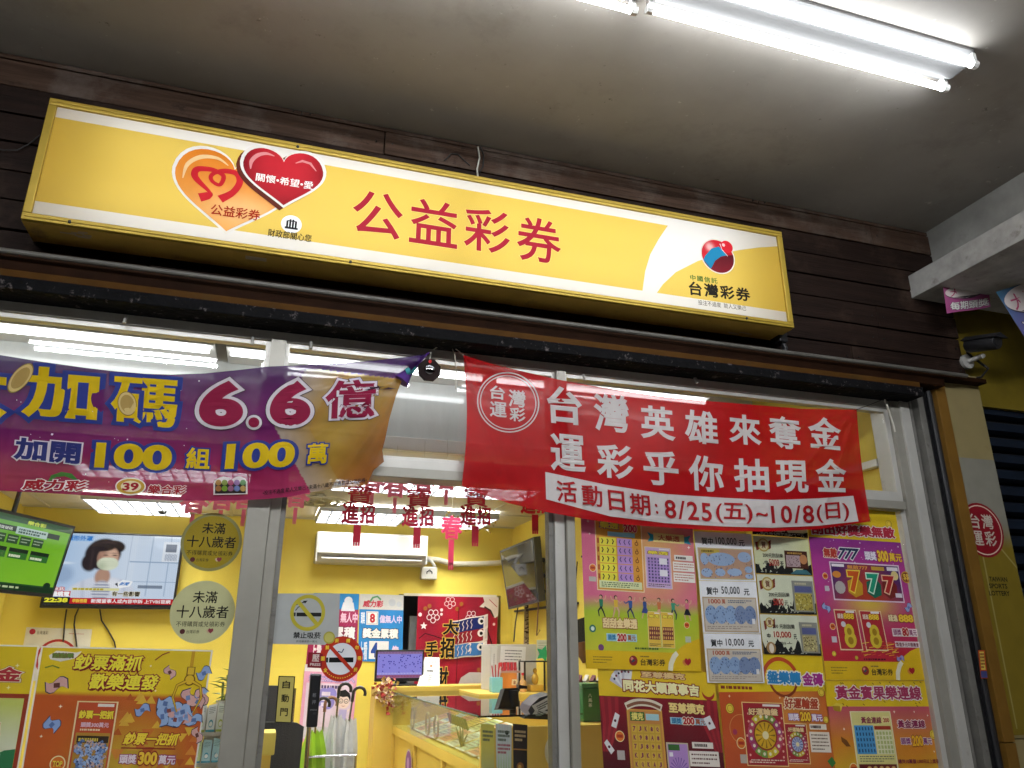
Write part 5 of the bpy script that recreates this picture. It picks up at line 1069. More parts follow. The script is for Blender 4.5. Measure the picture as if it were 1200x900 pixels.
F.ring(17, 50, 10, 10.4, '#e0a060', 2); F.circ(11, 52, 2, '#a83a5a', 3); sparkles(F, [(9, 29, 1.2), (91, 33, 1.2), (55, 29, 1), (77, 77, 2), (30, 80, 1.2)], '#f6e9c0')
F.build('lottery_poster', 'orange lottery poster with a lucky wheel ticket, bottom middle of the pane', 'poster', PG)
# ---- 7. gold bingo poster
F = PXA([(965, 797.4), (1083.6, 797.4), (1107, 944), (985, 944)], GY + .005)
F.sheet('VC', 0, nu=20, nv=26, fn=lambda u, v: mixc(mixc('#c2506a', '#d98a2c', (v - 20) / 30), '#d8c02a', (v - 55) / 35 + .15 * math.sin(u / 15)))
F.poly([(0, 0), (100, 0), (100, 21.6), (0, 21.6)], '#e6c223', 1); 
F.text('黃金賓果樂連線', 9, 4, 94, 16, '#a8325a', z=5, bold=.035, outline=(('#f4ecec', .05), ('#8a3a6a', .05)), rise=.6)
rr = random.Random(9)
for k in range(16): cu = rr.uniform(2, 98); cv = rr.choice((rr.uniform(1, 4), rr.uniform(17, 21))); F.stroke([(cu, cv), (cu + 1.4, cv + 1.2)], .6, '#6a4a1c', 2)
F.poly([(5, 21), (9, 18.5), (15, 20), (12, 26), (6, 25)], '#e9cf4a', 3); F.poly([(5, 21), (12, 21.5), (12, 26), (6, 25)], '#b9912a', 4)
F.rect(20.5, 25.5, 60, 110, '#efe3b8', 2.5); F.rect(21.5, 26.3, 59, 110, '#e3d88a', 3.5); F.text('黃金連線', 30, 30, 50, 35.6, '#8a2a4a', z=5, bold=.03); F.rect(51, 29.5, 58, 35, '#efe0a0', 5); F.text('200', 51.5, 31, 57.5, 34.6, '#b0342a', z=6, bold=.04); F.rect(42, 37.5, 58, 40.4, '#a83a24', 5)
F.rect(22.5, 37, 41, 60, '#4f9ad0', 5); F.rect(42, 41, 58, 60, '#e9e6c0', 5)
for j in range(5):
    for i in range(6):
        F.rect(24 + i * 2.9, 38.4 + j * 4.4, 25.3 + i * 2.9, 41 + j * 4.4, '#24507a', 6); 
        if i < 5: F.rect(43 + i * 3.1, 42 + j * 3.7, 45 + i * 3.1, 44.6 + j * 3.7, '#b9c27a', 6)
F.lines(24, 61, 57, 66.5, 3, '#6a6a5a', 5, 4, .4); F.rect(22.3, 68, 58.4, 110, '#6a1c20', 5)
for j in range(6):
    for i in range(6 if j else 5): cu = 26 + i * 5.8 + (5.8 if j == 0 else 0) + (j % 2) * .6; F.circ(cu, 71.5 + j * 5.4, 2.2, '#d8ac64', 6, 2.1, n=12); F.circ(cu, 71.5 + j * 5.4, 1.1, '#f0d8a0', 7, 1.1, n=8)
F.text('黃金連線', 65, 32.5, 93, 39.4, '#8a2450', z=5, bold=.035, outline=(('#f6e6e0', .07),))
F.text('頭獎', 66, 47, 76, 52.4, '#8a3a7a', z=5, bold=.03, outline=(('#f6e6e0', .07),)); F.text('200', 77, 45, 88, 54, '#f0b52a', z=5, bold=.05, outline=(('#8a2a1c', .05), ('#f6e6e0', .05))); F.text('萬元', 88.5, 47, 97, 52.4, '#8a3a7a', z=5, bold=.03, outline=(('#f6e6e0', .07),))
F.text('總共10萬個', 60.5, 64, 78, 67.6, '#7a2a3a', z=4, bold=.03); F.text('1,000元以上獎項', 79, 64, 101, 67.6, '#8a2a2a', z=4, bold=.03)
coin(F, 99.5, 44.5, 3.4); F.poly([(9, 46), (14, 49), (17, 54), (13, 54), (9, 50)], '#7a4a1c', 3); badge(F, 17, 71.5, 4); sparkles(F, [(64, 26, 1.3), (84, 26, 1), (97, 29, 1), (98, 58, 1), (13, 40, 1.2)], '#f8ecd8'); F.poly([(70, 84), (78, 72), (86, 84), (92, 100), (60, 100)], '#c9a82a', 3); F.poly([(76, 82), (79, 72), (82, 82)], '#7a5a1c', 4)
F.build('lottery_poster', 'yellow and rose bingo lottery poster, bottom right of the pane by the jamb', 'poster', PG)
# ---- left pane posters
PL = 'lottery posters on the left window pane'
F = PXA([(48.5, 757), (249.5, 762), (224, 938), (19.5, 934)], GY)
F.sheet('#e8e4d8', 0)
F.sheet('VC', 1, 1.0, 1.0, 99, 99.4, 24, 30, fn=lambda u, v: lin('#e6c521') if v < 31.6 else mixc(mixc('#c45a22', '#c9aa2c', math.exp(-((u - 62) / 26) ** 2 - ((v - 78) / 26) ** 2)), '#b8481c', (u - 70) / 60 - .0))
rr = random.Random(12)
for k in range(60):
    cu = rr.uniform(50, 97); cv = rr.uniform(33, 96); s_ = rr.uniform(2.2, 4.2); d_ = rr.choice((-1, 1)); F.poly([(cu - s_, cv + d_ * s_ * .9), (cu + s_, cv + d_ * s_ * .9), (cu, cv - d_ * s_ * .9)], rr.choice(('#d98a34', '#c9702a', '#d9a83a', '#e0b03a', '#b85a20')), 2)
F.poly([(5, 6.5), (9, 3), (20, 4), (23, 3), (20, 8), (12, 10.5), (6, 9)], '#e8e0d0', 3); F.text('刮刮樂', 7, 4.5, 19, 8, '#6a8a34', z=5, bold=.04, outline=(('#7a3a2a', .05),))
for body, u0, v0, u1, v1 in (('鈔票滿抓', 20, 5, 59, 16), ('歡樂連發', 30, 18, 70, 29)):
    F.text(body, u0 + .2, v0 + 1.6, u1 + .2, v1 + 1.6, '#8f2a1c', z=3, bold=.09, slant=1.5); F.text(body, u0, v0, u1, v1, '#f0df3a', z=6, bold=.03, outline=(('#8f2a2c', .055),), slant=1.5, res=4)
note(F, 12, 26.5, 13, 6, -12, '#d9a9a4', '#6a3a34'); note(F, 76, 16, 8, 4, 50, '#d9a9a4', '#6a3a34'); note(F, 96.5, 16, 9, 5, -28, '#8fa8d8', '#5a74a8')
F.stroke([(4, 15), (8, 13.4), (12, 15)], .8, '#7a8a2a', 3); F.stroke([(66, 8), (70, 4), (74, 2)], .6, '#8a2a24', 3)
g1 = '#c99a1e'; g2 = '#7a5a14'      # grabber claw
F.rect(87.4, 1, 89.4, 14, g1, 3); F.rect(86, 12, 91, 18, g2, 4); F.rect(86.6, 12.4, 90.4, 17.4, '#e0b82e', 5); F.circ(88.5, 21, 3.4, g2, 4); F.circ(88.4, 21, 2.7, '#e0b82e', 5)
for s_ in (-1, 1): F.stroke([(88.5 + s_ * 2, 22), (88.5 + s_ * 7, 25), (88.5 + s_ * 8.6, 33), (88.5 + s_ * 5, 43)], [2.2, 1.8, 1.6, .8], g2, 9); F.stroke([(88.5 + s_ * 2, 22), (88.5 + s_ * 7, 25), (88.5 + s_ * 8.6, 33), (88.5 + s_ * 5, 43)], [1.4, 1.1, .9, .4], '#e0b82e', 10)
for k in range(22): note(F, 88 + rr.uniform(-13, 11), 39 + rr.uniform(-7, 9), rr.uniform(8, 12), rr.uniform(4, 6), rr.uniform(-80, 80), rr.choice(('#8fa8d8', '#9ab4dc', '#d9a9a4')), rr.choice(('#5a74a8', '#7a90c0', '#8a4a44')), 4 + k * .12)
note(F, 63, 42, 9, 4.4, -20, '#8fa8d8', '#5a74a8'); note(F, 13, 53, 9, 6, 35, '#8fa8d8', '#5a74a8'); note(F, 98, 58, 9, 4, 62, '#d9a9a4', '#6a3a34')
F.rect(25, 37, 48.5, 101, '#e9d6a0', 3); F.rect(25.9, 37.8, 47.6, 101, '#c4502a', 4); F.rect(27, 58, 46.6, 92, '#b98a34', 5); F.text('鈔票一把抓', 27, 43, 47, 49, '#f0d83a', z=6, bold=.05, outline=(('#8a2a1c', .06),)); F.text('頭獎300萬元', 29, 51, 45, 54.4, '#e8c0d0', z=6, bold=.03); F.rect(37, 38.6, 46.4, 40.6, '#efe6dc', 5); F.lines(29, 55, 45, 57, 1, '#efd8b0', 6, 3, .6)
for k in range(70): note(F, rr.uniform(29, 45), rr.uniform(64, 82), rr.uniform(2, 5), rr.uniform(1.5, 2.6), rr.uniform(-80, 80), rr.choice(('#8fa8d8', '#9ab4dc', '#5f7fb4', '#c9a99a', '#b8c4e0')), rr.choice(('#3a4a78', '#7a90c0')), 6 + k * .03)
F.rect(28, 60, 46, 64.5, '#3a2a1c', 6); F.lines(29, 61, 45, 64, 1, '#d8c04a', 7, 6, .7); F.rect(28, 84, 46, 92, '#6a2a14', 6); F.lines(29, 85, 45, 91, 2, '#e0a03a', 7, 7, .6)
F.text('鈔票一把抓', 55, 57, 87, 65.5, '#f0d23a', z=5, bold=.04, outline=(('#8f2a1c', .07),), slant=2); F.stroke([(54, 67.4), (86, 67.4)], .7, '#8f2a1c', 4)
F.text('頭獎', 54, 71.5, 64, 77.6, '#f0dfe8', z=5, bold=.03, outline=(('#a03a6a', .08),)); F.text('300', 65, 69.6, 76, 78, '#f2c53a', z=5, bold=.05, outline=(('#8f2a1c', .08),)); F.text('萬元', 77, 71.5, 87, 77.6, '#f0dfe8', z=5, bold=.03, outline=(('#a03a6a', .08),))
badge(F, 19.5, 78.5, 4.4); F.text('TOP', 16.8, 76.6, 22.2, 80.4, '#f0d84a', z=7, bold=.04); coin(F, 90.5, 83, 3)
sparkles(F, [(16, 41, 1.2), (8, 61, 1), (69, 29, .8), (64, 12, .8)], '#f6ecd0')
F.build('lottery_poster', 'yellow and orange banknote lottery poster with a golden grabber claw', 'poster', PL)
F = PXA([(-158, 752), (46, 756.5), (15.5, 936), (-196, 930)], GY)
F.sheet('#e8e4d8', 0); F.sheet('#e2c31e', 1, 1, 1, 99, 99)
F.text('好運迎金', 30, 15, 93, 25.4, '#b02a34', z=5, bold=.04, outline=(('#f0e6c0', .05), ('#8f3a1c', .07)))
F.rect(1, 33, 99, 36, '#9a3a20', 2); F.rect(96.5, 36, 99, 99, '#9a3a20', 2); F.sheet('VC', 2, 1, 36, 96.4, 99, 16, 16, fn=lambda u, v: mixc(mixc('#c8cf6a', '#e3e6cc', (v - 40) / 30), '#c9a83a', (v - 66) / 30))
F.poly([(70, 99), (70, 92), (80, 76), (90, 70), (96.4, 69), (96.4, 99)], '#2f7a4a', 3); F.poly([(80, 99), (88, 90), (96.4, 84), (96.4, 99)], '#3f8ac0', 4)
F.text('幸運星', 60, 52, 86, 60.5, '#c06a24', z=5, bold=.04, outline=(('#f4ecc0', .06), ('#4a6a2a', .06))); F.circ(77, 65.5, 4, '#b02a44', 4); F.circ(76, 65.5, 2.6, '#efe2d0', 5)
for y in (72, 78, 85): F.rect(58, y, 88, y + 5, '#eef0e0', 5); F.lines(60, y + 1, 86, y + 4, 1, '#4a5a3a', 6, y, .6)
k = F.w / F.h; F.poly([(74 + (3.6 if i % 2 == 0 else 1.7) * math.sin(i * math.pi / 5), 8 - (3.6 if i % 2 == 0 else 1.7) * k * math.cos(i * math.pi / 5)) for i in range(10)], '#3a3a14', 3); F.poly([(74 + (2.6 if i % 2 == 0 else 1.2) * math.sin(i * math.pi / 5), 8 - (2.6 if i % 2 == 0 else 1.2) * k * math.cos(i * math.pi / 5)) for i in range(10)], '#e2c31e', 4)
sparkles(F, [(89, 14, 1.4), (86, 29, 1.4)], '#f3ecb0')
F.build('lottery_poster', 'yellow lottery poster with a green landscape cut by the left edge', 'poster', PL)
# ---- round age stickers
def age(cx, cy, rx, ry, y, face, rim, label):
    c = PY(cx, cy, y); r = abs(PY(cx + rx, cy, y)[0] - PY(cx - rx, cy, y)[0]) / 2
    F = Art([(c[0] - r, y, c[2] + r), (c[0] + r, y, c[2] + r), (c[0] + r, y, c[2] - r), (c[0] - r, y, c[2] - r)], 'vinyl')
    F.circ(50, 50, 50, rim, 0, n=48); F.circ(50, 50, 45, face, 1, n=48)
    F.text('未滿', 32, 17, 70, 36, '#1c1a14', z=2, bold=.012); F.text('十八歲者', 10, 40, 90, 60, '#1c1a14', z=2, bold=.012); F.text('不得購買或兌領彩券', 12, 65, 87, 73.5, '#1c1a14', z=2, bold=.0, res=2)
    F.circ(23, 81, 4, '#5a2a2a', 2); F.text('台灣彩券', 29, 78.5, 49, 84, '#2a2418', z=2, bold=.0, res=2); F.poly(heart(66, 80, 8, 8), '#8a3a44', 2); F.poly(heart(62.5, 80.5, 6, 6), '#c9a88a', 1.6)
    F.build('age_sticker', label, 'sticker', 'round age limit stickers')
age(248, 635, 36, 34.5, .004, '#a08a1e', '#8f8a58', 'olive gold round age limit sticker, upper of two beside the left mullion')
age(237.5, 717, 38, 37, .004, '#c9c796', '#c9c796', 'pale cream round age limit sticker, lower of two beside the left mullion')
# ---- stickers on the sliding door
F = PXA([(323, 695.5), (398.5, 695.5), (396, 756), (318.5, 754.5)], .0035, 'vinyl')
F.sheet('#a3a6a4', 0); gy = '#a89e34'
F.ring(51, 38, 21.5, 27, gy, 3); F.stroke([(35, 16), (67, 62)], 6, gy, 3); F.rect(34, 38, 72, 45.5, '#1c1c1c', 1); F.rect(28, 38, 32.6, 45.5, '#3a3a38', 1)
F.stroke([(29, 33), (31, 24), (36, 20), (44, 18)], 1.4, '#1c1c1c', 1); F.stroke([(32, 34), (36, 27), (42, 25)], 1.2, '#1c1c1c', 1); F.poly([(42, 15), (50, 14), (46, 20)], '#1c1c1c', 1)
F.text('禁止吸菸', 31, 76, 73, 88.6, '#1c1c1c', z=2, bold=.02); F.text('依法最高罰一萬元', 36, 92, 68, 96, '#3a3a38', z=2, bold=0, res=1); F.circ(86, 86, 9, '#9a9440', 2); F.circ(86, 86, 7, '#b0aa5c', 3)
F.build('no_smoking_sticker', 'grey square no smoking sticker with an olive ring on the sliding door', 'sticker')
c = PY(400, 772, .0035); r = .068
F = Art([(c[0] - r, .0035, c[2] + r), (c[0] + r, .0035, c[2] + r), (c[0] + r, .0035, c[2] - r), (c[0] - r, .0035, c[2] - r)], 'vinyl')
F.circ(50, 50, 50, '#b0301e', 0, n=44); F.circ(50, 50, 35, '#d9dadf', 1, n=40); F.rect(22, 47, 78, 58, '#161616', 2); F.rect(14.5, 47, 20, 58, '#3a3a3a', 2); F.stroke([(34, 40), (42, 34), (50, 36), (54, 28)], 2.4, '#22305a', 2); F.stroke([(24, 24), (76, 76)], 8, '#b0301e', 3)
ry = '#e8c53a'
for i, ch in enumerate('全面禁菸請勿吸菸'):
    a = math.radians(-215 + i * 35.7); cu = 50 + 42.4 * math.cos(a); cv = 50 + 42.4 * math.sin(a); F.text(ch, cu - 4.6, cv - 4.6, cu + 4.6, cv + 4.6, ry, z=3, bold=.03, res=2)
for i in range(12): a = math.radians(52 + i * 7.4); cu = 50 + 42.4 * math.cos(a); cv = 50 + 42.4 * math.sin(a); F.circ(cu, cv, 1.4, ry, 3, n=6)
F.build('no_smoking_sticker', 'round red no smoking sticker on the sliding door', 'sticker')
F = PXA([(361.5, 764.5), (379.5, 765), (378, 783), (360, 782.3)], .0035, 'vinyl')
F.sheet('#6e1420', 0); F.rect(6, 6, 94, 94, '#7e1c28', 1); F.text('壓', 26, 12, 74, 60, '#c9b4b0', z=2, bold=.02); F.text('PRESS', 16, 69, 84, 87, '#c9b4b0', z=2, bold=.03)
F.build('press_sticker', 'small dark red square press sticker on the sliding door', 'sticker')
F = PXA([(326.5, 792), (346, 792.6), (341.5, 847.5), (322, 846.5)], .003, 'vinyl')
F.sheet('#141410', 0); F.rect(6, 2, 94, 98, '#b3a75c', 1)
for i, ch in enumerate('自動門'): F.text(ch, 27, 10 + i * 29.5, 73, 27 + i * 29.5, '#1a1912', z=2, bold=.02)
F.build('door_sticker', 'tall khaki automatic door sticker with three black characters', 'sticker')
# touch switch
tl_ = PY(362.5, 789.5, -.012); br_ = PY(371.5, 852, -.012)
sw = thing('touch_switch', 'slim black touch switch of the automatic door', 'switch', ((tl_[0] + br_[0]) / 2, .0, br_[2]))
x0, x1, z0, z1 = PY(361, 820, 0)[0], PY(374, 820, 0)[0], PY(366, 852, 0)[2], PY(366, 789.5, 0)[2]
MB().box(x0, x1, -.018, .0035, z0, z1, mat('black_plastic', (.012, .012, .013), .35), bev=.006).build('housing', sw)
F = Art([(x0, -.0183, z1), (x1, -.0183, z1), (x1, -.0183, z0), (x0, -.0183, z0)], 'vinyl'); F.text('輕', 34, 36, 66, 44, '#77777c', z=1, bold=.01); F.text('押', 34, 49, 66, 57, '#77777c', z=1, bold=.01); F.text('PRESS', 24, 66, 84, 69, '#77777c', z=1, bold=.02); F.lines(50, 72, 84, 76, 2, '#55555a', 1, 3); F.mb.build('lettering', sw)
# ================================================================ inside the shop
WY = BW - .004
bp_ = mat('black_plastic', (.012, .012, .013), .35); wp_ = mat('white_plastic', (.55, .54, .50), .4, var=.04); chrome = mat('chrome', (.6, .6, .6), .2, metal=1.0, var=.03)
def art_at(px, y, kind='paper', **kw): return PXA(px, y, kind, **kw)
# ---- air conditioner
t0_ = PY(374, 622.5, 3.2); t1_ = PY(500, 627, 3.2); zb_ = PY(436, 660, 3.2)[2]
ac = thing('air_conditioner', 'white wall air conditioner above the doorway posters', 'air conditioner', ((t0_[0] + t1_[0]) / 2, BW, zb_))
x0, x1, zt = t0_[0], t1_[0], (t0_[2] + t1_[2]) / 2; h = zt - zb_
prof = [(BW - .002, zt), (3.22, zt), (3.2, zt - .02), (3.195, zb_ + h * .3), (3.22, zb_ + h * .22), (3.26, zb_ + h * .02), (BW - .002, zb_)]
b = MB(); b.hull8([(x0, y, z) for y, z in prof], [(x1, y, z) for y, z in prof], wp_); b.build('body', ac)
b = MB(); b.box(x0 + .03, x1 - .03, 3.205, 3.216, zb_ + h * .17, zb_ + h * .2, M['near_black']); b.box(x0 + .03, x1 - .03, 3.196, 3.212, zb_ + h * .10, zb_ + h * .155, wp_, bev=.003); b.build('louvre', ac)
b = MB(); b.box(x0 - .012, x0 - .0005, 3.2, BW - .003, zb_ + .004, zt - .004, wp_, bev=.004); b.build('end_cap', ac); b = MB(); b.box(x1 + .0005, x1 + .012, 3.2, BW - .003, zb_ + .004, zt - .004, wp_, bev=.004); b.build('end_cap', ac)
b = MB(); pp = [PY(499, 655, WY - .03), PY(512, 656, WY - .04), PY(530, 661, WY - .04), PY(555, 661, WY - .04), PY(580, 660, WY - .04), PY(600, 658, WY - .04), PY(606, 657, WY - .04)]
b.tube(pp, .022, mat('pipe_wrap', (.62, .58, .47), .7, bump=.6, bscale=30, var=.1), 10); b.tube([PY(497, 652, WY - .05), PY(505, 657, WY - .05), PY(510, 664, WY - .05)], .012, wp_, 8)
one('wrapped_pipe', b, 'white wrapped pipe running from the air conditioner along the back wall', 'pipe', smooth=True)
c = PY(502, 671.5, WY - .03); b = MB(); b.box(c[0] - .062, c[0] + .062, WY - .07, WY, c[2] - .05, c[2] + .045, wp_, bev=.008); b.tube([(c[0] - .02, WY - .074, c[2] - .01), (c[0] - .02, WY - .074, c[2] + .005), (c[0], WY - .074, c[2] + .02), (c[0] + .02, WY - .074, c[2] + .005), (c[0] + .02, WY - .074, c[2] - .01)], .004, M['wire'], 6)
one('wall_switch_box', b, 'small white box on the yellow wall below the air conditioner', 'switch box')
# ---- news television
ty = BW - .09
TVc = [PY(63, 619, ty), PY(216, 630, ty), PY(203.5, 715, ty), PY(47, 711.5, ty)]
xl, xr = (TVc[0][0] + TVc[3][0]) / 2, (TVc[1][0] + TVc[2][0]) / 2; zt, zb_ = (TVc[0][2] + TVc[1][2]) / 2, (TVc[2][2] + TVc[3][2]) / 2
tv = thing('television', 'wall television showing a news interview with a masked person', 'television', ((xl + xr) / 2, BW, zb_))
MB().box(xl, xr, ty, ty + .04, zb_, zt, bp_, bev=.006).build('casing', tv); MB().box((xl + xr) / 2 - .15, (xl + xr) / 2 + .15, ty + .041, BW - .001, zb_ + .1, zt - .1, bp_).build('wall_mount', tv)
F = Art([(xl + .014, ty - .002, zt - .014), (xr - .014, ty - .002, zt - .014), (xr - .014, ty - .002, zb_ + .02), (xl + .014, ty - .002, zb_ + .02)], 'screen')
def soft(d, w_=1.6): return max(0.0, min(1.0, .5 - d / w_))
def ell(u, v, cu, cv, ru, rv, rot=0.0):
    a = math.radians(rot); x = (u - cu) * math.cos(a) + (v - cv) * math.sin(a) * .6; y = -(u - cu) * math.sin(a) + (v - cv) * math.cos(a); q = math.hypot(x / ru, y / rv); return (q - 1) * min(ru, rv)
def video(u, v):
    c = mixc('#a9c6e8', '#d6e2f2', u / 65 if u < 65 else 1.15 - u / 220)
    for x in (60, 77, 92): c = [p + (q - p) * .6 for p, q in zip(c, lin('#8fa6c6'))] if abs(u - x) < .5 and v < 86 else c
    if u > 61 and (abs(v - 38) < .7 or abs(v - 66) < .7): c = lin('#98aecb')
    def over(c, col, k): return tuple(p + (q - p) * k for p, q in zip(c, lin(col)))
    if 86 < u < 99 and 8 < v < 37: c = over(c, '#e8edf4', .8)
    if 88 < u < 97 and 11 < v < 23: c = over(c, '#30405c', .8)
    if 88 < u < 98 and 25 < v < 35 and (int(v * 2) + int(u * 1.3)) % 3: c = over(c, '#5f7294', .6)
    if 70 < u < 90 and 71 < v < 75.5: c = over(c, '#56667f', .8)
    c = over(c, '#8ea6c8', .7 * soft(ell(u, v, 11, 58, 8, 12), 5)); c = over(c, '#e3eefa', .8 * soft(ell(u, v, 8, 42, 9, 1.8)))
    body = max(soft(ell(u, v, 41, 108, 31, 47), 2.5), soft(ell(u, v, 44, 82, 24, 22), 2.5)); c = over(c, '#d3d9e8', body); c = over(c, '#b3bcd2', body * .7 * soft(abs(u - 26 - (v - 60) * .1) - 1.0, 3)); c = over(c, '#b6bfd6', body * .6 * soft(abs(u - 58 - (v - 70) * .25) - 1.0, 3)); c = over(c, '#f0f2f8', body * .6 * soft(ell(u, v, 50, 72, 6, 9), 5))
    c = over(c, '#b58f7c', soft(ell(u, v, 41.5, 60, 6, 12), 2)); st = soft(ell(u, v, 42, 80, 7, 14), 2); c = over(c, '#dadde6', st); 
    if int(v / 2.2) % 2 == 0: c = over(c, '#56648e', st * .6)
    hair = max(soft(ell(u, v, 39, 28, 14, 22, 8), 2), soft(ell(u, v, 30, 40, 6.5, 13), 2), soft(ell(u, v, 46, 18, 9.5, 10), 2)); c = over(c, '#2b2226', hair); c = over(c, '#5a4644', hair * .55 * soft(ell(u, v, 40, 14, 7, 3.5, -15), 3)); c = over(c, '#4a3a3a', hair * .5 * soft(abs(u - 31 - .2 * math.sin(v)) - .6, 2))
    face = soft(ell(u, v, 43.5, 33, 8.2, 15.5), 2); c = over(c, '#c79d87', face); c = over(c, '#e2bfa8', face * .6 * soft(ell(u, v, 46, 27, 4.5, 5), 4)); c = over(c, '#8a6252', face * .6 * soft(ell(u, v, 37, 35, 2.6, 10), 3)); c = over(c, '#2b2226', soft(ell(u, v, 39, 18.5, 9, 6, -12), 2))
    for e in (41.2, 48.4): c = over(c, '#2c1e1e', .9 * soft(ell(u, v, e, 29.6, 1.9, .9), 1)); c = over(c, '#4a3430', .7 * soft(ell(u, v, e - .3, 26.6, 2.6, .6), 1))
    mask = soft(ell(u, v, 44, 41.5, 8.2, 9.5, 4), 1.6) * soft(33 - v + (u - 44) * .02, 1.6); c = over(c, '#dbe2c9', mask); c = over(c, '#aab79c', mask * .7 * soft(ell(u, v, 39, 46, 4, 6), 5))
    for fy in (38.5, 41.5, 44.5): c = over(c, '#b4bfa4', mask * .55 * soft(abs(v - fy - (u - 44) * .06) - .3, .9))
    g = .93 + .10 * math.sin(u * 12.9898 + v * 78.233) * math.sin(u * 3.1 + v * 5.7); return tuple(max(0, x * g) for x in c)
F.sheet('VC', 0, nu=190, nv=112, fn=video)
F.rect(1, 2.5, 30, 11, '#9dc0e6', 3); F.text('如隱形外罩', 4, 3, 29, 10.5, '#2a78c8', z=4, bold=.03)
F.poly([(52, 70), (58, 64), (66, 66), (64, 73), (56, 76)], '#eef0f4', 6); F.text('新聞', 56, 67, 63, 72, '#3a78c0', z=7, bold=.03, slant=2); F.poly([(52, 70), (54, 68), (55, 74)], '#2a3040', 7)
F.rect(0, 81, 19.5, 88, '#c01f28', 5); F.text('台北', 6, 75.5, 14.5, 80, '#f3f3f6', z=6, bold=.03, outline=(('#c01f28', .1),)); F.text('桃機跳電', 1, 81.5, 19, 88.5, '#f6f6f8', z=7, bold=.05); F.rect(0, 89, 20, 98, '#16191c', 5); F.text('22:38', 1, 90.4, 18.5, 96.4, '#e9e43a', z=6, bold=.05)
F.rect(20, 76, 56, 79.5, '#d8d6a0', 4); F.lines(21, 76.4, 55, 79.2, 1, '#b0a028', 5, 2, .9); F.text('有一些影響', 51, 80, 73, 87, '#3a3226', z=7, bold=.03, outline=(('#e8e2c8', .05),)); F.rect(20, 90, 100, 98, '#b81c26', 5); F.text('申訴信箱', 22, 91, 33, 96.6, '#f0c84a', z=6, bold=.03); F.text('新聞當事人或內容申訴 上TVBS官網', 36, 91, 98, 96.6, '#f3eef0', z=6, bold=.02); F.rect(0, 98, 100, 100, '#20242a', 5)
F.mb.build('screen', tv)
for pts in (((78, 714), (76, 728), (75, 742), (74, 752)), ((92, 713), (88, 722), (87, 732), (89, 748), (90, 758)), ((117, 714), (119, 727), (127, 739), (134, 752), (136, 762))): MB().tube([PY(x, y, WY - .01) for x, y in pts], .005, M['wire'], 6).build('cable', tv)

# ---- green lottery screen
o_ = PY(88.5, 617, 2.75); e_ = PY(-62, 581, 2.36); hd = np.array([e_[0] - o_[0], e_[1] - o_[1], 0.]); hn = np.cross(hd, [0, 0, 1.]); hn /= np.linalg.norm(hn)
gc = [PN(-62, 581, o_, hn), o_, PN(61.5, 700, o_, hn), PN(-92, 686, o_, hn)]
gm = thing('display_screen', 'green lottery draw screen hung at the left edge in front of the television', 'screen', gc[3]); gn = np.cross(gc[1] - gc[0], gc[3] - gc[0]); gn /= np.linalg.norm(gn)
if np.dot(gn, CAM - gc[0]) < 0: gn = -gn
b = MB(); b.hull8(gc, [p - gn * .04 for p in gc], bp_); b.build('casing', gm)
F = Art([p + gn * .002 for p in gc], 'screen')
F.rect(2, 4, 98.5, 95.5, '#1d4a24', 0); F.sheet('VC', 1, 2, 12, 97.5, 87, 10, 10, fn=lambda u, v: mixc('#3f8a1f', '#79b52a', (u + v) / 150)); F.rect(2, 17, 90, 24, '#152a18', 2); F.text('樂合彩', 62, 6.5, 77, 12, '#c9d84a', z=3, bold=.03); F.rect(55, 16.5, 80, 26, '#a9c0b8', 3); F.lines(57, 18, 79, 25, 2, '#31504a', 4, 3, .7); F.text('開獎號碼', 40, 19, 52, 23, '#e8eee0', z=4, bold=.0)
for k in range(6): F.rect(20 + k * 10, 28, 28.5 + k * 10, 39, '#2a4a2c', 3); F.lines(21 + k * 10, 29.5, 28 + k * 10, 37, 2, '#a5b89a', 4, k, .35)
for k in range(4): F.rect(20 + k * 17, 44, 35 + k * 17, 57, '#2f6a2c', 3); F.rect(20 + k * 17, 44, 35 + k * 17, 49, '#1a2c1a', 4); F.lines(21 + k * 17, 51, 34 + k * 17, 56, 1, '#dfe8c8', 4, k, .6)
F.rect(2, 89, 98, 95, '#12301a', 2); F.lines(30, 90, 88, 94, 1, '#b9c89a', 3, 6, .6); F.circ(92, 86, 3, '#10301a', 3)
F.mb.build('screen', gm)
b = MB(); m_ = (gc[0] + gc[1]) / 2; b.tube([m_ - gn * .02, (m_[0], m_[1] + .02, ZC)], .014, bp_, 8); b.build('ceiling_rod', gm)
# ---- papers on the back wall
F = art_at([(31, 735), (108, 737.5), (100, 800), (20, 797)], WY); F.sheet('#d9d4c4', 0); F.ring(52, 58, 27, 31, '#a82a2a', 1); F.text('混', 38, 34, 64, 56, '#2a2620', z=1, bold=.04); F.circ(10, 8, 4.6, '#a82a3a', 1); F.text('台灣運彩', 17, 6, 34, 13, '#4a443c', z=1, bold=.0); F.lines(65, 8, 95, 11, 1, '#c08a80', 1, 4, .5)
F.build('wall_notice', 'cream wall notice with a red ring below the news television', 'notice')
F = art_at([(367.5, 695), (421, 696), (417, 783), (358, 781)], WY)
F.sheet('#a02a56', 0, nu=6, nv=6); F.rect(0, 0, 100, 22, '#2f86c8', 1); F.text('今彩', 30, 6, 52, 17, '#e9f0f8', z=2, bold=.03, outline=(('#2a4a9a', .06),)); F.circ(77, 10, 9, '#dfe6ee', 2); F.poly([(66, 12), (88, 12), (92, 24), (62, 24)], '#e3e6ee', 3)
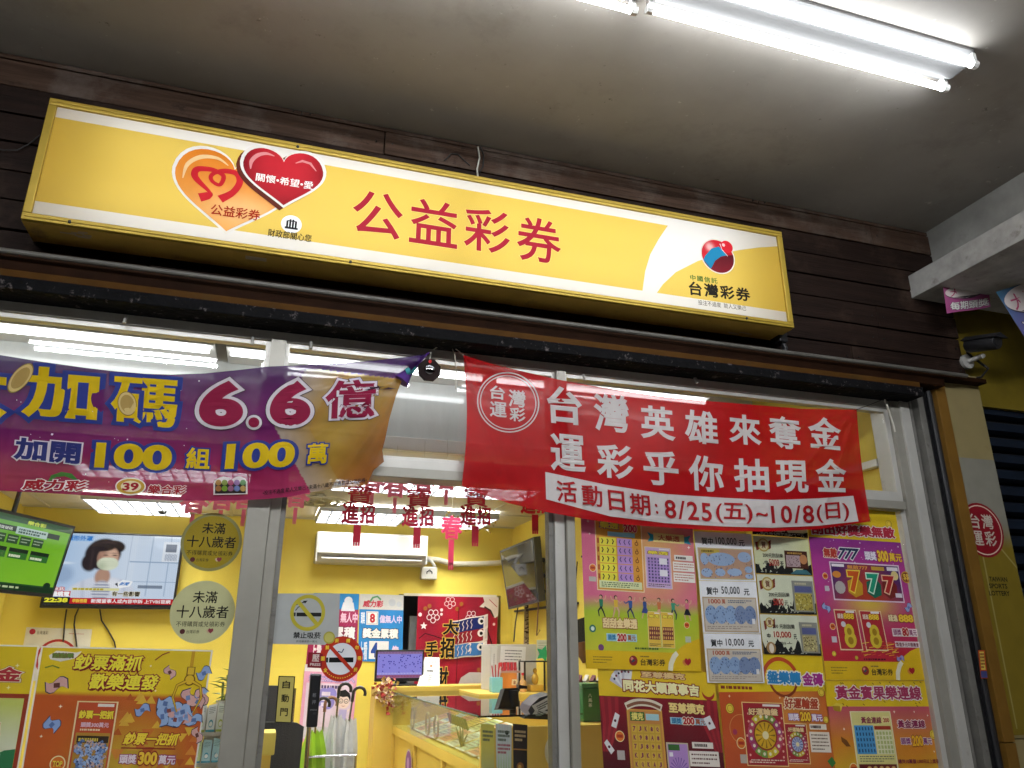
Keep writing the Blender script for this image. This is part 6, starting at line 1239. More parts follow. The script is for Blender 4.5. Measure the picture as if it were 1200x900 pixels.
F.rect(14, 24, 44, 40, '#e6ddd0', 2); F.text('2', 22, 26, 36, 38, '#b09a70', z=3, bold=.04); F.text('期', 47, 27, 58, 39, '#e8c0d0', z=2, bold=.02); F.text('無人中', 62, 26, 99, 40, '#f2c6dc', z=2, bold=.04); F.text('獎金累積', 0, 45, 96, 62, '#f4eef0', z=4, bold=.04, outline=(('#6a1438', .06),)); F.text('上看', 8, 68, 28, 90, '#f0dfe6', z=2, bold=.04); F.rect(35, 68, 96, 92, '#e6ddd8', 2); F.text('6', 42, 70, 62, 90, '#7a1c3a', z=3, bold=.05)
for k in range(8): F.stroke([(50 + k * 6, 45), (75 + k * 5, 24)], [.3, 1.2], '#b8507a', 1.4)
F.build('jackpot_poster', 'maroon jackpot poster with a blue heading on the back wall', 'poster', 'jackpot posters')
F = art_at([(421.5, 696), (473, 697.5), (471.5, 776), (419.5, 775)], WY - .002)
F.sheet('#2f84c8', 0, nu=6, nv=6); F.rect(0, 0, 100, 23, '#d2d3d0', 1); F.stroke([(22, 13), (30, 5), (40, 3), (48, 8)], 4, '#5a9a6a', 2); F.text('威力彩', 8, 9, 54, 20, '#c2324a', z=4, bold=.04, slant=2); F.circ(74, 12, 8, '#c3c8d0', 2); F.circ(90, 14, 6, '#c3c8d0', 2)
F.text('頭獎', 4, 27, 13, 45, '#e6eef6', z=2, bold=.03); F.rect(16, 26, 43, 46, '#eae6e0', 2); F.rect(17.5, 27.2, 41.5, 44.8, '#b0b4bc', 2.6); F.rect(19, 28, 40, 44, '#f3f0ea', 3); F.text('8', 24, 29, 36, 43, '#c02a34', z=4, bold=.05); F.text('億無人中', 46, 31, 97, 43, '#d8c6e6', z=2, bold=.04)
F.text('獎金累積', 8, 51, 90, 66, '#f4f2ee', z=5, bold=.05, outline=(('#24303a', .06),)); F.text('上看', 3, 71, 20, 98, '#d8e2ee', z=2, bold=.03); F.rect(24, 70, 68, 96, '#eceae6', 2); F.text('4', 28, 72, 44, 94, '#2a4a9a', z=3, bold=.06); F.text('億', 74, 76, 92, 94, '#e3c6d6', z=2, bold=.04)
F.build('jackpot_poster', 'blue jackpot poster with a red eight on the back wall', 'poster', 'jackpot posters')
F = art_at([(357.5, 778.5), (419.5, 781), (412, 872), (349, 869)], WY - .002)
F.sheet('#e2a2bc', 0, nu=4, nv=4); F.rect(0, 0, 100, 9, '#e8dfe0', 1); F.rect(6, 24, 94, 96, '#dcc8d8', 1); F.text('線上活動登入', 10, 12, 96, 22, '#c8b0d8', z=3, bold=.04, outline=(('#7a6ab0', .05),)); F.lines(34, 26, 88, 31, 1, '#5a4a70', 2, 5, .8)
for cu, cv, r in ((40, 40, 13), (52, 38, 12), (30, 46, 11), (48, 48, 13)): F.circ(cu, cv, r, '#8f86cc', 2)
for k in range(3): F.rect(36, 35 + k * 7, 52, 40 + k * 7, '#e3d8ec', 3)
F.circ(78, 42, 13, '#1c1a1c', 3); F.circ(78, 47, 11.5, '#edd6c8', 4); F.poly([(66, 42), (70, 33), (80, 31), (89, 36), (90, 42), (84, 40), (76, 41), (70, 40)], '#1c1a1c', 5)      # plain cartoon head
for s_ in (-1, 1): F.ring(78 + s_ * 5, 46, 3.2, 4.2, '#2a2a2a', 6, n=14); F.circ(78 + s_ * 5, 46.4, 1, '#1c1a1c', 6, n=8); F.stroke([(78 + s_ * 6, 60), (78 + s_ * 13, 56)], 2.6, '#edd6c8', 4)
F.stroke([(75, 52), (78, 53), (81, 52)], .8, '#a04a4a', 6); F.poly([(70, 57), (86, 57), (84, 72), (72, 72)], '#b7aed8', 4); F.poly([(70, 72), (84, 72), (86, 80), (70, 80)], '#e8e4ea', 3); F.rect(8, 80, 94, 94, '#c9c2cc', 2)
F.build('cartoon_poster', 'pink poster with a cartoon figure in glasses behind the touch switch', 'poster')
# ---- doorway curtain
M_tr = mat('cream_trim', (.72, .68, .55), .5)
b = MB(); p0 = PY(473, 697.5, WY); p1 = PY(594, 701, WY); zt = (p0[2] + p1[2]) / 2; b.box(p0[0], XR - .14, WY - .02, BW, zt, zt + .018, M_tr)
one('door_trim', b, 'thin cream trim along the top of the dark doorway', 'trim')
ny = BW - .03
F = Art([PY(490, 698.5, ny), PY(584, 700, ny), PY(579, 850, ny), PY(483, 850, ny)], 'vinyl', disp=lambda u, v: .004 * math.sin(u * 16) * (.3 + v)); F.lay = .0011
F.sheet('VC', 0, nu=40, nv=30, fn=lambda u, v: mixc('#a81f34', '#8e1a30', .5 + .5 * math.sin(u / 9)))
z_ = 10
def flower(cu, cv, r, col):
    k = F.w / F.h
    for i in range(5): a = math.radians(90 + 72 * i); F.ring(cu + r * .62 * math.cos(a), cv + r * .62 * k * math.sin(a), r * .32, r * .42, col, z_, n=12)
for cu, cv, r, c_ in ((39, 5, 7, '#e8c8cc'), (19, 16, 8, '#f0dce0'), (66, 16, 7, '#e8c8cc'), (96, 14, 4, '#e0b0b8')): flower(cu, cv, r, c_)
k = F.w / F.h; F.poly([(8 + (4.4 if i % 2 == 0 else 2) * math.sin(i * math.pi / 5), 24 - (4.4 if i % 2 == 0 else 2) * k * math.cos(i * math.pi / 5)) for i in range(10)], '#f0dce0', z_)
for cu, cv, r in ((29, 11, 1.8), (29, 14.5, 1.6), (3, 15, 2.2), (95, 22, 1.6)): F.circ(cu, cv, r, '#e8ccd0', z_)
for cu, cv in ((9, 10), (14, 8), (48, 10), (53, 6), (78, 58)): F.circ(cu, cv, 2.4, '#9a5a2a', z_)
F.poly([(80, 0), (100, 0), (100, 15), (96, 17), (92, 12), (84, 9), (76, 8), (82, 4)], '#e0cfc0', z_); F.stroke([(82, 8), (90, 11), (94, 16)], 2, '#4a2a2a', z_ + 1); F.stroke([(88, 2), (93, 5), (98, 8)], .8, '#a8343a', z_ + 1)
for i, (cv, body, rise) in enumerate(((25, '#1f2a6a', -6), (34, '#8e2230', -5), (43.5, '#3f78c0', -3))):     # carp streamers
    up_ = [(40 + j * 5.2, cv - 4.6 + .5 * math.sin(j) + rise * (j / 9) ** 1.4) for j in range(10)]; dn_ = [(40 + j * 5.2, cv + 5.0 + .4 * math.sin(j + 1) + rise * (j / 9) ** 1.4) for j in range(10)]
    F.poly([(x, y - .9) for x, y in up_] + [(x + .5, y + 1) for x, y in dn_][::-1], '#efe4dc', z_ + 1); F.poly(up_[:9] + dn_[:9][::-1], body, z_ + 3)
    for j in range(1, 6): x, y = up_[j]; F.stroke([(x + 1, y + 1), (x - .6, y + 3.2), (x + 1.4, y + 5.4), (x, y + 8.4)], .9, '#d8d0cc', z_ + 5)
    ex, ey = up_[7][0] + 2, up_[7][1] + 3; F.circ(ex, ey, 4, '#f2ecea', z_ + 5); F.circ(ex + .6, ey + .2, 2, '#14141c', z_ + 6); F.poly([(up_[8][0] + 2, up_[8][1] + .5), (up_[9][0], up_[9][1] + .5), (dn_[9][0], dn_[9][1] - 1), (dn_[8][0] + 2, dn_[8][1] - 1)], '#d9ccc8', z_ + 4)
F.stroke([(84, 22), (98, 46)], 1.4, '#3a1018', z_)
for ch, u0, v0, u1, v1 in (('大', 31, 19, 50, 31), ('招', 29, 33, 46, 49), ('手', 11, 36, 26, 48), ('財', 26, 56, 40, 72)): F.text(ch, u0, v0, u1, v1, '#15110f', z=z_ + 7, bold=.03, outline=(('#d8b04a', .045),))
F.stroke([(3, 34), (10, 30), (22, 32), (40, 36)], 1, '#3a1018', z_); F.poly([(50, 100), (50, 74), (56, 64), (66, 60), (80, 60), (92, 66), (98, 78), (99, 100)], '#c9c2c0', z_ + 2); F.stroke([(50, 8), (50.4, 50), (50, 100)], .7, '#4a0c18', z_ + 1)
F.build('door_curtain', 'red split door curtain with carp streamers and black lettering', 'curtain')
b = MB(); p0 = PY(480.5, 722, BW + .12); p1 = PY(488.5, 790, BW + .12); b.box(p0[0], p1[0] + .03, BW + .12, BW + .16, .2, p0[2], mat('grey_cabinet', (.3, .31, .31), .5))
one('grey_cabinet', b, 'narrow grey cabinet in the dark doorway beside the red curtain', 'cabinet')
# ---- tilted dark television on the right wall
tc = [PY(585.6, 645.6, 2.98), PY(625.3, 629.2, 2.45), PY(631.5, 705, 2.45), PY(595.8, 714.3, 2.98)]
t2v = thing('television', 'switched off television tilted out from the right wall', 'television', tc[2]); tn = np.cross(tc[1] - tc[0], tc[3] - tc[0]); tn /= np.linalg.norm(tn)
if np.dot(tn, CAM - tc[0]) < 0: tn = -tn
b = MB(); b.hull8(tc, [p - tn * .055 for p in tc], mat('grey_bezel', (.05, .052, .056), .4)); b.build('casing', t2v)
F = Art([tc[0] * .965 + (tc[2]) * .035 + tn * .002, tc[1] * .965 + tc[3] * .035 + tn * .002, tc[2] * .965 + tc[0] * .035 + tn * .002, tc[3] * .965 + tc[1] * .035 + tn * .002], 'vinyl')
scr = mat('dark_screen_glass', (.03, .03, .032), .06, spec=.9, var=0); F.mb.add([F.xyz(0, 0), F.xyz(100, 0), F.xyz(100, 100), F.xyz(0, 100)], [(0, 1, 2, 3)], scr); F.mb.build('screen', t2v)
q = (tc[0] + tc[1] + tc[2] + tc[3]) / 4 - tn * .06
for dz in (.09, -.02, -.13): MB().tube([q + np.array([0, 0, dz]), (XR - .12, q[1] - .12, q[2] + dz), (XR - .005, q[1] - .1, q[2] + dz)], .016, bp_, 8).build('wall_arm', t2v)
b = MB(); b.tube([PY(607, 712, 2.9), PY(604, 730, 2.9), PY(602, 752, 2.9)], .005, M['wire'], 6); b.build('cable', t2v); b = MB(); b.tube([PY(631, 706, 2.5), PY(630, 725, 2.5), PY(629, 745, 2.5), PY(633, 738, 2.5)], .005, mat('brown_cable', (.12, .05, .02), .5), 6)
b.build('cable', t2v)
F = art_at([(614.5, 708), (625, 707), (627, 760), (613.5, 762)], 3.0, 'vinyl'); F.sheet('#b4a694', 0); r = random.Random(4)
for j in range(34): F.stroke([(r.uniform(5, 40), j * 3), (r.uniform(45, 95), j * 3 + r.uniform(-3, 3))], r.uniform(4, 13), '#3a2a28', 1 + j * .05)
F.build('patterned_strip', 'narrow brown patterned strip hanging below the tilted television', 'hanging strip')
b = MB(); p0 = PXx(596, 735, XR - .01)
b.box(XR - .02, XR - .002, 2.0, 3.3, 1.74, 1.755, M['wire']); one('wall_rail', b, 'long thin black rail on the right yellow wall below the tilted television', 'rail'); b = MB(); b.box(XR - .02, XR - .002, 1.3, 1.9, 2.02, 2.032, M['wire']); one('wall_rail', b, 'short thin black rail on the right yellow wall beside the pink poster', 'rail')
b = MB(); b.tube([PXx(676.5, 658, XR - .02), PXx(674, 690, XR - .02), PXx(670.5, 720, XR - .02)], .004, M['wire'], 6); one('wall_cable', b, 'thin black cable hanging down the right yellow wall', 'cable')
# ---- hanging ornaments (felt characters)
def felt(chars, m, th=.002):
    """flat cut-out of characters: (char, x0, z0, x1, z1) in metres"""
    b = MB()
    for ch, x0, z0, x1, z1, bold in chars:
        v, f = glyphs(ch, bold, 3, 1.0, .05); lo = v.min(0); hi = v.max(0)
        b.add([(x0 + (x1 - x0) * (a - lo[0]) / (hi[0] - lo[0]), (c_ - (lo[2] + hi[2]) / 2) / (hi[2] - lo[2] + 1e-9) * th, z0 + (z1 - z0) * (bb - lo[1]) / (hi[1] - lo[1])) for a, bb, c_ in v], f, m)
    return b
red = felt_mat('red_felt', (.80, .07, .13)); pink = felt_mat('pink_felt', (.95, .36, .50)); rose = felt_mat('rose_felt', (.75, .09, .22))
def ornament(name, label, loc, chars, m, tassel, group, up_=.12):
    t = thing(name, label, 'ornament', loc, group)
    b = felt(chars, m)
    o = b.build('character', None); o.parent = t
    tl, tw = tassel
    b = MB(); b.box(-tw / 2, tw / 2, -.001, .001, -tl * .82, 0, m); b.hull8([(-tw / 2, -.001, -tl * .82), (tw / 2, -.001, -tl * .82), (0, -.001, -tl * .74)], [(-tw / 2, .001, -tl * .82), (tw / 2, .001, -tl * .82), (0, .001, -tl * .74)], m)
    for k in range(3): x = -tw / 2 + tw * (k + .5) / 3; b.box(x - tw * .13, x + tw * .13, -.001, .001, -tl, -tl * .82, m)
    o = b.build('tassel', None); o.parent = t
    zt = max(c_[4] for c_ in chars); b = MB(); b.tube([(0, 0, zt - .004), (0, .002, zt + up_)], .0008, M['twine'], 5); o = b.build('thread', None); o.parent = t
    return t
S_ = .055
wealth = [('寶', -S_ * .86, S_ * 1.32, S_ * .90, S_ * 2.62, .014), ('進', -S_ * 1.08, 0, S_ * .06, S_ * 1.40, .034), ('招', S_ * .10, S_ * .10, S_ * 1.08, S_ * 1.36, .034)]
oy = .16; base = PY(419, 615, oy)
G1 = 'red felt fortune ornaments hung behind the glass'
o1 = ornament('hanging_ornament', 'red felt fortune ornament nearest the left mullion, at the purple banner corner', base, wealth, red, (.075, .026), G1)
dup(o1, PY(489, 618, oy), 'red felt fortune ornament above the air conditioner right half, second from the left', G1)
dup(o1, PY(557, 616.5, oy), 'red felt fortune ornament third from the left, right of the air conditioner', G1)
dup(o1, PY(627, 603, oy), 'red felt fortune ornament half hidden by the red banner beside the centre mullion', G1)
spring = [('春', -.058, .0, .058, .12, .03)]
G2 = 'pink felt spring ornaments'
p1_ = ornament('hanging_ornament', 'pink felt spring ornament between the two left red ones', PY(463, 583, .75), spring, pink, (.07, .016), G2)
for px, py, lab in ((436, 577, 'pink felt spring ornament just right of the purple banner'), (496, 577, 'pink felt spring ornament above the second red one'), (523, 574, 'pink felt spring ornament beside the red banner edge'), (226, 602, 'pink felt ornament under the purple banner, above the upper age sticker'), (259, 598, 'pink felt ornament under the purple banner, middle of three left of the mullion'), (286, 597, 'pink felt ornament under the purple banner, touching the left mullion'), (346.5, 595, 'pink felt ornament under the purple banner just right of the left mullion')): dup(p1_, PY(px, py, .75), lab, G2)

ornament('hanging_ornament', 'rose felt spring ornament with a long tassel in front of the back wall', PY(529, 632, 1.5), [('春', -.062, .0, .062, .13, .03)], rose, (.165, .03), None, .28)
# ---- ceiling things
c = PZ(375, 588, ZC - .05); fan = thing('ceiling_fan', 'round caged fan under the shop ceiling near the left mullion', 'fan', c)
b = MB(); cg = mat('fan_cage', (.45, .43, .36), .5)
for r_ in (.17, .12, .07): b.tube([(c[0] + r_ * math.cos(a), c[1] + r_ * math.sin(a), c[2]) for a in [2 * math.pi * k / 24 for k in range(25)]], .006, cg, 6)
for k in range(8): a = math.pi * k / 4; b.tube([(c[0] + .03 * math.cos(a), c[1] + .03 * math.sin(a), c[2]), (c[0] + .17 * math.cos(a), c[1] + .17 * math.sin(a), c[2])], .004, cg, 6)
b.build('cage', fan); b = MB(); b.tube([(c[0], c[1], c[2] - .02), (c[0], c[1], c[2] + .049)], .035, cg, 14); b.build('motor', fan); b = MB()
for k in range(3):
    a = 2 * math.pi * k / 3; b.add([(c[0] + .03 * math.cos(a), c[1] + .03 * math.sin(a), c[2] + .012), (c[0] + .155 * math.cos(a - .35), c[1] + .155 * math.sin(a - .35), c[2] + .006), (c[0] + .155 * math.cos(a + .35), c[1] + .155 * math.sin(a + .35), c[2] + .02)], [(0, 1, 2)], mat('fan_blade', (.2, .2, .19), .4))
b.build('blade', fan)
c = PZ(191, 597, ZC - .03); b = MB(); b.ball((c[0], c[1], ZC - .03), (.035, .035, .035), bp_); b.tube([(c[0], c[1], ZC - .02), (c[0], c[1], ZC - .001)], .03, bp_, 14); one('dome_camera', b, 'small black dome camera on the ceiling above the news television', 'camera', smooth=True)
b = MB(); r = random.Random(21)
for k in range(46):
    q = PY(548 + r.uniform(-28, 34), 612 + r.uniform(-10, 12), 2.2 + r.uniform(-.15, .15)); a = r.uniform(0, 6); s_ = r.uniform(.012, .03)
    b.add([q, q + np.array([s_ * math.cos(a), .3 * s_, s_ * math.sin(a)]), q + np.array([s_ * math.cos(a + 1.3), -.2 * s_, s_ * math.sin(a + 1.3)])], [(0, 1, 2)], mat('gold_foil', (.85, .62, .2), .25, metal=.8) if k % 3 else mat('silver_foil', (.85, .85, .8), .2, metal=.8))
one('foil_garland', b, 'gold and silver foil garland hanging behind the third red ornament', 'garland')
# ---- counter with showcase
ZT = 1.19
CA = PZ(562, 841, ZT); CB = PZ(461, 812, ZT); CW = .50
def cx_at(y): return CA[0] + (CB[0] - CA[0]) * (y - CA[1]) / (CB[1] - CA[1])
yl = M['yellow_lam']
ct = thing('counter', 'yellow shop counter with glass showcase and front panel', 'counter', (1.4, 1.4, 0))
def quadbox(b, pts, z0, z1, m): b.hull8([(x, y, z0) for x, y in pts], [(x, y, z1) for x, y in pts], m)
yb0, yb1 = CA[1], CB[1]; zs = ZT - .20
b = MB(); quadbox(b, [(cx_at(yb0) + .02, yb0 + .02), (cx_at(yb0) + CW, yb0 + .02), (cx_at(yb1) + CW, yb1), (cx_at(yb1) + .02, yb1)], 0, zs - .05, yl)
quadbox(b, [(cx_at(yb0), yb0), (cx_at(yb0) + CW, yb0), (cx_at(yb1) + CW, yb1 + .02), (cx_at(yb1), yb1 + .02)], zs - .0499, zs, yl)
for k in range(4):
    y = yb0 + (yb1 - yb0) * k / 3.0; x = cx_at(y); quadbox(b, [(x + .0, y - .02), (x + .0195, y - .02), (x + .0195, y + .02), (x + .0, y + .02)], 0, zs - .0505, yl)
b.build('base', ct)
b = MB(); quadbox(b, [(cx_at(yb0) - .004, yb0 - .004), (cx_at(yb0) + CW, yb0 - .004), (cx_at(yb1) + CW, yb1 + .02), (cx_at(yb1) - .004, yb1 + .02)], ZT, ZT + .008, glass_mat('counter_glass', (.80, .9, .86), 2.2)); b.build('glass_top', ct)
b = MB(); b.tube([(cx_at(yb0) - .004, yb0, ZT + .004), (cx_at(yb1) - .004, yb1, ZT + .004)], .005, mat('glass_edge', (.05, .11, .09), .2), 6); b.build('glass_edge', ct)
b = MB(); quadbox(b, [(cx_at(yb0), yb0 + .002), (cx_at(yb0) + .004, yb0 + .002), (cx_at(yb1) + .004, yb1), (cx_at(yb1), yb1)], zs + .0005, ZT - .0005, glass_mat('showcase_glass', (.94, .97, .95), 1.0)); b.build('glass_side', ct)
b = MB(); quadbox(b, [(cx_at(yb1), yb1 - .0), (cx_at(yb1) + .03, yb1), (cx_at(yb1) + .03, yb1 + .03), (cx_at(yb1), yb1 + .03)], zs, ZT + .03, yl); b.build('corner_post', ct)
fy_ = yb0 - .03; fx0 = PY(618, 870, fy_)[0]; fz = PY(640, 851, fy_)[2]
b = MB(); b.box(CA[0] + .0, 1.88, fy_, fy_ + .028, 0, fz, yl, bev=.003); b.build('front_panel', ct); b = MB(); b.box(CA[0] + CW + .01, 1.88, fy_ + .0285, fy_ + .40, fz - .03, fz - .001, yl); b.build('counter_top', ct)
ro = [PY(619, 846.5, fy_ - .004), PY(603.5, 846.5, fy_ - .004)]
for px, c1, c2, lab in (((563.5, 579.5), '#dcd468', '#b4c08a', 'yellow green'), ((581, 599.5), '#d6e6ea', '#a8cc78', 'pale blue'), ((601, 618), '#2a2220', '#4a3420', 'dark brown')):
    F = PXA([(px[0], 848), (px[1], 849.5), (px[1] - .5, 930), (px[0] + 1, 930)], fy_ - .003); F.sheet('VC', 0, nu=2, nv=14, fn=lambda u, v, c1=c1, c2=c2: mixc(c1, c2, (v - 30) / 50))
    dk = '#5a6a5a' if c1 != '#2a2220' else '#c9b48a'
    if lab == 'pale blue':
        for k in range(6): F.rect(4 + k * 17, 0, 10 + k * 17, 100, '#d3dfe0', 1)
        F.lines(10, 28, 92, 44, 3, '#a8405a', 3, 6, .6); F.circ(70, 12, 12, '#2a3a34', 2)
    if lab == 'dark brown': F.rect(0, 0, 100, 100, '#2a2422', 1); F.circ(50, 62, 26, '#8a5a2a', 2); F.circ(46, 62, 12, '#c9a24a', 3); F.rect(0, 36, 100, 38, '#a87a3a', 2)
    F.lines(12, 8, 88, 26, 3, dk, 3, 4, .6); F.build('counter_leaflet', lab + ' narrow leaflet stuck on the counter front end', 'leaflet', 'narrow leaflets on the counter front')
c = PY(659, 880, fy_ - .003); rx_ = .085
F = Art([(c[0] - rx_, c[1], c[2] + rx_), (c[0] + rx_, c[1], c[2] + rx_), (c[0] + rx_, c[1], c[2] - rx_), (c[0] - rx_, c[1], c[2] - rx_)], 'vinyl'); F.circ(50, 50, 50, '#d9d6b8', 0, n=40); F.text('未滿', 32, 17, 70, 36, '#1c1a14', z=2, bold=.012); F.text('十八歲者', 10, 40, 90, 60, '#1c1a14', z=2, bold=.012); F.text('不得購買或兌領彩券', 12, 65, 87, 73.5, '#1c1a14', z=2, bold=.0, res=2)
F.build('age_sticker', 'cream round age limit sticker on the yellow counter front behind the centre mullion', 'sticker', 'round age limit stickers')
for (px, py), c_, lab in (((459, 889), '#c2582a', 'orange'), ((484, 897), '#7a4a8a', 'purple')):
    q = PXx(px, py, cx_at(1.9)); y0_ = q[1]; F = Art([(cx_at(y0_ + .09) - .012, y0_ + .09, q[2] + .09), (cx_at(y0_ - .09) - .012, y0_ - .09, q[2] + .09), (cx_at(y0_ - .09) - .012, y0_ - .09, q[2] - .09), (cx_at(y0_ + .09) - .012, y0_ + .09, q[2] - .09)], 'vinyl')
    F.circ(50, 50, 50, '#c9b9a8', 0); F.circ(50, 50, 44, c_, 1); F.circ(44, 44, 18, '#e0a88a' if lab == 'orange' else '#b08ac0', 2); F.build('round_logo_sticker', lab + ' round logo sticker on the counter side below the showcase', 'sticker')
# tickets and rings inside the showcase
r = random.Random(31)
def tray_pt(a, y): return np.array([cx_at(y) + .05 + a * .36, y, zs + .012 + a * .10])
for k in range(9):
    y = yb0 + .12 + k * .19; col = ('#c9a24a', '#b4646a', '#8fa8c0', '#c98a5a', '#b9b06a')[k % 5]
    F = Art([tray_pt(.95, y + .08), tray_pt(.95, y - .075), tray_pt(.0, y - .075), tray_pt(.0, y + .08)], 'paper'); F.sheet('#e0d8c0', 0); F.rect(4, 4, 96, 46, col, 1); F.rect(4, 52, 96, 96, ('#b9b4a0', '#c47a5a', '#a8b090')[k % 3], 1); F.lines(8, 8, 92, 44, 5, '#5a4438', 2, k, .4); F.lines(8, 56, 92, 92, 5, '#6a4a44', 2, k + 20, .4)
    F.build('ticket_pad', 'pad of scratch tickets lying in the glass showcase', 'ticket pad', 'ticket pads in the showcase')
ring_m = mat('brass_wire', (.5, .38, .12), .3, metal=.8)
for i, y in enumerate((2.55, 2.15, 1.95)):
    c = np.array([cx_at(y) + .06, y, zs + .07]); b = MB(); b.tube([c + np.array([0, .055 * math.cos(a), .06 * math.sin(a)]) for a in [2 * math.pi * k / 20 for k in range(21)]], .006, ring_m, 6)
    tag(b.build('wire_ring'), 'brass wire ring standing in the glass showcase', 'ring', 'wire rings in the showcase')
b = MB(); c = np.array([cx_at(1.5) + .08, 1.5, zs + .02])
for k in range(7): a = r.uniform(0, 6); b.tube([c, c + np.array([.03 * math.cos(a), .07 * math.sin(a), .05 + .06 * r.random()])], [.008, .002], mat('dark_green_leaf', (.03, .07, .05), .5), 6)
one('green_sprig', b, 'small dark green sprig decoration inside the showcase', 'decoration')
c0 = np.array([cx_at(1.45) + .02, 1.6, ZT - .03])
for k in range(8): q = c0 + np.array([.005, -.05 * k, 0]); b = MB(); b.tube([q, q + np.array([.02, .0, -.05])], .007, mat('green_clip', (.08, .2, .12), .4), 6); one('green_clip', b, 'small dark green clip in the line under the showcase glass top', 'clip', 'green clips under the showcase glass')
# ledge behind and the monitor
LY = 2.88; lz = PY(520, 803.5, LY)[2]; lx0 = PY(440, 806, LY)[0]
b = MB(); b.box(lx0, 1.62, LY, LY + .22, 0, lz, yl, bev=.006); one('ledge', b, 'yellow ledge behind the showcase carrying the blue screen monitor', 'ledge')
mc = [PY(441.5, 761, LY + .05), PY(497.5, 762, LY + .05), PY(495.5, 799.5, LY + .05), PY(438.5, 797.5, LY + .05)]
xl, xr = (mc[0][0] + mc[3][0]) / 2, (mc[1][0] + mc[2][0]) / 2; zt, zb_ = (mc[0][2] + mc[1][2]) / 2, (mc[2][2] + mc[3][2]) / 2
mo = thing('monitor', 'computer monitor with a violet lottery number screen on the yellow ledge', 'monitor', ((xl + xr) / 2, LY + .1, lz))
MB().box(xl, xr, LY + .05, LY + .085, zb_, zt, bp_, bev=.004).build('casing', mo)
b = MB(); xm = (xl + xr) / 2 + .02; b.box(xm - .03, xm + .03, LY + .09, LY + .11, lz + .012, zt - .08, bp_); b.build('neck', mo); b = MB(); b.box(xm - .10, xm + .10, LY + .01, LY + .19, lz + .0005, lz + .012, bp_, bev=.004); b.build('foot', mo)
F = Art([(xl + .012, LY + .048, zt - .012), (xr - .012, LY + .048, zt - .012), (xr - .012, LY + .048, zb_ + .022), (xl + .012, LY + .048, zb_ + .022)], 'screen'); F.sheet('#8f8ae0', 0); F.rect(0, 0, 100, 9, '#9a7aa8', 1); F.rect(0, 88, 100, 100, '#9a6a90', 1)
for k in range(30): F.rect(1 + k * 3.3, 2, 2.6 + k * 3.3, 7, '#6a3a6a', 2); F.rect(1 + k * 3.3, 80, 2.4 + k * 3.3, 86, '#c4c0f0', 2); F.rect(1 + k * 3.3, 90, 2.6 + k * 3.3, 97, '#8a2a5a', 2)
r = random.Random(17)
for k in range(58): F.circ(r.randint(1, 32) * 3 + .5, r.randint(3, 19) * 4 + 2, 1.35, '#34309a', 2, n=8)
F.text('BINGO', 52, 10, 64, 14, '#3a3680', z=2, bold=.02); F.mb.build('screen', mo)
F = Art([PY(498, 770, LY + .10), PY(515, 770.5, LY + .10), PY(515.5, 806, LY + .02), PY(489, 803.5, LY + .02)], 'paper'); F.sheet('#e6e6e2', 0)
for k in range(3): F.circ(38 + k * 18, 16, 6, '#c07a6a', 1, 3.2); F.circ(38 + k * 18, 16, 3.6, '#e6e6e2', 2, 2)
F.circ(50, 30, 7, '#c98a4a', 1, 3.5); F.lines(30, 44, 78, 50, 1, '#2a2a2a', 1, 3, .8); F.lines(44, 60, 60, 84, 4, '#6a6a6a', 1, 4, .3); F.build('sheet_stand', 'white printed sheet standing beside the blue monitor', 'sheet')
b = MB(); c = PY(452, 812, LY - .06); r = random.Random(2); fm = [mat('gold_petal', (.6, .38, .1), .45), mat('red_petal', (.35, .03, .02), .5), mat('cream_petal', (.7, .5, .35), .5)]
for k in range(170):
    a = r.uniform(0, 6.3); q = c + np.array([r.gauss(0, .03), r.gauss(0, .02), r.gauss(0, .04)]); s_ = r.uniform(.016, .032)
    b.add([q, q + np.array([s_ * math.cos(a), -s_ * .4, s_ * math.sin(a)]), q + np.array([s_ * math.cos(a + .8), s_ * .5, s_ * math.sin(a + .8)]) * 1.0, q + np.array([s_ * .6 * math.cos(a + 1.6), 0, s_ * .6 * math.sin(a + 1.6)])], [(0, 1, 2, 3)], fm[k % 3])
one('ribbon_rosette', b, 'gold and red ribbon rosette at the end of the showcase', 'rosette')
# counter top clutter
dsp = thing('customer_display', 'black customer display on a pole at the counter corner', 'display', PY(600, 858, fy_ + .1))
c = PY(601, 858, fy_ + .1); zc_ = ZT + .008
b = MB(); b.tube([(c[0], c[1], zc_ + .0005), (c[0], c[1], zc_ + .05)], .016, bp_, 10); b.tube([(c[0], c[1], zc_ + .03), (c[0], c[1], zc_ + .10)], [.032, .026], bp_, 12); b.build('pole', dsp, True)
k_ = [PY(591.5, 806.5, c[1] - .02), PY(609, 806, c[1] + .02), PY(604, 831, c[1] - .02), PY(584, 830.5, c[1] - .06)]; n_3 = np.cross(k_[1] - k_[0], k_[3] - k_[0]); n_3 /= np.linalg.norm(n_3)
if n_3[1] > 0: n_3 = -n_3
b = MB(); b.hull8(k_, [p - n_3 * .03 for p in k_], bp_); b.build('panel', dsp); b = MB(); q0, q1 = PY(608, 804, c[1]), PY(618, 805, c[1]); b.hull8([q0 + np.array([0, .0, .006]), q1 + np.array([0, 0, .004]), q1 - np.array([0, 0, .008]), q0 - np.array([0, 0, .012])], [q0 + np.array([0, .04, .006]), q1 + np.array([0, .04, .004]), q1 + np.array([0, .04, -.008]), q0 + np.array([0, .04, -.012])], bp_); b.build('visor', dsp)
y_ = fy_ + .22; pt = thing('ticket_terminal', 'black rounded ticket terminal with a white label on the counter', 'terminal', PY(636, 852, y_))
a0_ = [PY(614, 842, y_), PY(622, 827, y_), PY(632, 817.5, y_), PY(646, 813.5, y_), PY(660, 816, y_), PY(664, 844, y_)]; dz_ = min(p[2] for p in a0_) - fz
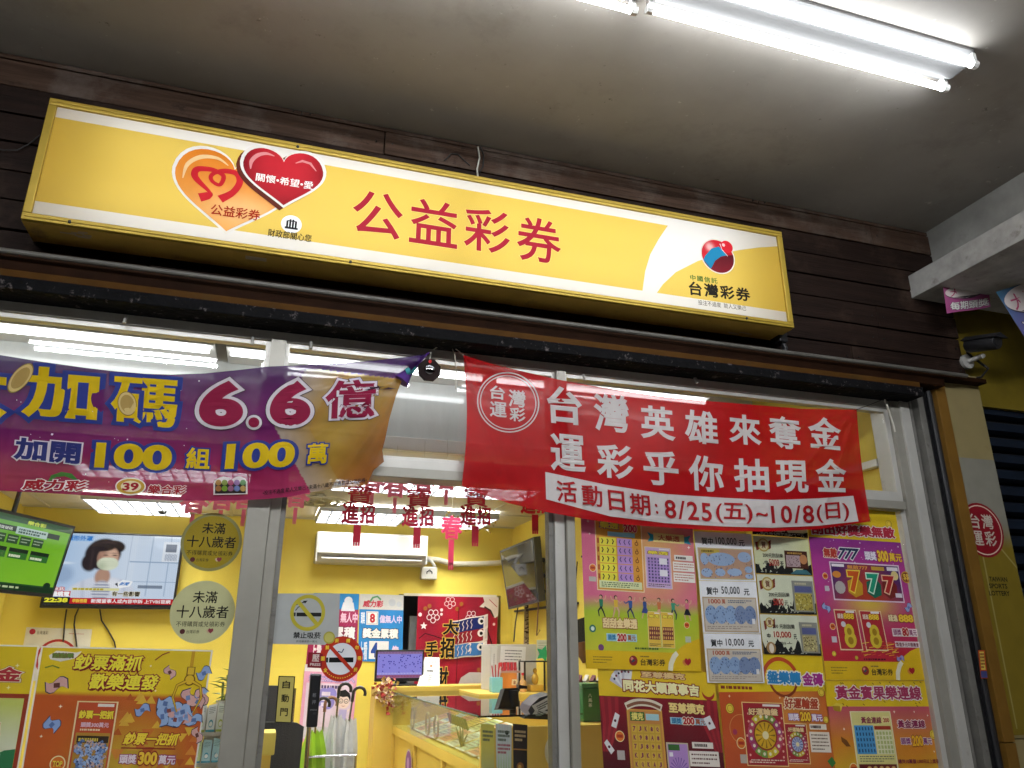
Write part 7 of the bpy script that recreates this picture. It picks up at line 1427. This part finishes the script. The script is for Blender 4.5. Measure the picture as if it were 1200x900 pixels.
b = MB(); a0_ = [p - np.array([0, 0, dz_ - .001]) for p in a0_]; b.hull8(a0_, [p + np.array([.02, .2, 0]) for p in a0_], mat('dark_terminal', (.03, .034, .045), .4)); b.build('body', pt)
F = Art([a0_[1] + np.array([.004, -.003, .0]), a0_[3] + np.array([0, -.003, -.004]), a0_[3] + np.array([-.004, -.003, -.06]), a0_[1] + np.array([.03, -.003, -.035])], 'paper'); F.sheet('#e3e4e6', 0); F.lines(18, 20, 88, 80, 3, '#33343a', 1, 4, .6); F.mb.build('label_sheet', pt)
def prism_px(name, label, cat, pxs, y, d, m, z0=None, parts=None):
    """upright box from its front face in the photo, standing at depth y"""
    b = MB(); f_ = [PY(px, py, y) for px, py in pxs]; b.hull8(f_, [p + np.array([0, d, 0]) for p in f_], m); return one(name, b, label, cat)
# white notice cabinet, altar frame, boxes on a rear desk
DY = 2.25; dz0 = PY(600, 812, DY)[2]
b = MB(); b.box(PY(560, 812, DY)[0], XR - .002, DY - .03, DY + .5, 0, dz0 - .001, yl, bev=.004); one('desk', b, 'yellow rear desk crowded with boxes behind the counter', 'desk')
def stand(px0, px1, ptop, y, d, m, bev=.004):
    xl_ = PY(px0, 800, y)[0]; xr_ = PY(px1, 800, y)[0]; return (xl_, xr_, y, y + d, dz0, PY((px0 + px1) / 2, ptop, y)[2], m, bev)
wc = thing('white_cabinet', 'white cabinet with a printed notice taped on its front', 'cabinet', PY(602, 812, DY + .25))
q = stand(574, 629, 755, DY + .25, .22, wp_); MB().box(*q[:6], q[6], bev=q[7]).build('body', wc)
F = PXA([(587, 757), (616.5, 758), (614, 800), (584.5, 799)], DY + .247); F.sheet('#eceeee', 0); F.lines(18, 8, 84, 50, 5, '#5a5f66', 1, 5, .34); F.lines(8, 58, 92, 64, 1, '#6a6f76', 1, 9, .5); F.mb.build('notice', wc)
F = PXA([(576, 757), (583, 757), (581, 802), (574.5, 802)], DY + .247); F.sheet('#d8d8d4', 0); F.lines(40, 20, 60, 60, 8, '#6a6a6a', 1, 3, .5); F.mb.build('notice', wc)
al = thing('black_frame_stand', 'thin black frame stand with a small golden figurine inside', 'frame', PY(628, 808, DY + .05))
x0, x1 = PY(615, 800, DY + .05)[0], PY(645, 800, DY + .05)[0]; zt = PY(628, 776, DY + .05)[2]
b = MB()
for x in (x0, x1):
    for y in (DY + .05, DY + .16): b.box(x - .005, x + .005, y - .005, y + .005, dz0, zt, bp_)
b.box(x0 - .005, x1 + .005, DY + .045, DY + .165, zt, zt + .008, bp_); b.build('frame', al)
gd = mat('gilt', (.65, .42, .08), .35, metal=.4); c = PY(627, 800, DY + .1)
b = MB(); b.box(c[0] - .04, c[0] + .05, DY + .07, DY + .14, dz0 + .001, dz0 + .04, gd, bev=.004); b.ball((c[0], DY + .1, dz0 + .075), (.024, .02, .036), gd); b.ball((c[0], DY + .1, dz0 + .125), (.014, .014, .017), gd); b.build('figurine', al, True)
bx = thing('snack_box', 'orange and red packaged box in front of the white notice cabinet', 'box', PY(600, 808, DY + .12)); q = stand(588, 606, 788, DY + .12, .1, mat('orange_pack', (.7, .25, .05), .4)); MB().box(*q[:6], q[6], bev=q[7]).build('carton', bx)
F = PXA([(600, 796), (606.5, 796), (606, 803), (599.5, 803)], DY + .118); F.sheet('#ead9b0', 0); F.text('金', 25, 20, 75, 80, '#7a2a1c', z=1, bold=.02); F.mb.build('label_sheet', bx)
q = PY(596, 786, DY + .15)
b = MB(); b.box(q[0] - .07, q[0] + .07, DY + .12, DY + .2, q[2] - .012, q[2], mat('clear_tray', (.5, .3, .25), .3)); one('small_tray', b, 'small pale red tray of trinkets above the orange box', 'tray')
for k in range(5): b = MB(); b.tube([q + np.array([-.05 + .024 * k, .0, .0005]), q + np.array([-.05 + .024 * k, .01, .05])], .011, mat('red_trinket', (.45, .02, .03), .4), 8); one('red_trinket', b, 'small red trinket standing in the tray above the orange box', 'trinket', 'red trinkets in the small tray')
c = PY(613, 806, DY + .06); b = MB(); b.tube([(c[0], c[1], dz0), (c[0], c[1], dz0 + .065), (c[0], c[1], dz0 + .08), (c[0], c[1], dz0 + .10)], [.022, .022, .009, .009], mat('amber_bottle', (.55, .32, .12), .2), 12); b.tube([(c[0], c[1], dz0 + .1), (c[0], c[1], dz0 + .115)], .011, mat('red_trinket', (.45, .02, .03), .4), 10); one('small_bottle', b, 'small amber bottle with a red cap beside the orange box', 'bottle', smooth=True)
b = MB(); c = PY(581.5, 806, DY + .08)
b.box(c[0] - .035, c[0] + .035, DY + .05, DY + .12, dz0, dz0 + .09, mat('cyan_cup', (.2, .5, .58), .4), bev=.004); r = random.Random(3); one('pen_holder', b, 'cyan pen holder with red and white pens left of the orange box', 'pen holder')
for k in range(6): b = MB(); b.tube([(c[0] - .02 + .008 * k, DY + .08, dz0 + .0905), (c[0] - .03 + .012 * k, DY + .08, dz0 + .15 + r.uniform(0, .04))], .004, (mat('red_trinket', (.45, .02, .03), .4), wp_)[k % 2], 6); one('pen', b, ('red', 'white')[k % 2] + ' pen standing in the cyan pen holder', 'pen', ('red', 'white')[k % 2] + ' pens in the cyan holder')
b = MB(); q = PY(637, 766, DY + .2); b.add([q + np.array([.055 * (1 if i % 2 == 0 else .5) * math.cos(i * math.pi / 5), 0, .055 * (1 if i % 2 == 0 else .5) * math.sin(i * math.pi / 5)]) for i in range(10)] + [q + np.array([.055 * (1 if i % 2 == 0 else .5) * math.cos(i * math.pi / 5), .006, .055 * (1 if i % 2 == 0 else .5) * math.sin(i * math.pi / 5)]) for i in range(10)], [list(range(10)), list(range(10, 20))[::-1]] + [(i, (i + 1) % 10, 10 + (i + 1) % 10, 10 + i) for i in range(10)], mat('green_bow', (.03, .42, .2), .5)); one('green_star', b, 'small green star decoration right of the white cabinet', 'decoration')
F = PXA([(629, 750), (643, 750), (643, 772), (628.5, 772)], DY + .26); F.sheet('#dcdcd6', 0); F.lines(10, 10, 90, 90, 6, '#a8b0a8', 1, 2, .3); F.build('pinned_paper', 'pale pinned paper behind the green star decoration', 'paper')
# things seen between the centre mullion and the pink poster
b = MB(); y_ = fy_ + .12; x0, x1 = PY(683.5, 840, y_)[0], PY(706, 840, y_)[0]; zt = PY(690, 806, y_)[2]; gm_ = mat('green_plastic', (.06, .2, .07), .3)
gbx = thing('green_box', 'green box with white lettering on the counter beside the poker poster', 'box', ((x0 + x1) / 2, y_, fz)); b.box(x0, x1, y_, y_ + .12, fz + .0005, zt, gm_, bev=.006); b.build('carton', gbx); MB().box(x0 - .004, x1 + .004, y_ - .004, y_ + .124, zt, zt + .02, mat('green_lid', (.10, .26, .12), .25), bev=.004).build('lid', gbx)
F = Art([(x0 + .01, y_ - .001, zt - .02), (x1 - .01, y_ - .001, zt - .02), (x1 - .01, y_ - .001, fz + .02), (x0 + .01, y_ - .001, fz + .02)], 'vinyl')
for i, ch in enumerate('八馬茶'): F.text(ch, 22, 6 + i * 19, 48, 21 + i * 19, '#dfe8dc', z=1, bold=.02)
F.mb.build('lettering', gbx)
b = MB(); jm = mat('dark_cloth', (.015, .016, .02), .8, bump=.3); jy = 1.9
jp = [(672, 732), (676, 727), (688, 722), (694, 735), (693, 752), (686, 757), (679, 755), (673, 757)]; f_ = [PY(px, py, jy) for px, py in jp]; b.hull8(f_, [p + np.array([.01, .10, -.005]) for p in f_], jm); 
jk = thing('hanging_jacket', 'dark jacket hanging behind the gap beside the centre mullion', 'jacket', PY(680, 757, jy)); b.build('cloth', jk); b = MB(); b.tube([PY(680, 752, jy + .03), PY(682, 764, jy + .03), PY(686, 776, jy + .03)], [.05, .035, .018], mat('brown_lining', (.17, .085, .05), .7), 10); b.build('sleeve_lining', jk, True)
y_ = 1.45; r = random.Random(14)
for k in range(8):
    b = MB(); q = PY(675 + k * 4, 812, y_ + .02 * (k % 3)); b.hull8([q + np.array([-.012, 0, -.12]), q + np.array([.012, 0, -.12]), q + np.array([.02, 0, .06 + .03 * (k % 2)]), q + np.array([.0, 0, .06])], [q + np.array([-.012, .05, -.12]), q + np.array([.012, .05, -.12]), q + np.array([.02, .05, .06 + .03 * (k % 2)]), q + np.array([.0, .05, .06])], (bp_, mat('maroon_folder', (.12, .02, .04), .5), bp_, wp_)[k % 4]); n_c = ('black', 'maroon', 'black', 'white')[k % 4]; one('folder', b, n_c + ' upright folder behind the green box', 'folder', n_c + ' folders behind the green box')
# ---- left: leaflet rack with a bamboo plant
ry_ = .62; rk = thing('leaflet_rack', 'white tiered leaflet rack beside the left mullion', 'rack', PY(256, 900, ry_) * [1, 1, 0])
x0, x1 = PY(228, 860, ry_)[0], PY(296, 860, ry_)[0]
tiers = []
for k, (yt, yb) in enumerate(((824, 858), (864, 894), (900, 930))):
    y = ry_ - .05 * k; zt = PY(256, yt, y)[2]; zb_ = PY(256, yb, y)[2]; tiers.append((y, zt, zb_))
    b = MB(); b.box(x0, x1, y, y + .05, zb_ - .012, zb_, wp_); b.box(x0, x1, y + .045, y + .05, zb_ + .0005, zt - .02, wp_); b.build('tier', rk)
b = MB(); b.box(x0, x0 + .01, ry_ + .051, ry_ + .08, 0, tiers[0][1], wp_); b.box(x1 - .01, x1, ry_ + .051, ry_ + .08, 0, tiers[0][1], wp_); b.build('post', rk)
r = random.Random(5)
for k, (y, zt, zb_) in enumerate(tiers):
    n_l = 6
    for i in range(n_l):
        xa = x0 + (x1 - x0) * (i + .06) / n_l; xb = x0 + (x1 - x0) * (i + .94) / n_l
        F = Art([(xa, y + .03, zt - r.uniform(0, .012)), (xb, y + .03, zt - r.uniform(0, .012)), (xb, y + .008, zb_ + .001), (xa, y + .008, zb_ + .001)], 'paper'); bgc = r.choice(('#e4e8e6', '#dfe6d8', '#e6e6da', '#d6e2ea')) if k != 1 else r.choice(('#cfdc9a', '#a9d0d6', '#dfe6e0', '#b8d088'))
        F.sheet(bgc, 0); ac_ = r.choice(('#8ab84a', '#4aa0b8', '#d89a6a', '#b8c85a')); F.circ(50, 70, 26, ac_, 1, 14); F.circ(50, 72, 20, '#eef0e6', 2, 9); F.lines(14, 8, 86, 34, 4, '#6a7a74', 2, i + k * 7, .34); F.rect(0, 92, 100, 100, ac_, 1)
        F.build('leaflet', 'pale printed leaflet standing in the white tiered rack', 'leaflet', 'leaflets in the white rack')
pl = thing('bamboo_plant', 'small lucky bamboo plant above the leaflet rack by the mullion', 'plant', PY(264, 822, ry_ + .1)); r = random.Random(8)
b = MB(); lf = mat('bamboo_leaf', (.16, .26, .05), .5, var=.35); c = PY(264, 822, ry_ + .1); stx = []
for k in range(4): tp = c + np.array([r.uniform(-.03, .03), r.uniform(-.02, .02), r.uniform(.06, .13)]); b.tube([c + np.array([-.012 + .008 * k, 0, 0]), tp], .0045, mat('bamboo_stem', (.22, .28, .07), .5), 7); stx.append(tp)
b.build('stem', pl); b = MB()
for tp in stx:
    for k in range(8):
        a = r.uniform(0, 6.28); L = r.uniform(.035, .075); d = np.array([math.cos(a), math.sin(a) * .7, r.uniform(-.2, .55)]); d /= np.linalg.norm(d); s_ = np.cross(d, [0, 0, 1]); s_ /= np.linalg.norm(s_) + 1e-6; o_ = tp - np.array([0, 0, r.uniform(0, .07)])
        b.add([o_, o_ + d * L * .45 + s_ * .008, o_ + d * L - np.array([0, 0, L * .15]), o_ + d * L * .45 - s_ * .008], [(0, 1, 2, 3)], lf)
b.build('foliage', pl); b = MB(); b.tube([c - np.array([0, 0, .05]), c + np.array([0, 0, .004])], [.028, .034], wp_, 14); b.box(c[0] - .06, c[0] + .06, c[1] - .05, c[1] + .05, 0, c[2] - .0505, wp_); b.build('pot', pl)
# ---- chairs, umbrellas
cm = mat('black_mesh', (.018, .018, .02), .6, bump=.8, bscale=220)
def chair(px, py_top, y, label):
    c = PY(px, py_top, y); t = thing('office_chair', label, 'chair', (c[0], y, 0), 'black mesh chairs by the umbrella rack'); zt = c[2]; w_ = .14
    b = MB(); n = 8; P0 = []; P1 = []
    for i in range(n + 1):
        u = -1 + 2 * i / n; P0.append((c[0] + u * w_, y - .05 * (1 - u * u), zt - .03 * abs(u) ** 4)); P1.append((c[0] + u * w_ * .92, y - .02 - .05 * (1 - u * u), zt - .42))
    vs = P0 + P1 + [(x, yy + .02, z) for x, yy, z in P0 + P1]; m2 = 2 * (n + 1); fs = [(i, i + 1, n + 2 + i, n + 1 + i) for i in range(n)] + [(m2 + i + 1, m2 + i, m2 + n + 1 + i, m2 + n + 2 + i) for i in range(n)] + [(i + 1, i, m2 + i, m2 + i + 1) for i in range(n)]
    b.add(vs, fs, cm); b.build('backrest', t)
    b = MB(); b.box(c[0] - w_, c[0] + w_, y - .42, y - .02, zt - .52, zt - .46, cm, bev=.015); b.build('seat', t)
    b = MB()
    for s_ in (-1, 1): b.tube([(c[0] + s_ * (w_ + .025), y + .01, zt - .02), (c[0] + s_ * (w_ + .025), y - .02, zt - .44), (c[0] + s_ * (w_ + .02), y - .36, zt - .5), (c[0] + s_ * (w_ + .02), y - .38, 0.005)], .011, chrome, 8); b.tube([(c[0] + s_ * (w_ + .025), y - .02, zt - .44), (c[0] + s_ * (w_ + .025), y + .04, .005)], .011, chrome, 8)
    b.build('frame', t)
chair(322, 845, 1.55, 'black mesh chair under the khaki automatic door sticker'); chair(311, 803, 2.3, 'black chair farther back behind the left door stile')
yb = mat('pale_yellow_box', (.75, .6, .12), .45); b = MB(); x0, x1 = PY(303, 870, .95)[0], PY(319, 870, .95)[0]; b.box(x0, x1, .95, 1.05, 0, PY(312, 882, .95)[2], yl); b.box(x0 - .01, x1 + .012, .93, 1.07, PY(312, 885, .95)[2] + .001, PY(312, 858, .95)[2], yb, bev=.006); one('yellow_box', b, 'small pale yellow box on a post beside the left door stile', 'box')
uy = 1.75; us = thing('umbrella_stand', 'silver wire umbrella stand by the pink poster', 'umbrella stand', PY(389, 900, uy) * [1, 1, 0]); b = MB()
x0, x1 = PY(361, 887, uy)[0], PY(417, 884, uy)[0]; zt = PY(389, 886, uy)[2]
for z in (zt, zt - .25): b.tube([(x0, uy, z), (x1, uy, z), (x1, uy + .22, z), (x0, uy + .22, z), (x0, uy, z)], .007, chrome, 8)
for x in (x0, x1):
    for y in (uy, uy + .22): b.tube([(x, y, zt), (x, y, .005)], .007, chrome, 8)
b.build('frame', us); MB().box(x0, x1, uy, uy + .22, .03, .04, chrome).build('tray', us)
def umbrella(px, py_top, y, lean, m, mh, label, Lc=.5, fat=.045, name='umbrella'):
    tp = PY(px, py_top, y); t = thing('umbrella', label, 'umbrella', (tp[0], y, .05), 'umbrellas in the wire stand'); bt = np.array([tp[0] - lean, y, .06]); d = (tp - bt) / np.linalg.norm(tp - bt); r = random.Random(int(px))
    pts = []; n = 9; vs = []; fs = []
    for i in range(n + 1):
        q = tp - d * (Lc * i / n); rad = fat * (.35 + .65 * math.sin(min(1, (i + .6) / 4.0) * math.pi / 2)) * (1 - .75 * (i / n) ** 2); 
        for k in range(16): a = 2 * math.pi * k / 16; rr_ = rad * (1 + (.28 if k % 2 else -.18)); vs.append(q + np.array([rr_ * math.cos(a + i * .12), rr_ * math.sin(a + i * .12), .02 * (k % 2) if i == 0 else 0]))
    for i in range(n):
        for k in range(16): fs.append((i * 16 + k, i * 16 + (k + 1) % 16, (i + 1) * 16 + (k + 1) % 16, (i + 1) * 16 + k))
    MB().add(vs, fs, m).build('canopy', t); b = MB(); b.tube([bt, tp + d * .11], .005, chrome, 8); b.build('shaft', t)
    h0 = tp + d * .10; s_ = .032; b = MB(); b.tube([h0, h0 + d * .04] + [h0 + d * .04 + np.array([s_ - s_ * math.cos(a), 0, s_ * math.sin(a)]) for a in [math.pi * k / 8 for k in range(1, 10)]], .0085, mh, 8); b.build('handle', t, True)
lime = mat('lime_nylon', (.30, .52, .03), .45); clr = mat('clear_vinyl', (.62, .63, .62), .2, spec=.8, var=.2); hw = mat('wood_handle', (.22, .10, .05), .4); hb = mat('dark_handle', (.03, .025, .02), .35)
umbrella(369, 860, uy + .06, -.0, lime, hb, 'lime green folded umbrella in the wire stand', .46, .062)
umbrella(378, 858, uy + .16, .02, clr, hw, 'folded umbrella with a curved brown handle behind the lime one', .5, .03)
umbrella(394, 842, uy + .08, .03, clr, hb, 'clear folded umbrella with upright dark handle, middle of the stand', .6, .045)
umbrella(409, 846, uy + .1, .10, clr, hb, 'clear folded umbrella leaning right with a black hook handle', .62, .06)
